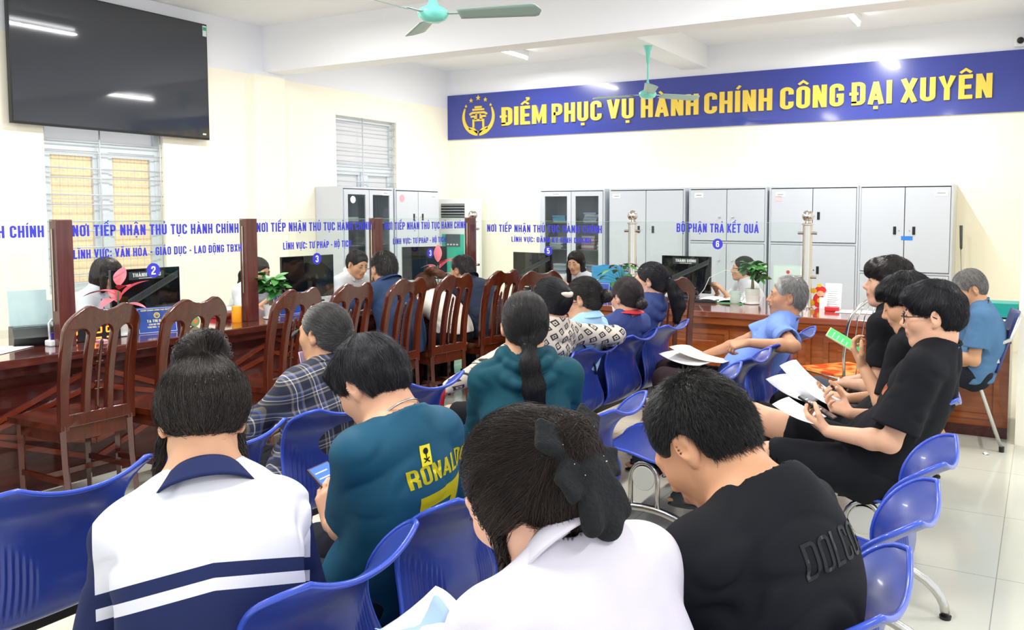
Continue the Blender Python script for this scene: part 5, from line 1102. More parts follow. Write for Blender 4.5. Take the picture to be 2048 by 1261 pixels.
for i, ch in enumerate('2125'):
    x0 = -.128+i*.068; w_, h_ = .038, .062; z0 = .016; b = MB(); k = .0032
    pts = {'a': ((0, h_), (w_, h_)), 'b': ((w_, h_), (w_, h_/2)), 'c': ((w_, h_/2), (w_, 0)), 'd': ((0, 0), (w_, 0)), 'e': ((0, 0), (0, h_/2)), 'f': ((0, h_/2), (0, h_)), 'g': ((0, h_/2), (w_, h_/2))}
    for s in SEG[ch]:
        (a, c), (d, e) = pts[s]; b.bar((x0+a, -.0215, z0+c), (x0+d, -.0215, z0+e), .008, .002, up=(0, 1, 0))
    b.build('digit', mled, t)
def sheet(x, y, z, w, h, rot, label, m=None, name='paper_sheet', th=.0015, grp_='loose papers'):
    b = MB(); 
    b.grid(lambda u, v: ((u-.5)*w, (v-.5)*h, th+.004*sin(u*3)*sin(v*2.5)), 6, 6); o = b.build(name, m or M_PAPER, None, True, fix=False); md = o.modifiers.new('s', 'SOLIDIFY'); md.thickness = th; o.location = (x, y, z); o.rotation_euler = (0, 0, rot); tag(o, label, 'paper', grp_); return o
sheet(-4.98, 2.45, .752, .21, .297, .5, 'white paper lying on the left counter before the scanner'); sheet(-5.12, 2.28, .752, .21, .297, 1.2, 'white paper on the counter at the left edge')
sheet(-5.05, 4.75, .752, .21, .297, 1.4, 'white paper on the counter before the male clerk'); sheet(-4.78, 4.62, .752, .21, .297, 1.7, 'white paper at the counter edge behind the fourth wooden chair'); sheet(-4.9, 5.5, .752, .21, .297, 1.5, 'paper under the hands of the bending woman at the counter')
sheet(-1.25, 6.62, .752, .3, .21, .1, 'white paper on the back counter behind the steel chair'); sheet(-.95, 6.7, .76, .3, .21, -.1, 'second white paper on the back counter, right of the first')
def solid(name, label, cat, bld, loc, m, rot=0, **k):
    o = bld.build(name, m, None, **k); o.location = loc; o.rotation_euler = (0, 0, rot); return tag(o, label, cat)
solid('orange_cylinder', 'bright orange cylinder box standing beside the dark wooden post', 'container', MB().lathe([(.030, 0), (.032, .004), (.032, .108), (.030, .112), (.001, .112)], 28), (-4.86, 3.90, .75), mat('orange card', 'f5a01e', .4), auto=40)
t = thing('tea_glass', 'clear glass of brown tea on the counter left of the orange cylinder', 'glass', (-5.02, 3.95, .75)); MB().lathe([(.024, 0), (.032, .09), (.030, .09), (.023, .006)], 24).build('cup', M_GLASS, t, True); MB().lathe([(.0225, .007), (.027, .05), (.001, .05)], 24).build('tea', mat('brown tea', '8a3b18', .15), t, True)
t = thing('document_tray', 'red plastic tray with white papers behind the orange cylinder', 'tray', (-5.2, 4.12, .75), radians(80)); MB().box(-.15, .15, -.11, .11, 0, .045, bev=.008).build('tray', mat('red plastic', 'cf2f3a', .35), t); MB().box(-.14, .14, -.10, .10, .045, .055).build('papers', M_PAPER, t)
t = thing('round_tin', 'small round tin with an orange and green lid right of the name plate', 'tin', (-4.93, 3.62, .75), radians(90)); MB().lathe([(.035, -.012), (.035, .012)], 28, (0, 0, .035), axis='y').build('tin', mat('grey tin', 'a7b0ae', .3, .6), t, auto=40)
MB().lathe([(.028, -.0125), (.028, -.0135)], 28, (0, 0, .035), axis='y').build('lid_print', mat('green print', '7fae5a', .4), t); MB().lathe([(.015, -.0137), (.015, -.0145)], 28, (0, 0, .035), axis='y').build('lid_centre', mat('orange print', 'e58a5a', .4), t)
solid('stamp_box', 'pale pink stamp pad beside the led clock', 'stamp pad', MB().box(-.03, .03, -.02, .02, 0, .012, bev=.003), (-4.82, 2.93, .75), mat('pale pink', 'e9b0b4', .4))
# back counter
t = thing('phone', 'black desk telephone with a curled cord behind the tall wooden chair at section 6', 'telephone', (-2.74, 6.86, .75), .2); MB().box(-.10, .10, -.08, .08, 0, .045, bev=.012).build('body', M_BLK, t); b = MB(); b.tube([(-.09, .05, .06), (0, .055, .075), (.09, .05, .06)], .016, 10); b.build('handset', M_BLK, t, True)
b = MB(); b.tube([(.1, 0, .03), (.16, -.03, .1), (.2, 0, .2), (.32, .1, .26), (.42, .2, .24)], .0022, 6); b.build('cord', M_WHT, t, True)
solid('keyboard', 'black computer keyboard on the back counter right of the telephone', 'keyboard', MB().box(-.2, .2, -.06, .06, 0, .022, bev=.004), (-2.62, 6.75, .75), M_BLK, .05)
t = thing('open_book', 'open ledger book with white pages in front of the clerk at section 6', 'book', (-2.42, 6.88, .75), .1)
b = MB(); b.grid(lambda u, v: ((u-.5)*.42, (v-.5)*.28, .008+.022*abs(sin(pi*u*2))**.6*(1-.2*abs(u-.5))), 24, 2); b.build('pages', M_PAPER, t, True, fix=False); MB().box(-.215, .215, -.145, .145, 0, .007).build('cover', mat('green cover', '5fa57a', .5), t)
t = thing('tea_mug', 'pale green ceramic mug left of the potted plant at section 6', 'mug', (-2.27, 6.78, .75)); MB().lathe([(.036, 0), (.044, .01), (.046, .10), (.043, .10), (.040, .012), (.001, .01)], 28).build('cup', mat('celadon glaze', 'cfe2da', .2), t, auto=50); b = MB(); b.tube([(.04, 0, .08), (.07, 0, .075), (.075, 0, .05), (.06, 0, .025), (.043, 0, .025)], .005, 8); b.build('handle', mat('celadon glaze'), t, True)
t = thing('card_stand', 'white printed notice stand with a festive red and yellow cutout on the back counter', 'notice stand', (-1.52, 6.78, .75), -.05)
b = MB(); b.bar((.055, 0, 0), (.055, .03, .20), .13, .003, up=(0, 1, 0)); b.box(-.01, .12, -.03, .02, 0, .003); o = b.build('notice', M_PAPER, t)
b = MB()
for k in range(9): b.bar((.012, -.0035+.0132*(k+1)/9*2-.001, .02+.0166*k), (.012+.085-.01*(k % 3), -.0035+.0132*(k+1)/9*2-.001, .02+.0166*k), .003, .001, up=(0, 1, 0))
b.build('print', mat('grey print'), o)
R_ = mat('festive red', 'e0342c', .5); Yl = mat('festive yellow', 'f6c534', .5); Sk = mat('pale peach', 'f2b98f', .5)
def disc(b, x, z, rx_, rz_, y, n=18, th=.004): b.prism([(x+rx_*cos(2*pi*k/n), z+rz_*sin(2*pi*k/n)) for k in range(n)], y, y-th, 'xz')
b = MB(); disc(b, -.06, .06, .045, .06, .01); disc(b, -.045, .145, .045, .03, .01); b.build('cutout', R_, t)
b = MB(); disc(b, -.10, .135, .025, .022, .008); disc(b, -.055, .18, .02, .014, .008); disc(b, -.12, .035, .03, .03, .006); disc(b, -.05, .06, .02, .02, .006); b.build('trim', Yl, t); b = MB(); disc(b, -.045, .115, .028, .022, .004); b.build('round_patch', Sk, t)
b = MB(); b.box(-.04, .02, -.035, -.032, 0, .09); b.build('small_card', M_PAPER, t)
solid('stapler', 'red box shaped stapler in front of the notice stand', 'stapler', MB().box(-.055, .055, -.02, .02, 0, .035, bev=.008), (-1.43, 6.60, .75), mat('red plastic'))
t = thing('certificate', 'pale green framed certificate leaning behind the section 6 counter', 'certificate', (-1.98, 7.35, .75), -.05); MB().box(-.14, .14, 0, .008, .0, .30).build('sheet', mat('pale green paper', 'c9ebe2', .5), t); MB().box(-.13, .13, -.001, 0, .01, .29).build('inner', mat('white green paper', 'e2f3ee', .5), t); MB().lathe([(.016, -.001), (.016, -.003)], 16, (0, 0, .24), axis='y').build('seal', mat('red seal', 'd6453f', .5), t); MB().box(-.1, .1, .0085, .12, 0, .004).build('foot', M_WHT, t)
t = thing('box_file', 'teal box file lying on the right end of the back counter', 'box file', (-.30, 6.75, .77), 0); MB().box(-.13, .15, -.12, .12, 0, .10, bev=.004).build('box', mat('teal card', '1fa6a0', .45), t); MB().box(-.06, -.02, -.122, -.12, .06, .08).build('label_sticker', M_PAPER, t)
sheet(-.32, 6.66, .752, .3, .22, 0, 'white papers under the teal box file')
t = thing('document_basket', 'light blue plastic file basket behind the clerk at section 5', 'basket', (-3.72, 7.35, .75), 0); b = MB(); b.box(-.16, .16, -.12, .12, 0, .01); 
for q in ((-.16, -.15, -.12, .12), (.15, .16, -.12, .12), (-.15, .15, -.12, -.11), (-.15, .15, .11, .12)): b.box(*q, .01, .24)
b.build('basket', mat('sky blue plastic', '4aa8e0', .4), t)
solid('tissue_box', 'small sky blue box on the back counter left of the tall wooden chair', 'box', MB().box(-.07, .07, -.05, .05, 0, .04, bev=.004), (-4.12, 6.62, .75), mat('sky blue plastic'))
# ---------------------------------------------------------------- back desk behind the left counter
for k, (x, y, w_, d_, lb) in enumerate(((-5.62, 3.9, .6, 4.4, 'staff work desk running behind the left counter'), )):
    t = thing('work_desk', lb, 'desk', (x, y, 0)); MB().box(-.29, .29, -2.6, 2.75, .705, .74).build('desktop', M_WT, t)
    for yy in (-2.5, -.8, .9, 2.6): MB().box(-.26, .26, yy-.02, yy+.02, 0, .705).build('side_panel', M_WD, t)
t = thing('work_desk', 'staff work desk running behind the section 5 and 6 screens', 'desk', (-2.8, 7.25, 0)); MB().box(-2.3, 1.2, -.28, .28, .705, .745).build('desktop', M_WRT, t)
for xx in (-2.25, -.5, 1.15): MB().box(xx-.02, xx+.02, -.26, .26, 0, .705).build('side_panel', M_WR, t)
# ================================================================== wooden chairs
def chair_back_mesh():
    """flat back frame with arched openings, then bent"""
    cu = bpy.data.curves.new('bk', 'CURVE'); cu.dimensions = '2D'; cu.fill_mode = 'BOTH'; cu.extrude = .014; cu.bevel_depth = .004; cu.bevel_resolution = 1
    def sp(pts):
        s = cu.splines.new('POLY'); s.points.add(len(pts)-1)
        for p, q in zip(s.points, pts): p.co = (q[0], q[1], 0, 1)
        s.use_cyclic_u = True
    top = []; W = .205
    for i in range(41):
        x = W-2*W*i/40; u = abs(x)/W; z = 1.025+.022*math.exp(-((u-.47)/.17)**2)-.004*math.exp(-(u/.2)**2)-.072*max(0, (u-.58)/.42)**2.0; top.append((x, z))
    # rounded shoulders
    sp([(W, .44), (W, .94)]+top[1:-1]+[(-W, .94), (-W, .44), (-W+.036, .44), (-W+.036, .455), (W-.036, .455), (W-.036, .44)])
    def hole(x0, x1, z0, zt, n=10): r = (x1-x0)/2; return [(x0, z0), (x1, z0)]+[((x0+x1)/2+r*cos(pi*k/n), zt-r+r*sin(pi*k/n)*1.0) for k in range(n+1)]
    for x0, x1 in ((-.165, -.078), (-.05, .05), (.078, .165)): sp(hole(x0, x1, .51, .955-abs(x0+x1)*.05)[::-1])
    o = bpy.data.objects.new('tmp', cu); COL.objects.link(o); dg = bpy.context.evaluated_depsgraph_get(); me = bpy.data.meshes.new_from_object(o.evaluated_get(dg)); bpy.data.objects.remove(o); bpy.data.curves.remove(cu)
    b = bmesh.new(); b.from_mesh(me)
    bmesh.ops.triangulate(b, faces=b.faces)
    for zc in np.arange(.48, 1.05, .03): bmesh.ops.bisect_plane(b, geom=b.verts[:]+b.edges[:]+b.faces[:], plane_co=(0, float(zc), 0), plane_no=(0, 1, 0))
    for xc in (-.1, -.03, .03, .1): bmesh.ops.bisect_plane(b, geom=b.verts[:]+b.edges[:]+b.faces[:], plane_co=(xc, 0, 0), plane_no=(1, 0, 0))
    for v in b.verts:
        x, z, d = v.co; y = d-.19-.10*max(0, (z-.44)/.6)**1.3+.02*sin(pi*min(1, max(0, (z-.44)/.6))); y -= .018*(1-(x/.205)**2)*max(0, (z-.5)/.5); v.co = (x, y, z)
    bmesh.ops.triangulate(b, faces=[f for f in b.faces if len(f.verts) > 4]); b.to_mesh(me); b.free(); me.materials.clear(); return me
def yb(z): return -.19-.10*max(0, (z-.44)/.6)**1.3+.02*sin(pi*min(1, max(0, (z-.44)/.6)))
BACKM = chair_back_mesh()
def wooden_chair(label):
    t = thing('dining_chair', label, 'chair', (0, 0, 0), 0, 'high backed wooden chairs')
    o = link('backrest', BACKM, M_CHW, t); BACKM.shade_smooth(); BACKM.set_sharp_from_angle(angle=radians(35)) if len(BACKM.materials) == 1 else None
    b = MB(); b.tube([(0, yb(z)-.016*max(0, (z-.5)/.5), z) for z in np.linspace(.51, .86, 8)]+[(0, yb(.875)-.012, .875)], [.011]*8+[.005], 8, flat=.8); o = b.build('centre_slat', M_CHW, t, True)
    for z in (.62, .66, .76, .80): MB().bar((-.02, yb(z)-.01, z), (.02, yb(z)-.01, z), .004, .004).build('peg', M_STEEL, o)
    b = MB(); b.prism([(-.205, -.17), (.205, -.17), (.225, .24), (-.225, .24)], .435, .465, 'xy'); b.build('seat', M_CHW, t)
    b = MB(); b.box(-.19, .19, .17, .195, .375, .435); b.box(-.19, .19, -.19, -.17, .375, .45)
    for s in (-1, 1): b.box(s*.185-.011, s*.185+.011, -.17, .17, .375, .435)
    b.build('apron', M_CHW, t)
    for s in (-1, 1):
        b = MB(); b.tube([(s*.187, -.19, .46), (s*.187, -.2, .25), (s*.187, -.235, .0)], [.02, .019, .016], 4); b.build('leg', M_CHW, t)
        b = MB(); b.tube([(s*.187, .185, .44), (s*.185, .185, .0)], [.022, .015], 4); b.build('leg', M_CHW, t)
        b = MB(); b.bar((s*.187, -.2, .18), (s*.187, .185, .18), .018, .028); b.build('stretcher', M_CHW, t)
    MB().bar((-.187, 0, .18), (.187, 0, .18), .018, .028).build('stretcher', M_CHW, t)
    return t
wc0 = wooden_chair('x'); WCH = [(-4.10, .98, 2.50, 90, 'high backed dark wooden chair nearest the camera, before the led clock'), (-3.98, 0, 2.93, 90, 'high backed dark wooden chair before the blue name plate, second from the left'), (-3.95, 0, 3.60, 92, 'high backed wooden chair in front of the white potted money plant'), (-3.95, 0, 4.06, 92, 'high backed wooden chair behind the grey haired woman, left of the man in navy'),
  (-3.92, 0, 4.56, 88, 'high backed wooden chair holding the man in the navy shirt'), (-3.88, 0, 5.05, 84, 'high backed wooden chair holding the bending woman in white'), (-3.82, 0, 5.60, 82, 'high backed wooden chair holding the man in the dark shirt at the corner'), (-3.52, 0, 5.70, 50, 'wooden chair mostly hidden below the section 5 screen'), (-2.36, 0, 5.58, 38, 'high backed wooden chair at the brown counter under section 6'),
  (-4.12, 0, 1.55, 90, 'high backed wooden chair cut off by the left edge')]
for i, (x, _, y, rr, lb) in enumerate(WCH):
    c = wc0 if i == 0 else copy_tree(wc0); a = radians(rr); off = .26; c.location = (x-off*math.sin(a)*1+0, y+off*math.cos(a), 0); c.rotation_euler = (0, 0, a); c.scale = (.91, 1, 1); c['label'] = lb
# ================================================================== waiting benches
M_SEAT = mat('blue moulded plastic', '293c8e', .30, coat=.14, vary=.05, bscale=3); M_SEATE = mat('seat rim plastic', '3450bc', .25, coat=.2)
PROF = [(.275, .395), (.268, .418), (.24, .436), (.19, .447), (.13, .446), (.06, .436), (-.01, .420), (-.08, .408), (-.14, .410), (-.185, .428), (-.212, .462), (-.222, .505), (-.220, .555), (-.214, .605), (-.212, .65), (-.219, .695), (-.236, .735), (-.262, .768), (-.297, .795), (-.335, .813)]
WID = [.17, .195, .208, .213, .214, .214, .216, .219, .221, .222, .220, .214, .203, .194, .190, .194, .206, .218, .212, .165]
PROF = [(y, z if z < .5 else .5+(z-.5)*.911) for y, z in PROF]
def spl(A, u):
    n = len(A)-1; x = u*n; i = min(n-1, int(x)); f = x-i; p = [A[max(0, i-1)], A[i], A[i+1], A[min(n, i+2)]]
    c = lambda a, b, d, e: .5*((2*b)+(-a+d)*f+(2*a-5*b+4*d-e)*f*f+(-a+3*b-3*d+e)*f**3)
    return tuple(c(*[q[k] for q in p]) for k in range(len(p[0])))
def seat_pt(u, v, side=0):
    (y, z), (w_,) = spl(PROF, u), spl([(q,) for q in WID], u); (y2, z2) = spl(PROF, min(1, u+.01)); (y1, z1) = spl(PROF, max(0, u-.01)); ty, tz = y2-y1, z2-z1; L = math.hypot(ty, tz); ny, nz = -tz/L, ty/L      # normal: towards the sitter is (-ny..)
    x = (v-.5)*2; X = x*w_; ny, nz = tz/L, -ty/L
    if u > .5 or True:
        k = (.012 if u < .45 else .012+.042*min(1, (u-.45)/.3)*(1 if u < .8 else 1-.3*(u-.8)/.2))
        c = k*abs(x)**2.2
    # up and inward normal
    iy, iz = -nz*0+tz/L, -ty/L
    sgn = 1.0
    y += iy*c*sgn; z += iz*c*sgn
    if side:
        th = .006; g = 0
        if .50 < u < .80 and .36 < abs(x) < .93:
            e = min(1, (u-.50)/.04)*min(1, max(0, (.62+.18*abs(x)-u))/.05)*min(1, (abs(x)-.36)/.05)*min(1, (.93-abs(x))/.05); g = -.0065*e*(.5+.5*cos(x*2*pi*13))
        y -= iy*(th+g); z -= iz*(th+g)
    return (X, y, z)
def seat_mesh():
    b = MB(); NU, NV = 76, 120
    b.grid(lambda v, u: seat_pt(u, v, 0), NV, NU, 0); b.grid(lambda v, u: seat_pt(u, v, 1), NV, NU, 0, flip=True)
    rim = [seat_pt(u, 0) for u in np.linspace(0, 1, 50)]+[seat_pt(1, v) for v in np.linspace(0.03, 1, 24)]+[seat_pt(u, 1) for u in np.linspace(.98, 0, 49)]+[seat_pt(0, v) for v in np.linspace(.97, .03, 24)]
    rim = [(p[0], p[1]-.0, p[2]-.002) for p in rim]; b.tube(rim, .0068, 7, 1, closed=True); me = b.mesh('seat'); me.materials.append(M_SEAT); me.materials.append(M_SEATE); me.shade_smooth(); return me
SEATM = seat_mesh(); PITCH = .50
def bench(x0, y0, label, n=4, rot=90, PITCH=.50):
    """x0: world x of the seat centre line, y0: centre of the nearest seat; seats face -X"""
    t = thing('waiting_bench', label, 'bench', (x0, y0, 0), radians(rot), 'blue waiting benches')
    for k in range(n):
        o = bpy.data.objects.new('seat', SEATM); COL.objects.link(o); o.parent = t; o.location = (k*PITCH, 0, 0)
    for k in range(n):
        b = MB(); b.box(k*PITCH-.11, k*PITCH+.11, -.10, .10, .388, .398); b.box(k*PITCH-.03, k*PITCH+.03, -.05, .05, .372, .39); b.build('seat_bracket', M_BLK, t)
    MB().box(-.185, (n-1)*PITCH+.185, -.03, .03, .32, .365, bev=.004).build('beam', M_BLK, t)
    for xx in (-.195, (n-1)*PITCH+.195):
        b = MB(); b.tube([(xx, .30*cos(a)-.0, .012+.19*sin(a)) for a in np.linspace(0.02, pi-.02, 19)], .017, 12)
        b.tube([(xx, .065, .19)]+[(xx, .065*cos(a), .33+.075*sin(a)) for a in np.linspace(0, pi, 11)]+[(xx, -.065, .19)], .011, 10); o = b.build('leg_frame', M_CHROME, t, True)
        b = MB(); b.lathe([(.001, -.004), (.052, -.004), (.055, 0), (.052, .004), (.001, .004)], 28, (xx+(-.006 if xx < 0 else .006), 0, .335), axis='x'); b.build('end_disc', mat('brushed disc', 'c2c2bc', .5, .1), o, auto=40)
        for s in (-1, 1): b = MB(); b.lathe([(.02, 0), (.022, .012)], 12, (xx, s*.30, 0)); b.build('foot', M_BLK, o)
    return t
B_ = 'blue plastic four seat waiting bench, '
R1x, R2x, R3x = -.535, -1.49, -2.44
bench(-.54, 1.11, B_+'nearest row, its three right backs empty'); bench(-.60, 3.46, B_+'right row, holding three young men in black', rot=97, PITCH=.47)
bench(-1.49, 1.21, B_+'middle row, under the girl with the bun', rot=95); bench(-1.52, 3.52, B_+'middle row, under the old man', PITCH=.47)
bench(-2.50, 1.27, B_+'left row, under the woman in plaid', PITCH=.487); bench(-2.32, 3.38, B_+'left row, holding the women in navy')
# ================================================================== folding chair, steel chair
t = thing('folding_chair', 'folding chair with blue seat and pale steel legs by the cream pillar', 'chair', (-.46, 6.02, 0), radians(97)); fb = mat('dark blue vinyl', '27356f', .4); fm = mat('pale grey steel tube', 'c9c9c2', .3, .5)
b = MB(); b.grid(lambda u, v: ((u-.5)*.40, -.16+.36*v, .44+.012*sin(pi*u)), 8, 8); o = b.build('seat', fb, t, True, fix=False); o.modifiers.new('s', 'SOLIDIFY').thickness = .02
b = MB(); b.grid(lambda u, v: ((u-.5)*.40*(1-.12*v*v), -.20-.11*v-.03*(1-(2*u-1)**2), .50+.38*v), 10, 10); o = b.build('backrest', fb, t, True, fix=False); o.modifiers.new('s', 'SOLIDIFY').thickness = .014
for s in (-1, 1):
    b = MB(); b.tube([(s*.21, -.32, .86), (s*.21, -.27, .72), (s*.215, -.02, .60), (s*.215, .05, .50), (s*.215, .27, .02)], .0125, 10); b.build('leg', fm, t, True)
    b = MB(); b.tube([(s*.20, -.02, .62), (s*.20, -.10, .42), (s*.20, -.24, .02)], .0115, 10); b.build('leg', fm, t, True)
    b = MB(); b.bar((s*.205, .02, .55), (s*.205, -.21, .585), .004, .035); b.build('bracket', fm, t)
    for y_ in (.27, -.24): b = MB(); b.lathe([(.016, 0), (.017, .035)], 10, (s*(.215 if y_ > 0 else .20), y_, 0)); b.build('foot_cap', M_BLK, t)
b = MB(); b.bar((-.2, -.2, .12), (.2, -.2, .12), .014, .014); b.build('cross_bar', fm, t)
t = thing('steel_chair', 'chrome wire backed chair with an orange patterned seat', 'chair', (-1.17, 5.80, 0), radians(52))
def sunf():
    m = mat('orange patterned seat', 'f0a040', .25); nt = m.node_tree; v = nt.nodes.new('ShaderNodeTexNoise'); v.inputs['Scale'].default_value = 7; r = nt.nodes.new('ShaderNodeValToRGB'); r.color_ramp.elements[0].position = .45; r.color_ramp.elements[0].color = (*lin('f5b45e'), 1); r.color_ramp.elements[1].position = .58; r.color_ramp.elements[1].color = (*lin('e2531c'), 1)
    tc = nt.nodes.new('ShaderNodeTexCoord'); nt.links.new(tc.outputs['Object'], v.inputs['Vector']); nt.links.new(v.outputs['Fac'], r.inputs[0]); nt.links.new(r.outputs[0], nt.nodes['Principled BSDF'].inputs['Base Color']); return m
b = MB(); b.prism([(-.19, -.19), (.19, -.19), (.21, .2), (-.21, .2)], .435, .455, 'xy'); b.build('seat', sunf(), t)
b = MB(); b.tube([(-.19, -.19, .43), (.19, -.19, .43), (.21, .2, .43), (-.21, .2, .43)], .009, 8, closed=True); b.build('seat_frame', M_STEEL, t, True)
def by(z): return -.20-.12*max(0, (z-.45)/.5)
arcb = [(-.17, by(.45), .45), (-.205, by(.6), .60), (-.215, by(.75), .75)]+[(.215*cos(a), by(.80+.17*sin(a)), .80+.17*sin(a)) for a in np.linspace(pi, 0, 13)]+[(.215, by(.75), .75), (.205, by(.6), .60), (.17, by(.45), .45)]
b = MB(); b.tube(arcb, .011, 10); b.build('back_frame', M_STEEL, t, True)
for x in (-.12, -.075, -.028, .028, .075, .12):
    b = MB(); k = x/.12; b.tube([(x*.6, by(.45), .45), (x*.7, by(.58), .58), (x*1.15, by(.72), .72), (x*1.25, by(.84), .84), (x*.9, by(.97-.05*abs(k)), .965-.035*abs(k))], .0042, 7); b.build('back_wire', M_STEEL, t, True)
for sx, sy in ((-1, -1), (1, -1), (-1, 1), (1, 1)): b = MB(); b.tube([(sx*.19, sy*.18, .44), (sx*.205, sy*.215, 0.0)], .011, 10); b.build('leg', M_STEEL, t, True)
b = MB(); b.tube([(.2*cos(a), .2*sin(a), .2) for a in np.linspace(0, 2*pi, 25)[:-1]], .006, 8, closed=True); b.build('ring_stretcher', M_STEEL, t, True)
# office chairs behind the counters
def office(x, y, rot, label):
    t = thing('office_chair', label, 'chair', (x, y, 0), rot, 'office chairs behind the counters'); b = MB(); b.grid(lambda u, v: ((u-.5)*.42, -.22-.05*v-.03*(1-(2*u-1)**2), .55+.42*v), 10, 8); o = b.build('backrest', M_BLK, t, True, fix=False); o.modifiers.new('s', 'SOLIDIFY').thickness = .03
    MB().box(-.22, .22, -.2, .22, .40, .46, bev=.02).build('seat', M_BLK, t); b = MB(); b.lathe([(.03, .06), (.03, .4)], 12); b.build('column', M_STEEL, t)
    for k in range(5): b = MB(); a = 2*pi*k/5; b.bar((0, 0, .08), (.27*cos(a), .27*sin(a), .05), .04, .03); b.lathe([(.025, 0), (.025, .05)], 10, (.27*cos(a), .27*sin(a), 0)); b.build('leg', M_BLK, t)
    return t
# litter on the floor
for i, (x, y, w_, lb) in enumerate(((-1.95, 4.35, .05, 'small scrap of paper on the tiles between the middle and left rows'), (-1.85, 3.85, .09, 'printed slip of paper on the tiles beside the middle row'), (-.28, 5.75, .05, 'crumpled white tissue scrap on the tiles by the folding chair'), (-.62, 6.15, .03, 'tiny white scrap under the counter by the folding chair'))):
    b = MB(); b.grid(lambda u, v: ((u-.5)*w_, (v-.5)*w_*.6, .002+.006*sin(u*5+i)*sin(v*4)), 6, 4); o = b.build('paper_scrap', M_PAPER, None, True, fix=False); o.location = (x, y, .003); o.rotation_euler = (0, 0, i); o.modifiers.new('s', 'SOLIDIFY').thickness = .0006; tag(o, lb, 'litter', 'paper scraps on the floor')
POS = {'bun': (1.065, 1.0, 0.927, 29.8), 'ron': (1.684, -22.2, 0.922, 19.5), 'plaid': (2.283, -20.4, 0.946, 12.0), 'teal': (2.434, 0.0, 0.976, 8.0), 'bow': (1.085, -3.5, 0.88, 20.8), 'dol': (1.521, -34.6, 0.999, 38.4), 'pat': (3.509, -22.5, 0.949, 5.0), 'sky': (3.926, -19.1, 0.93, 4.0), 'ocean': (4.421, -34.4, 0.979, 4.0), 'navy': (4.812, -23.7, 0.974, 8.0), 'old': (4.696, -37.0, 0.968, 8.0), 'ryma': (3.394, -30.8, 0.993, 8.0), 'green': (3.874, -27.0, 0.979, 20.0), 'fringe': (4.313, -1.3, 0.994, 10.0), 'right': (5.942, -17.5, 0.843, 32.0), 's1': (3.607, 10.2, 0.934, 12.0), 's2': (4.863, 10.8, 0.883, 14.0), 's3': (5.685, 15.2, 0.915, 16.0), 's4': (7.762, 11.8, 0.877, 12.0), 's5': (7.77, 15.7, 0.856, 6.0), 'c1': (4.782, 6.8, 0.842, 22.0), 'c2': (5.39, 23.6, 0.741, 34.0), 'c3': (5.799, 24.5, 0.882, 26.0)}
# ================================================================== everybody in the hall
QUICK = globals().get('QUICK', False)
FIGS = {}
def loc2(F, p):
    """world point -> figure frame"""
    dx, dy = p[0]-F[0], p[1]-F[1]; a = radians(F[2]); return (dx*cos(a)+dy*sin(a), -dx*sin(a)+dy*cos(a), p[2])
def cm(name, col, rough=.85, bump=.06, sc=420, vary=0.0, sheen=0):
    return mat(name, col, rough, spec=.2, bump=bump, bscale=sc, vary=vary)
C_BLACK = cm('black cotton', '17181d'); C_TEALJ = cm('petrol blue jersey', '1b4f68', .6); C_NAVY = cm('navy cloth', '1f2850'); C_TEALH = cm('dark teal hoodie cloth', '134552', .7); C_WHITE = cm('white cotton', 'd9d9df', .8); C_PALE = cm('pale lilac white cotton', 'cfcad4', .8)
C_DKP = cm('dark trousers', '20222b'); C_GREYP = cm('grey denim', '50555e'); C_BROWNP = cm('dark brown trousers', '34272a'); C_LB = cm('light blue tee', '7492da', .8); C_STEEL = cm('steel blue tee', '4f7396', .8); C_SKY = cm('sky blue shirt', 'a9d2ee', .8); C_NAVH = cm('indigo hoodie cloth', '394878', .75); C_WORK = cm('indigo work jacket', '3e4b80', .75)
C_NM = cm('navy blue shirt', '2b3d5c', .75); C_DM = cm('dark slate shirt', '252d40', .75); C_CREAM = cm('cream blouse', 'ddd5ca', .8); 
def jacket_mat():
    m = mat('white and navy school jacket cloth', 'd6d6de', .75, spec=.2, bump=.06, bscale=420); nt = m.node_tree; b = nt.nodes['Principled BSDF']
    a = nt.nodes.new('ShaderNodeAttribute'); a.attribute_name = 'col'; sp = nt.nodes.new('ShaderNodeSeparateColor'); nt.links.new(a.outputs['Color'], sp.inputs[0])
    def op(o, x, y):
        n = nt.nodes.new('ShaderNodeMath'); n.operation = o
        for i, v in enumerate((x, y)):
            if isinstance(v, float): n.inputs[i].default_value = v
            else: nt.links.new(v, n.inputs[i])
        return n.outputs[0]
    d, l = sp.outputs[0], sp.outputs[1]
    w = op('MULTIPLY', op('MAXIMUM', op('LESS_THAN', d, .163), op('MULTIPLY', op('GREATER_THAN', d, .190), op('LESS_THAN', d, .213))), op('LESS_THAN', l, .205))
    mx = nt.nodes.new('ShaderNodeMix'); mx.data_type = 'RGBA'; mx.inputs[6].default_value = (*lin('1f2850'), 1); mx.inputs[7].default_value = (*lin('d6d6de'), 1); nt.links.new(w, mx.inputs[0]); nt.links.new(mx.outputs[2], b.inputs['Base Color']); return m
M_COLV = jacket_mat()
M_MASK = mat('face mask', 'e9e4e8', .8); M_TXY = mat('yellow print', 'f2e21c', .5); M_TXK = mat('dark tonal print', '2b2c31', .45); M_TXO = mat('orange print', 'f0582a', .5); M_TXW = mat('white print', 'e9ebf2', .6); M_FRAME = mat('black glasses frame', '121216', .2)
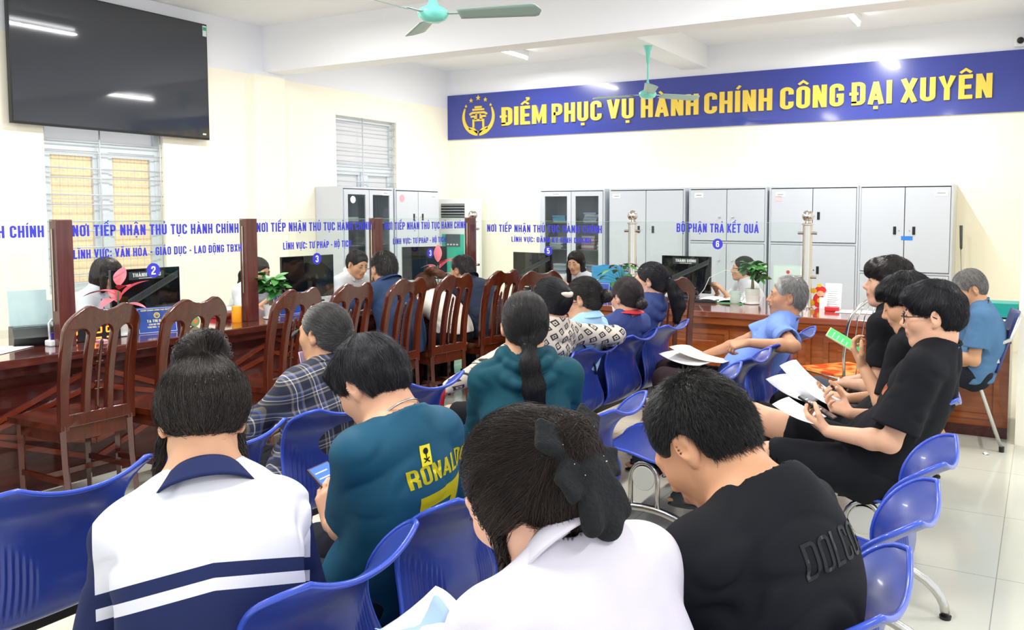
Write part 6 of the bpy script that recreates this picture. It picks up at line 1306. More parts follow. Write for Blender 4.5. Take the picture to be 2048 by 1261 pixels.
def plaid():
    m = bpy.data.materials.new('blue and beige plaid cloth'); m.use_nodes = True; nt = m.node_tree; b = nt.nodes['Principled BSDF']; b.inputs['Roughness'].default_value = .8
    tc = nt.nodes.new('ShaderNodeTexCoord'); mp = nt.nodes.new('ShaderNodeMapping'); mp.inputs['Rotation'].default_value = (radians(8), radians(12), radians(8)); nt.links.new(tc.outputs['Object'], mp.inputs[0]); sp = nt.nodes.new('ShaderNodeSeparateXYZ'); nt.links.new(mp.outputs[0], sp.inputs[0]); outs = []
    for ax in 'XZ':
        a = nt.nodes.new('ShaderNodeMath'); a.operation = 'MULTIPLY'; a.inputs[1].default_value = 15; f = nt.nodes.new('ShaderNodeMath'); f.operation = 'FRACT'; nt.links.new(sp.outputs[ax], a.inputs[0]); nt.links.new(a.outputs[0], f.inputs[0])
        r = nt.nodes.new('ShaderNodeValToRGB'); r.color_ramp.interpolation = 'CONSTANT'; e = r.color_ramp.elements; e[0].color = (*lin('1d2336'), 1); e[1].position = .3; e[1].color = (*lin('968a74'), 1)
        for p, c in ((.38, '3c4256'), (.50, 'e6dfce'), (.54, '3c4256'), (.70, '5b74c0'), (.74, '8a806f'), (.82, '1d2336')): q = e.new(p); q.color = (*lin(c), 1)
        nt.links.new(f.outputs[0], r.inputs[0]); outs.append(r)
    mx = nt.nodes.new('ShaderNodeMix'); mx.data_type = 'RGBA'; mx.inputs[0].default_value = .5; nt.links.new(outs[0].outputs[0], mx.inputs[6]); nt.links.new(outs[1].outputs[0], mx.inputs[7]); nt.links.new(mx.outputs[2], b.inputs['Base Color']); return m
def diamond():
    m = bpy.data.materials.new('beige cloth printed with black squares'); m.use_nodes = True; nt = m.node_tree; b = nt.nodes['Principled BSDF']; b.inputs['Roughness'].default_value = .7
    tc = nt.nodes.new('ShaderNodeTexCoord'); n = nt.nodes.new('ShaderNodeTexNoise'); n.inputs['Scale'].default_value = 9; ad = nt.nodes.new('ShaderNodeVectorMath'); ad.operation = 'MULTIPLY_ADD'; ad.inputs[1].default_value = (.02, .02, .02); nt.links.new(tc.outputs['Object'], n.inputs['Vector']); nt.links.new(n.outputs['Color'], ad.inputs[0]); nt.links.new(tc.outputs['Object'], ad.inputs[2])
    mp = nt.nodes.new('ShaderNodeMapping'); mp.inputs['Rotation'].default_value = (0, radians(30), radians(0)); nt.links.new(ad.outputs[0], mp.inputs[0]); sp = nt.nodes.new('ShaderNodeSeparateXYZ'); nt.links.new(mp.outputs[0], sp.inputs[0]); A = []
    for ax in 'XZ':
        a = nt.nodes.new('ShaderNodeMath'); a.operation = 'MULTIPLY'; a.inputs[1].default_value = 21; f = nt.nodes.new('ShaderNodeMath'); f.operation = 'FRACT'; s = nt.nodes.new('ShaderNodeMath'); s.operation = 'SUBTRACT'; s.inputs[1].default_value = .5; ab = nt.nodes.new('ShaderNodeMath'); ab.operation = 'ABSOLUTE'
        nt.links.new(sp.outputs[ax], a.inputs[0]); nt.links.new(a.outputs[0], f.inputs[0]); nt.links.new(f.outputs[0], s.inputs[0]); nt.links.new(s.outputs[0], ab.inputs[0]); A.append(ab)
    mxx = nt.nodes.new('ShaderNodeMath'); mxx.operation = 'MAXIMUM'; nt.links.new(A[0].outputs[0], mxx.inputs[0]); nt.links.new(A[1].outputs[0], mxx.inputs[1])
    r = nt.nodes.new('ShaderNodeValToRGB'); r.color_ramp.interpolation = 'CONSTANT'; e = r.color_ramp.elements; e[0].color = (*lin('2b2826'), 1); e[1].position = .07; e[1].color = (*lin('c3b8ab'), 1)
    for p, c in ((.17, '2b2826'), (.30, 'c9beb1')): q = e.new(p); q.color = (*lin(c), 1)
    nt.links.new(mxx.outputs[0], r.inputs[0]); nt.links.new(r.outputs[0], b.inputs['Base Color']); return m
POS = globals().get('POS') or {}
def fig(key, label, x, y, yaw, **k):
    k0 = dict(k, x=x, yaw=yaw, label=label)
    if key in POS: y, k['lean'], k['tor'], k['hunch'] = POS[key]
    k.setdefault('seat', .405)
    f = Fig(label, (x, y), yaw, **k); FIGS[key] = f; f.k0 = (x, y, yaw, k); return f
def build(f, top, pants, hair, eyes='down', glasses=None, shoes=None, topk={}, pantk={}, hairk={}, brow=None):
    if QUICK: return f
    f.skin_mesh(); f.face(eyes, brow, glasses); f.top(top, **topk); f.pants(pants, **pantk); f.hair(**hair)
    if shoes: f.shoes(shoes, sandal=(shoes[1] if isinstance(shoes, tuple) else False)) if not isinstance(shoes, tuple) else f.shoes(shoes[0], name='sandal', sandal=True)
    return f
def phone(label, p, d, n, scr='3f62c8', case='4a3026', w=.074, h=.158):
    """smartphone: centre p, long axis d, screen normal n (world)"""
    if QUICK: return
    d = Vector(d).normalized(); n = Vector(n); n = (n-d*n.dot(d)).normalized(); x = d.cross(n); t = bpy.data.objects.new('smartphone', None); COL.objects.link(t); tag(t, label, 'phone'); t.matrix_world = Matrix(((x.x, n.x, d.x, p[0]), (x.y, n.y, d.y, p[1]), (x.z, n.z, d.z, p[2]), (0, 0, 0, 1)))
    MB().box(-w/2, w/2, -.0045, .0035, -h/2, h/2, bev=.003).build('case', mat('case '+case, case, .4), t); s = MB().box(-w/2+.004, w/2-.004, .0036, .0042, -h/2+.005, h/2-.005).build('screen', mat('screen '+scr, scr, .15, emit=.9), t)
    b = MB(); 
    for i in range(4): b.box(-w/2+.01, w/2-.022-.006*i, .0043, .0046, h/2-.03-.022*i, h/2-.026-.022*i)
    b.build('screen_text', mat('screen text', 'c9d4f2', .4, emit=.6), s); return t
def papers(label, p, d, r_, w=.21, h=.297, curl=.03, m=None, cat='paper', name='paper_sheet'):
    if QUICK: return
    p, d, r_ = Vector(p), Vector(d).normalized(), Vector(r_); r_ = (r_-d*r_.dot(d)).normalized(); n = r_.cross(d); b = MB()
    b.grid(lambda u, v: tuple(r_*((u-.5)*w)+d*((v-.5)*h)+n*(curl*(4*(v-.5)**2)+curl*.5*sin(3*u))), 8, 10); o = b.build(name, m or M_PAPER, None, True, fix=False); o.location = p; o.modifiers.new('s', 'SOLIDIFY').thickness = .0012; tag(o, label, cat); return o
BK = dict(col='15110f', col2='3b302b')
# ---- 1 girl with the bun
f = fig('bun', 'girl with a dark hair bun in a white and navy school jacket', -1.42, 1.235, 56, sex='f', S=1.0, h=.005, lean=12, hunch=30, nang=34, nf=.2, sh=-.035, neck=.095, head=(0, 32, 3), L=(-.07, .32, .74), R=(.08, .33, .76), twist=0, shf=.03)
def jacket(me, V):
    f = FIGS['bun']; c7 = f.c7.astype(np.float32); d = (c7-V) @ f.up.astype(np.float32); lat = np.abs((V-c7) @ f.x.astype(np.float32)); vcol(me, 'col', np.stack([np.maximum(d-.10*lat, 0), lat, lat*0], 1))
build(f, M_COLV, C_NAVY, dict(style='bun', n=14000, length=.13, r=.0007, seed=3, lift=.004, extra=[ell((0, -.02, .028), (.092, .106, .088), k=.03), half((0, -.05, -.058), (0, .5, -1), k=.02), ell((0, -.035, .150), (.050, .050, .042), k=.010), cap((-.045, -.05, .14), (.02, -.08, .16), .016, k=.006), cap((.045, -.02, .145), (-.01, .0, .17), .014, k=.006), cap((-.03, -.06, .125), (.03, -.01, .13), .02, k=.02)]+chain([(.077, .02, -.03), (.086, .03, -.10), (.083, .025, -.16)], [.010, .006, .002], k=.01)+chain([(-.077, .02, -.03), (-.086, .03, -.10), (-.085, .03, -.17)], [.010, .006, .002], k=.01), **BK), topk=dict(sleeve='long', w=1.10, collar='none', amp=.006, post=jacket, name='jacket', seed=4.0, nc=.0))
if not QUICK:
    f.collar_obj(C_NAVY, r=.066, hgt=.022, fl=.052, open_=.10, th=.004, back=.004)
    b = MB(); pass
# ---- 2 boy in the jersey
f = fig('ron', 'boy in a petrol blue football shirt with yellow RONALDO 7 on the back', -1.55, 1.82, 84, S=1.0, shw=.86, h=.005, lean=10, hunch=30, nang=46, nf=.25, neck=.095, head=(6, 36, 0), Lw=(-1.79, 1.74, .60), Rw=(-1.72, 1.90, .59), curl=(.55, .55), poleL=(-.15, -.4, -1), hf={'L': (.1, .3, .9), 'R': (-.5, .8, .3)}, hn={'L': (.9, .3, -.2), 'R': (-.3, .3, .9)}, skin='dba788')
build(f, C_TEALJ, C_DKP, dict(style='mop', n=12000, length=.06, r=.0006, lift=.004, seed=5, col='121113', col2='3a3a42'), topk=dict(w=.97, sl=.80, slr=.064, amp=.0033, seed=2.0, name='football_shirt'))
if not QUICK:
    bk = -f.fw; c = f.c7-f.up*.112*f.S; f.wrap_text('RONALDO', M_TXY, c+f.x*.06, f.x, f.up, .044, .26, bk, name='lettering', arcr=.9, swd=.15)
    def seven(mb): ribbon(mb, [(-.07, -.015), (-.07, .022), (.06, .035), (.02, -.04), (.005, -.15)], .034, 0, 0)
    f.wrap_text('', M_TXY, c-f.up*.072+f.x*.045, f.x, f.up, .1, .1, bk, name='numeral', mk=seven)
    def bdg(mb): mb.add([(-.017, 0, 0), (.017, 0, 0), (.017, 0, .050), (-.017, 0, .050)], [(0, 1, 2, 3)])
    f.wrap_text('', M_TXY, f.c7-f.up*.072*f.S-f.x*.01, f.x, f.up, .1, .1, bk, name='badge', mk=bdg)
    def palm(mb):
        mb.prism([(.008*cos(2*pi*k/10), .036+.008*sin(2*pi*k/10)) for k in range(10)], 0, 0); ribbon(mb, [(0, .03), (0, .014)], .003, 0, 0); ribbon(mb, [(-.009, .020), (.009, .009)], .003, 0, 0); ribbon(mb, [(.009, .020), (-.009, .009)], .003, 0, 0)
    f.wrap_text('', C_DKP, f.c7-f.up*.072*f.S-f.x*.01, f.x, f.up, .1, .1, bk, name='badge_print', mk=palm, off=.003)
    nb = f.nk-f.up*.03; nn = nv(f.nk-(f.c7-f.up*.045)); b = MB(); b.tube([f.c7+(f.nk-f.c7)*.42+f.x*.061*cos(a)+np.cross(nn, f.x)*.063*sin(a)-nn*(.02*sin(a)) for a in np.linspace(0, 2*pi, 41)[:-1]], .0028, 6, closed=True); b.build('necklace', M_STEEL, f.root, True)
phone('brown cased phone with a lit blue screen held by the boy in the football shirt', (-1.83, 1.79, .70), (-.75, .02, .50), (.5, -.15, .75))
# ---- 3 grey haired woman in plaid
f = fig('plaid', 'grey haired woman in a blue and beige plaid shirt facing the counter', -2.45, 2.36, 88, sex='f', S=.93, h=.006, lean=5, hunch=12, head=(8, 2, 0), skin='c99874')
build(f, None if QUICK else plaid(), C_DKP, dict(style='tied', n=9000, length=.10, r=.0008, seed=7, col='191817', col2='4b4a4a', greyfn=lambda q: np.clip((q[:, 1]+.02)*7+(q[:, 2]-.06)*4, .08, 1.2), extra=[ell((0, -.13, -.05), (.035, .035, .05), k=.03)]), topk=dict(sleeve='long', w=1.1, collar='none', amp=.006, name='plaid_shirt', ny=.72), eyes='open')
if not QUICK:
    f.collar_obj(FIGS['plaid'].root.children[[c.name.split('.')[0] for c in f.root.children].index('plaid_shirt')].data.materials[0], r=.058, hgt=.026, fl=.02)
    b = MB(); b.grid(lambda u, v: tuple(f.hp(((u-.5)*.13, .085+v*.055*(1-(2*u-1)**2*.6), .030-v*.02-.02*(2*u-1)**2))), 12, 4); o = b.build('visor', M_BLK, f.root, True, fix=False); o.modifiers.new('s', 'SOLIDIFY').thickness = .006
    b = MB(); b.grid(lambda u, v: tuple(f.hp(((u-.5)*.10, .088+.03*(1-(2*u-1)**2)-.012*v, -.075-.055*v))), 10, 5); o = b.build('face_mask', mat('lilac mask', 'cdbfe0', .8), f.root, True, fix=False); o.modifiers.new('s', 'SOLIDIFY').thickness = .003
# ---- 4 teal hoodie
f = fig('teal', 'girl with a long low ponytail in a dark teal hoodie, seen from behind', -1.56, 2.46, 38, sex='f', S=.97, h=.005, lean=5, hunch=8, head=(2, 4, 0), skin='cf9f7e')
tl = [f.hp(p) for p in ((0, -.105, -.055), (.0, -.125, -.075))]+[f.hp((0, -.125, -.075))+A3(.0, -.02, -.05), f.hp((0, -.125, -.075))+A3(.012, -.03, -.13), f.hp((0, -.125, -.075))+A3(.02, -.03, -.22), f.hp((0, -.125, -.075))+A3(.024, -.03, -.30)]
def hood(s):
    nb = s.nk-s.up*.02*s.S; bk = -s.fw; X = s.x; o = []
    pts = [nb+X*(.085*sin(a))*s.S+bk*(.02+.075*cos(a))*s.S-s.up*(.02+.045*max(0, cos(a)))*s.S for a in np.linspace(-2.2, 2.2, 11)]
    o += chain(pts, [.020*s.S]*11, k=.02); pts = [nb+X*(.10*sin(a))*s.S+bk*(.02+.088*cos(a))*s.S-s.up*(.06+.065*max(0, cos(a)))*s.S for a in np.linspace(-1.6, 1.6, 9)]
    return o+chain(pts, [.021*s.S]*9, k=.025)
build(f, C_TEALH, C_BLACK, dict(style='tied', n=9000, length=.16, r=.0007, seed=8, tail=(tl, [.022, .017, .028, .034, .028, .012]), flow=lambda P: (A3(0, -.115, -.06)-P), col='110f10', col2='302c2c', segs=9), topk=dict(sleeve='long', w=.98, collar='none', amp=.006, extra=hood, name='hoodie', seed=6.0))
if not QUICK:
    b = MB(); c = f.hp((0, -.118, -.066)); b.tube([c+f.x*.02*cos(a)+f.up*.006*sin(2*a)+f.fw*.02*sin(a) for a in np.linspace(0, 2*pi, 17)[:-1]], .006, 8, closed=True); b.build('hair_tie', M_BLK, f.root, True)
# ---- 5 woman with the hair bow
f = fig('bow', 'woman with pinned up hair and a big black bow clip in a pale polo', -.56, 1.13, 74, sex='f', S=1.05, h=.0046, lean=10, hunch=26, nang=50, nf=.5, head=(8, 32, -4), shf=.02, skin='e2b095')
build(f, C_PALE, C_DKP, dict(style='updo', n=14000, length=.12, r=.0006, seed=9, lift=.004, col='120d0b', col2='3a2820', hh=.0045, extra=[ell((0, -.115, .02), (.05, .045, .06), k=.03), ell((-.077, -.004, -.004), (.013, .032, .036), k=.02), ell((.077, -.004, -.004), (.013, .032, .036), k=.02), ell((0, -.085, -.05), (.055, .05, .045), k=.03)]+chain([(-.074, .015, -.03), (-.082, .025, -.09), (-.078, .02, -.15)], [.007, .005, .002], k=.01)), topk=dict(w=1.08, collar='none', amp=.005, name='polo_shirt', seed=7.0, sl=.72))
if not QUICK:
    f.collar_obj(C_PALE, r=.063, hgt=.030, fl=.034, open_=.14, th=.0035)
    c = A3(0, -.155, .045); velvet = mat('black velvet', '0f1013', .9, bump=.4, bscale=120); R_ = f.Rh; B = []
    for sx, dz, an in ((-1, .035, 35), (1, .035, 35), (-1, -.03, -25), (1, -.03, -25)):
        B.append(box((sx*.042, c[1]+.002, c[2]+dz), (.040, .010, .027), ry(-sx*an).T, r=.008, k=.008))
    B += [ell(c, (.018, .022, .022), k=.012), cap((-.02, c[1], c[2]-.04), (-.045, c[1]+.01, c[2]-.12), .014, .017, k=.01), cap((.02, c[1], c[2]-.04), (.04, c[1]+.01, c[2]-.12), .014, .018, k=.01), cap((0, c[1]+.01, c[2]-.03), (0, c[1]+.02, c[2]-.13), .03, .026, k=.02)]
    B.append(disp(lambda q: .005*wnoise(q, 45, 2))); bowp = tp(tp(B, np.eye(3), A3(-.002, -.010, -.026), .86), R_, f.hc, f.S); sobj('hair_bow', bowp, velvet, f.root, .0035)
    b = MB(); g = random.Random(3)
    for k in range(14):
        p = f.hp((g.uniform(-.075, .075), c[1]-.018, c[2]+g.uniform(-.07, .03))); d = nv(R_ @ A3(0, -1, 0)); P_ = np.array([p+d*.05], np.float32)
        for _ in range(14): P_ = P_-d.astype(np.float32)*(sdf(bowp, P_)*.8)[:, None]
        if sdf(bowp, P_)[0] > .002: continue
        p = P_[0]
        b.lathe([(.0001, -.0013), (.0012, -.0005), (.0012, .0005), (.0001, .0013)], 6, tuple(p))
    b.build('rhinestone', M_STEEL, f.root, True)['label'] = 'tiny silver rhinestones'
papers('white papers with a blue corner at the bottom edge before the woman with the bow', (-1.03, 1.12, .70), (.5, .8, .25), (.8, -.5, .1), .21, .297)
papers('pale blue sheet folded over the white papers at the bottom edge', (-.99, 1.17, .725), (.5, .8, .3), (.8, -.5, .1), .10, .12, m=mat('pale blue paper', '9db8ea', .7))
# ---- 6 man in black with tonal print
f = fig('dol', 'young man with cropped hair, head bowed, in a black tee with tonal DOLCOS lettering', -.54, 1.80, 74, S=1.03, h=.005, lean=12, hunch=42, nang=64, neck=.11, nf=.12, sh=-.03, head=(8, 48, 0), L=(-.06, .30, .70), R=(.10, .32, .70), shf=.03, curl=(.7, .7), skin='dba27c')
f.stub = 0
build(f, C_BLACK, C_DKP, dict(style='short', n=22000, length=.017, r=.0005, lift=.001, seed=11, spiky=.2, segs=4, col='131212', col2='2c2a2a', hh=.0045, flow=lambda P: (P-A3(0, -.06, .10))), topk=dict(w=1.10, amp=.006, seed=3.0, sl=.75, slr=.072, name='tee_shirt'))
if not QUICK: nr = nv(A3(-.05, -1, .55)); f.wrap_text('DOLCOS', M_TXK, loc2((f.loc[0], f.loc[1], f.yaw), (-.40, 1.56, .82))-f.x*.045, f.x, np.cross(nr, f.x), .060, .21, nr, swd=.11)
phone('black phone at the hand of the cropped haired man, mostly hidden', (-.78, 1.70, .72), (-.3, -.1, .4), (.6, 0, .8), '26282e', '17181b')
# ---- 7 patterned jacket
f = fig('pat', 'woman in a beige jacket printed with black squares, arms spread over the seats', -2.24, 3.45, 82, sex='f', S=.98, h=.006, lean=6, hunch=5, head=(-10, 12, 0), Lw=(-2.62, 3.22, .60), Rw=(-2.05, 4.02, .80), poleL=(-.9, -.3, -.2), poleR=(.6, -.9, .1), skin='c6957a')
build(f, None if QUICK else diamond(), C_BLACK, dict(style='tied', n=6000, length=.1, r=.0009, seed=12, flow=lambda P: (A3(0, -.12, .02)-P), extra=[ell((0, -.11, .01), (.045, .035, .05), k=.03)], col='121012', col2='34323a'), topk=dict(sleeve='long', w=1.04, ny=.56, collar='none', amp=.006, extra=hood, name='jacket'), pantk=dict(kind='short', cut=.9))
if not QUICK:
    b = MB(); b.tube([f.hp((-.035+.07*t, -.135-.012*sin(pi*t), .028-.012*sin(pi*t))) for t in np.linspace(0, 1, 9)], [.004, .010, .013, .014, .014, .014, .013, .010, .004], 8); b.build('hair_clip', mat('beige clip', 'd9c6b2', .4), f.root, True)
    t = papers('red document folder held upright on the knee of the woman in the patterned jacket', (-2.52, 3.10, .47), (.05, 0, 1), (0, .25, 0), .16, .38, .01, mat('red folder', 'cf2430', .5), 'folder', 'document_folder')
    papers('white papers in the red folder on the knee', (-2.56, 3.11, .62), (.6, .1, .3), (0, 1, 0), .16, .12, .01)
# ---- 8 light blue shirt
f = fig('sky', 'woman in a light blue shirt with a black strap and low side bun', -2.26, 4.06, 86, sex='f', S=.95, h=.006, lean=2, hunch=4, head=(14, 8, 0), skin='cf9f82')
build(f, C_SKY, C_DKP, dict(style='tied', n=5000, length=.1, r=.0009, seed=13, flow=lambda P: (A3(0, -.13, 0)-P), extra=[ell((0, -.145, .0), (.035, .035, .035), k=.012)], col='141213', col2='3c3634'), topk=dict(w=1.0, ny=.56, collar='none', amp=.005, name='shirt'))
if not QUICK:
    f.collar_obj(C_SKY, r=.058, hgt=.03, fl=.03); s_ = f; b = MB(); 
    P_ = [f.shd['L']*(1-t)+(f.sp[1]+f.x*.10)*t-f.fw*.02 for t in np.linspace(-.1, .9, 14)]; Q_ = []
    for p in P_:
        q = np.array([p-f.fw*.2], np.float32)
        for _ in range(14): q = q+f.fw.astype(np.float32)*((sdf(f.topsdf, q)-.003)*.9)[:, None]
        Q_.append(tuple(q[0]))
    b.tube(Q_, .010, 6, flat=.35); b.build('bag_strap', mat('black strap', '23252c', .6), f.root, True)
    b = MB(); b.tube([f.hp(p) for p in ((-.081, -.015, -.01), (-.078, .03, -.012), (-.062, .095, -.002))], .0025, 6); b.tube([f.hp((-.034+.024*cos(a), .104, .0+.019*sin(a))) for a in np.linspace(0, 2*pi, 17)[:-1]], .0015, 6, closed=True); b.build('glasses', mat('maroon frame', '54202c', .3), f.root, True)
def fmask(f, m=None):
    b = MB(); b.grid(lambda u, v: tuple(f.hp(((u-.5)*.125, .030+.085*(1-(2*u-1)**2)**.6+(.0 if v < .5 else -.02*(v-.5)), -.022-.080*v))), 14, 6); o = b.build('face_mask', m or M_MASK, f.root, True, fix=False); o.modifiers.new('s', 'SOLIDIFY').thickness = .003
    b = MB()
    for sx in (-1, 1): b.tube([f.hp(p) for p in ((sx*.060, .035, -.03), (sx*.078, -.0, -.0), (sx*.082, -.022, .006), (sx*.078, -.01, -.035), (sx*.058, .04, -.085))], .0015, 5)
    b.build('ear_loop', m or M_MASK, o, True)
# ---- 9 work jacket
f = fig('ocean', 'woman in an indigo work jacket with white arched lettering across the back', -2.34, 4.55, 74, sex='f', S=.95, h=.006, lean=2, hunch=4, head=(-4, 12, 0), skin='cf9f82')
build(f, C_WORK, C_DKP, dict(style='tied', n=5000, length=.1, r=.0009, seed=14, flow=lambda P: (A3(0, -.12, -.05)-P), extra=[ell((0, -.125, -.06), (.040, .030, .030), k=.015)], col='1a1514', col2='45383a'), topk=dict(sleeve='long', w=1.10, ny=.54, collar='none', amp=.004, name='work_jacket'))
if not QUICK:
    f.collar_obj(mat('red collar', 'd63a44', .7), r=.056, hgt=.03, fl=.012); fmask(f)
    f.wrap_text('CÔNG TY CP XÂY DỰNG OCEAN'.replace('Â', 'Ấ').replace('Ấ', 'A'), M_TXW, f.c7-f.up*.115*f.S, f.x, f.up, .032, .36, -f.fw, arcr=.24, swd=.18)
# ---- 10 navy hoodie
f = fig('navy', 'woman with a thick black ponytail and face mask in an indigo hoodie', -2.31, 5.00, 88, sex='f', S=.97, h=.007, lean=2, hunch=8, head=(14, 2, 0), skin='d7a78c')
tl = [f.hp((0, -.10, -.02)), f.hp((0, -.135, -.03)), f.hp((0, -.15, -.03))+A3(.01, -.015, -.06), f.hp((0, -.15, -.03))+A3(.02, -.03, -.13), f.hp((0, -.15, -.03))+A3(.02, -.02, -.22)]
build(f, C_NAVH, C_DKP, dict(style='tied', n=6000, length=.14, r=.0009, seed=15, tail=(tl, [.03, .03, .040, .040, .018]), flow=lambda P: (A3(0, -.11, -.02)-P), col='121014', col2='2c2b33'), topk=dict(sleeve='long', w=1.02, ny=.56, collar='none', amp=.006, extra=hood, name='hoodie'), eyes='open')
if not QUICK:
    fmask(f); b = MB(); c = f.hp((0, -.125, -.02)); b.tube([c+A3(.03*cos(a), .0, .032*sin(a)) for a in np.linspace(0, 2*pi, 15)[:-1]], .008, 6, closed=True); b.build('hair_clip', mat('dark clip', '20222c', .3), f.root, True)
# ---- 11 old man
LO = (-1.54, 4.66, 104)
f = fig('old', 'old man with grey hair and moustache in a light blue tee, arm over seats', *LO, S=.97, h=.0045, lean=-20, hunch=8, head=(8, -2, 0), side=0, Lw=(-1.36, 4.29, .82), R=(.12, .24, .64), poleL=(-.1, -1, -.1), hf={'L': (-.1, .95, -.2)}, curl=(1.1, .4), hn={'L': (.3, .3, -.9)}, skin='c4906f', lip='9c6558', legs={'L': ((-.12, .42, .54), (-.14, .44, .08)), 'R': ((.10, .44, .55), (.12, .50, .08))})
f.stub = .35
build(f, C_LB, C_BROWNP, dict(style='short', n=9000, length=.018, r=.0007, lift=.001, seed=16, spiky=.15, segs=4, col='4a4948', col2='8d8b89', grey=.55, hh=.0045), topk=dict(w=1.04, amp=.006, sl=.66, slr=.076, name='tee_shirt', belly=.02), eyes='open', brow=mat('grey eyebrow', '6b6561', .8), shoes=(M_BLK,))
if not QUICK:
    b = MB(); 
    for sx in (-1, 1): b.tube([f.hp((sx*(.002+.022*t), .103-.008*t*t, -.046-.008*t)) for t in np.linspace(0, 1, 6)], [.003, .0042, .004, .0035, .003, .0015], 6)
    b.build('moustache', mat('grey moustache', '807a76', .9), f.root, True)
    f.wrap_text('', M_TXW, f.sp[2]+f.x*-.03+f.up*.0, f.x, f.up, .02, .1, f.fw, mk=lambda mb: text(mb, 'SPORT'[:0]+'.....', .016, .085, 0, center=True), name='print')
papers('loose stack of cream papers on the lap of the old man', (-1.74, 4.66, .655), (-.72, .1, .12), (.1, 1, -.1), .26, .36, .02, mat('cream paper', 'f1e6d2', .7)); papers('white paper under the cream papers on the lap of the old man', (-1.80, 4.62, .635), (-.7, .3, .05), (.2, 1, 0), .24, .34, .02)
# ---- 12 young man with glasses
LR = (-.56, 3.36, 86)
f = fig('ryma', 'young man with black glasses in a black tee with small orange chest lettering', *LR, S=1.02, h=.0045, seat=.425, lean=-20, hunch=8, nang=0, head=(9, 6, 0), Lw=(-.70, 3.21, .675), Rw=(-.66, 3.43, .70), poleL=(-.35, -.7, -.5), poleR=(.4, -.6, -.5), curl=(.75, .8), hf={'L': (.38, .9, .30), 'R': (-.35, .8, .40)}, hn={'L': (.6, -.2, .75), 'R': (-.4, -.1, .9)}, skin='dcaa8c', thumb=.4,
        lw={'L': ((-.92, 3.18, .555), (-1.22, 3.44, .11), (-1.34, 3.48, .075)), 'R': ((-1.08, 3.44, .645), (-1.34, 3.55, .24), (-1.47, 3.60, .17))})
build(f, C_BLACK, C_BLACK, dict(style='mop', n=9000, length=.05, r=.0007, lift=.003, seed=17, col='131114', col2='35343c', hh=.0045), topk=dict(w=1.10, amp=.006, seed=8.0, sl=.80, slr=.078, name='tee_shirt', ny=.70), pantk=dict(kind='short', w=1.10, cut=.70, cutL=1.02, amp=.006), glasses=M_FRAME, eyes='open', shoes=(mat('grey slide sandal', '4a4d52', .7),))
if not QUICK: A_ = rz(-f.yaw); nr = nv(A_ @ A3(-.65, -.7, .35)); rt_ = nv(A_ @ A3(.70, -.65, -.25)); f.wrap_text('RYM', M_TXO, loc2((f.loc[0], f.loc[1], f.yaw), (-.585, 3.27, .85)), rt_, np.cross(nr, rt_), .036, .075, nr, swd=.2)
phone('black phone held low by the young man with glasses', (-.76, 3.29, .745), (-.8, .05, .42), (.35, .1, .9), '2b2d33', '15161a')
papers('white form on the knee of the young man with glasses', (-.83, 3.30, .715), (-.8, .1, .25), (.1, 1, .0), .17, .18, .01)
# ---- 13 young man with the green phone
LG = (-.61, 3.86, 84)
f = fig('green', 'young man with wavy black hair reading a green lit phone, in a black tee', *LG, S=1.03, h=.006, lean=-8, hunch=20, head=(12, 22, 0), Lw=(-.67, 3.73, .84), Rw=(-.76, 3.90, .66), poleL=(-.3, .0, -1), curl=(.8, .5), hf={'L': (.1, .5, .8), 'R': (-.2, 1, .1)}, hn={'L': (.3, -.9, .4), 'R': (-.2, .1, .95)}, skin='d3a07e', legs={'L': ((-.14, .52, .55), (-.12, .6, .08)), 'R': ((.14, .50, .56), (.16, .56, .08))})
build(f, C_BLACK, C_BLACK, dict(style='mop', n=6000, length=.05, r=.0008, lift=.005, seed=18, col='131114', col2='302e33'), topk=dict(w=1.06, amp=.006, sl=.72, slr=.072, name='tee_shirt'), shoes=(M_BLK,))
phone('pale cased phone with a bright green screen held up by the wavy haired young man', (-.76, 3.76, .945), (-.75, -.1, .42), (.35, -.35, .85), '3fae57', 'd8d2b0')
papers('large white sheet held on the lap of the young man with the green phone', (-.92, 3.86, .71), (-.8, .1, .50), (.1, 1, 0), .20, .30, .02); papers('second grey shaded sheet under the large white sheet', (-1.0, 3.94, .66), (-.8, .25, .25), (.25, 1, 0), .20, .26, .02, mat('grey white paper', 'dfe2ea', .7))
phone('black phone in the lower hand of the wavy haired young man', (-.84, 3.90, .655), (-.8, 0, .5), (.5, 0, .8), '3a3032', '1a1517')
# ---- 14 young man with the fringe
LF = (-.60, 4.36, 82)
f = fig('fringe', 'young man with a straight fringe looking towards the counter, in black with grey jeans', *LF, S=1.03, h=.006, lean=-3, hunch=10, head=(20, -2, 0), R=(.1, .22, .66), L=(-.10, .22, .66), skin='d9a78b', legs={'L': ((-.14, .46, .56), (-.12, .5, .08)), 'R': ((.12, .46, .56), (.14, .5, .08))})
build(f, C_BLACK, C_GREYP, dict(style='mop', n=6000, length=.06, r=.0008, lift=.003, seed=19, extra=[ell((0, .075, .055), (.060, .036, .038), k=.02)], col='171314', col2='3c3434'), topk=dict(w=1.05, amp=.006, sl=.7, name='tee_shirt'), eyes='open')
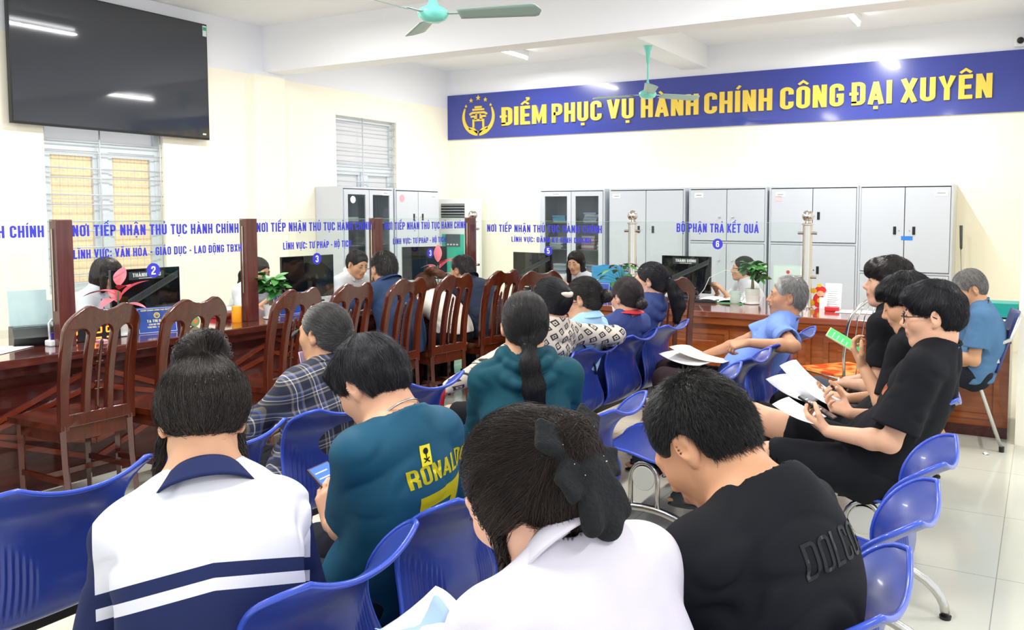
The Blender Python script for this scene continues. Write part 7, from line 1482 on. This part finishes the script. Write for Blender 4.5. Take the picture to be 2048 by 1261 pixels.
# ---- 15 man on the folding chair
LM = (-.37, 6.0, 100)
f = fig('right', 'man with greying hair bowed forward on the folding chair, in a steel blue tee', *LM, S=1.0, h=.0055, lean=8, hunch=32, head=(16, 26, 0), seat=.40, L=(-.06, .22, .60), R=(.08, .22, .60), skin='c1906c', legs={'L': ((-.14, .40, .50), (-.12, .22, .09)), 'R': ((.12, .40, .50), (.13, .36, .09))}); f.stub = .2
build(f, C_STEEL, C_DKP, dict(style='short', n=6000, length=.05, r=.001, lift=.003, seed=20, col='3a3837', col2='77726e', grey=.35, flow=lambda P: (P-A3(.03, -.02, .13))), topk=dict(w=1.04, amp=.006, sl=.72, slr=.07, name='tee_shirt'), shoes=mat('dark leather shoe', '2c2d31', .4), brow=mat('grey eyebrow'))
# ---- clerks
def clerk(key, label, x, y, yaw, hairk, **k):
    tk = k.pop('topk', {}); e = k.pop('eyes', 'down'); gl = k.pop('glasses', None)
    f = fig(key, label, x, y, yaw, h=.0065, **k); build(f, C_WHITE, C_DKP, hairk, topk=dict(dict(w=1.04, collar='none', amp=.004, name='shirt', sl=.75), **tk), eyes=e, glasses=gl)
    if not QUICK: f.collar_obj(C_WHITE, r=.060 if f.sex == 'm' else .055, hgt=.024, fl=.024, open_=.16)
    return f
def lanyard(f, m=None):
    if QUICK: return
    b = MB()
    for sx in (-1, 1):
        Q_ = []
        for t in np.linspace(0, 1, 9):
            p = f.c7-f.up*(.02+.25*t)*f.S+f.x*sx*(.065*(1-t)+.003)+f.fw*.25; q = np.array([p], np.float32)
            for _ in range(14): q = q-f.fw.astype(np.float32)*((sdf(f.topsdf, q)-.003)*.9)[:, None]
            Q_.append(tuple(q[0]))
        b.tube(Q_, .0045, 5, flat=.4)
    b.build('lanyard', m or mat('blue lanyard', '3c56b0', .6), f.root, True)
f = clerk('s1', 'clerk with a dark bob, glasses and a blue lanyard behind the section 2 screen', -6.12, 3.62, -72, dict(style='bob', n=5000, length=.1, r=.001, seed=21, col='221a18', col2='4a3c36'), sex='f', S=.97, lean=4, hunch=12, head=(4, 16, 0), L=(-.12, .40, .78), R=(.12, .40, .78), glasses=mat('thin grey frame', '6c6a70', .3)); lanyard(f)
tl0 = [(0, -.10, .0), (0, -.14, -.0), (0, -.15, -.08), (0, -.13, -.16), (0, -.12, -.22)]
f = clerk('s2', 'clerk with a long ponytail partly behind the wooden post, in white', -6.0, 4.93, -82, dict(style='tied', n=5000, length=.12, r=.001, seed=22, col='1d1817', col2='453a36', tail=None, extra=chain([(0, -.09, .0), (0, -.14, -.0), (0, -.16, -.09), (0, -.15, -.17), (0, -.14, -.26)], [.03, .026, .032, .028, .012], k=.02)), sex='f', S=.95, lean=6, hunch=14, head=(0, 18, 0), L=(-.12, .38, .78), R=(.12, .38, .78))
f = clerk('s3', 'male clerk in a white shirt with a lanyard leaning across the counter', -5.72, 5.90, -86, dict(style='short', n=5000, length=.04, r=.001, lift=.004, seed=23, col='1c1918', col2='4c4746'), sex='m', S=1.0, lean=10, hunch=16, head=(-12, 20, 0), L=(-.16, .40, .78), R=(.16, .40, .78), eyes='open'); lanyard(f)
f = clerk('s4', 'clerk with long dark hair looking down behind the section 5 screen', -4.20, 7.82, 158, dict(style='long', n=5000, length=.12, r=.001, seed=24, col='1b1615', col2='4a3d39', flow=lambda P: A3(0, 0, -1)+(P-A3(0, 0, .1))*4), sex='f', S=.97, lean=6, hunch=12, seat=.38, head=(24, 14, 0), L=(-.12, .38, .78), R=(.12, .38, .78)); lanyard(f)
f = clerk('s5', 'clerk with a low ponytail in profile behind the section 6 screen', -2.36, 7.78, 128, dict(style='tied', n=5000, length=.12, r=.001, seed=25, col='1c1716', col2='40373a', extra=chain([(0, -.09, -.01), (0, -.13, -.03), (0, -.15, -.08), (0, -.14, -.14)], [.03, .028, .03, .012], k=.02)), sex='f', S=.97, lean=2, hunch=6, seat=.37, head=(-20, -2, 0), L=(-.14, .40, .78), R=(.10, .40, .78), eyes='open')
# ---- customers at the counter
LC = (-4.02, 4.84, 90)
f = fig('c1', 'man in a navy shirt leaning on the counter before the male clerk', -4.16, 4.72, 84, S=1.05, h=.007, seat=.44, lean=10, hunch=22, head=(-14, 14, 0), L=(-.20, .52, .80), R=(.20, .52, .80), poleL=(-1, 0, -.4), skin='c49374'); 
build(f, C_NM, C_DKP, dict(style='short', n=5000, length=.02, r=.001, lift=.001, seed=26, spiky=.3, segs=4, col='1d1b1a', col2='45413f'), topk=dict(w=1.10, collar='none', amp=.006, name='shirt', sl=.8), shoes=(M_BLK,))
if not QUICK: f.collar_obj(C_NM, r=.066, hgt=.024, fl=.026)
f = fig('c2', 'woman with a brown ponytail bending low over the counter in a cream top', -4.14, 5.26, 84, sex='f', S=1.0, h=.007, seat=.44, lean=26, hunch=34, head=(-6, 40, 0), L=(-.10, .44, .78), R=(.10, .46, .79), skin='dcae94')
build(f, C_CREAM, C_BLACK, dict(style='tied', n=5000, length=.12, r=.001, seed=27, flow=lambda P: (A3(0, -.12, .06)-P), extra=chain([(0, -.10, .06), (0, -.14, .08), (0, -.19, .04), (0, -.24, -.04), (.02, -.27, -.12)], [.024, .022, .030, .026, .01], k=.02), col='3a2018', col2='8a5236'), topk=dict(w=1.02, collar='crew', amp=.005, name='blouse', hem=-.05), shoes=(M_BLK,))
if not QUICK: fmask(f, mat('pink mask', 'e8a9a4', .8))
f = fig('c3', 'man in a dark slate shirt bending forward by the corner post', -4.08, 5.86, 76, S=1.03, h=.007, seat=.44, lean=22, hunch=26, head=(10, 16, 0), L=(-.16, .52, .79), R=(.16, .52, .79), skin='c08e6e')
build(f, C_DM, C_BLACK, dict(style='short', n=5000, length=.02, r=.001, lift=.001, seed=28, spiky=.3, segs=4, col='1f1d1c', col2='4b4644'), topk=dict(w=1.12, collar='none', amp=.006, name='shirt', sl=.8), shoes=(M_BLK,))
if not QUICK: f.collar_obj(C_DM, r=.066, hgt=.024, fl=.026)
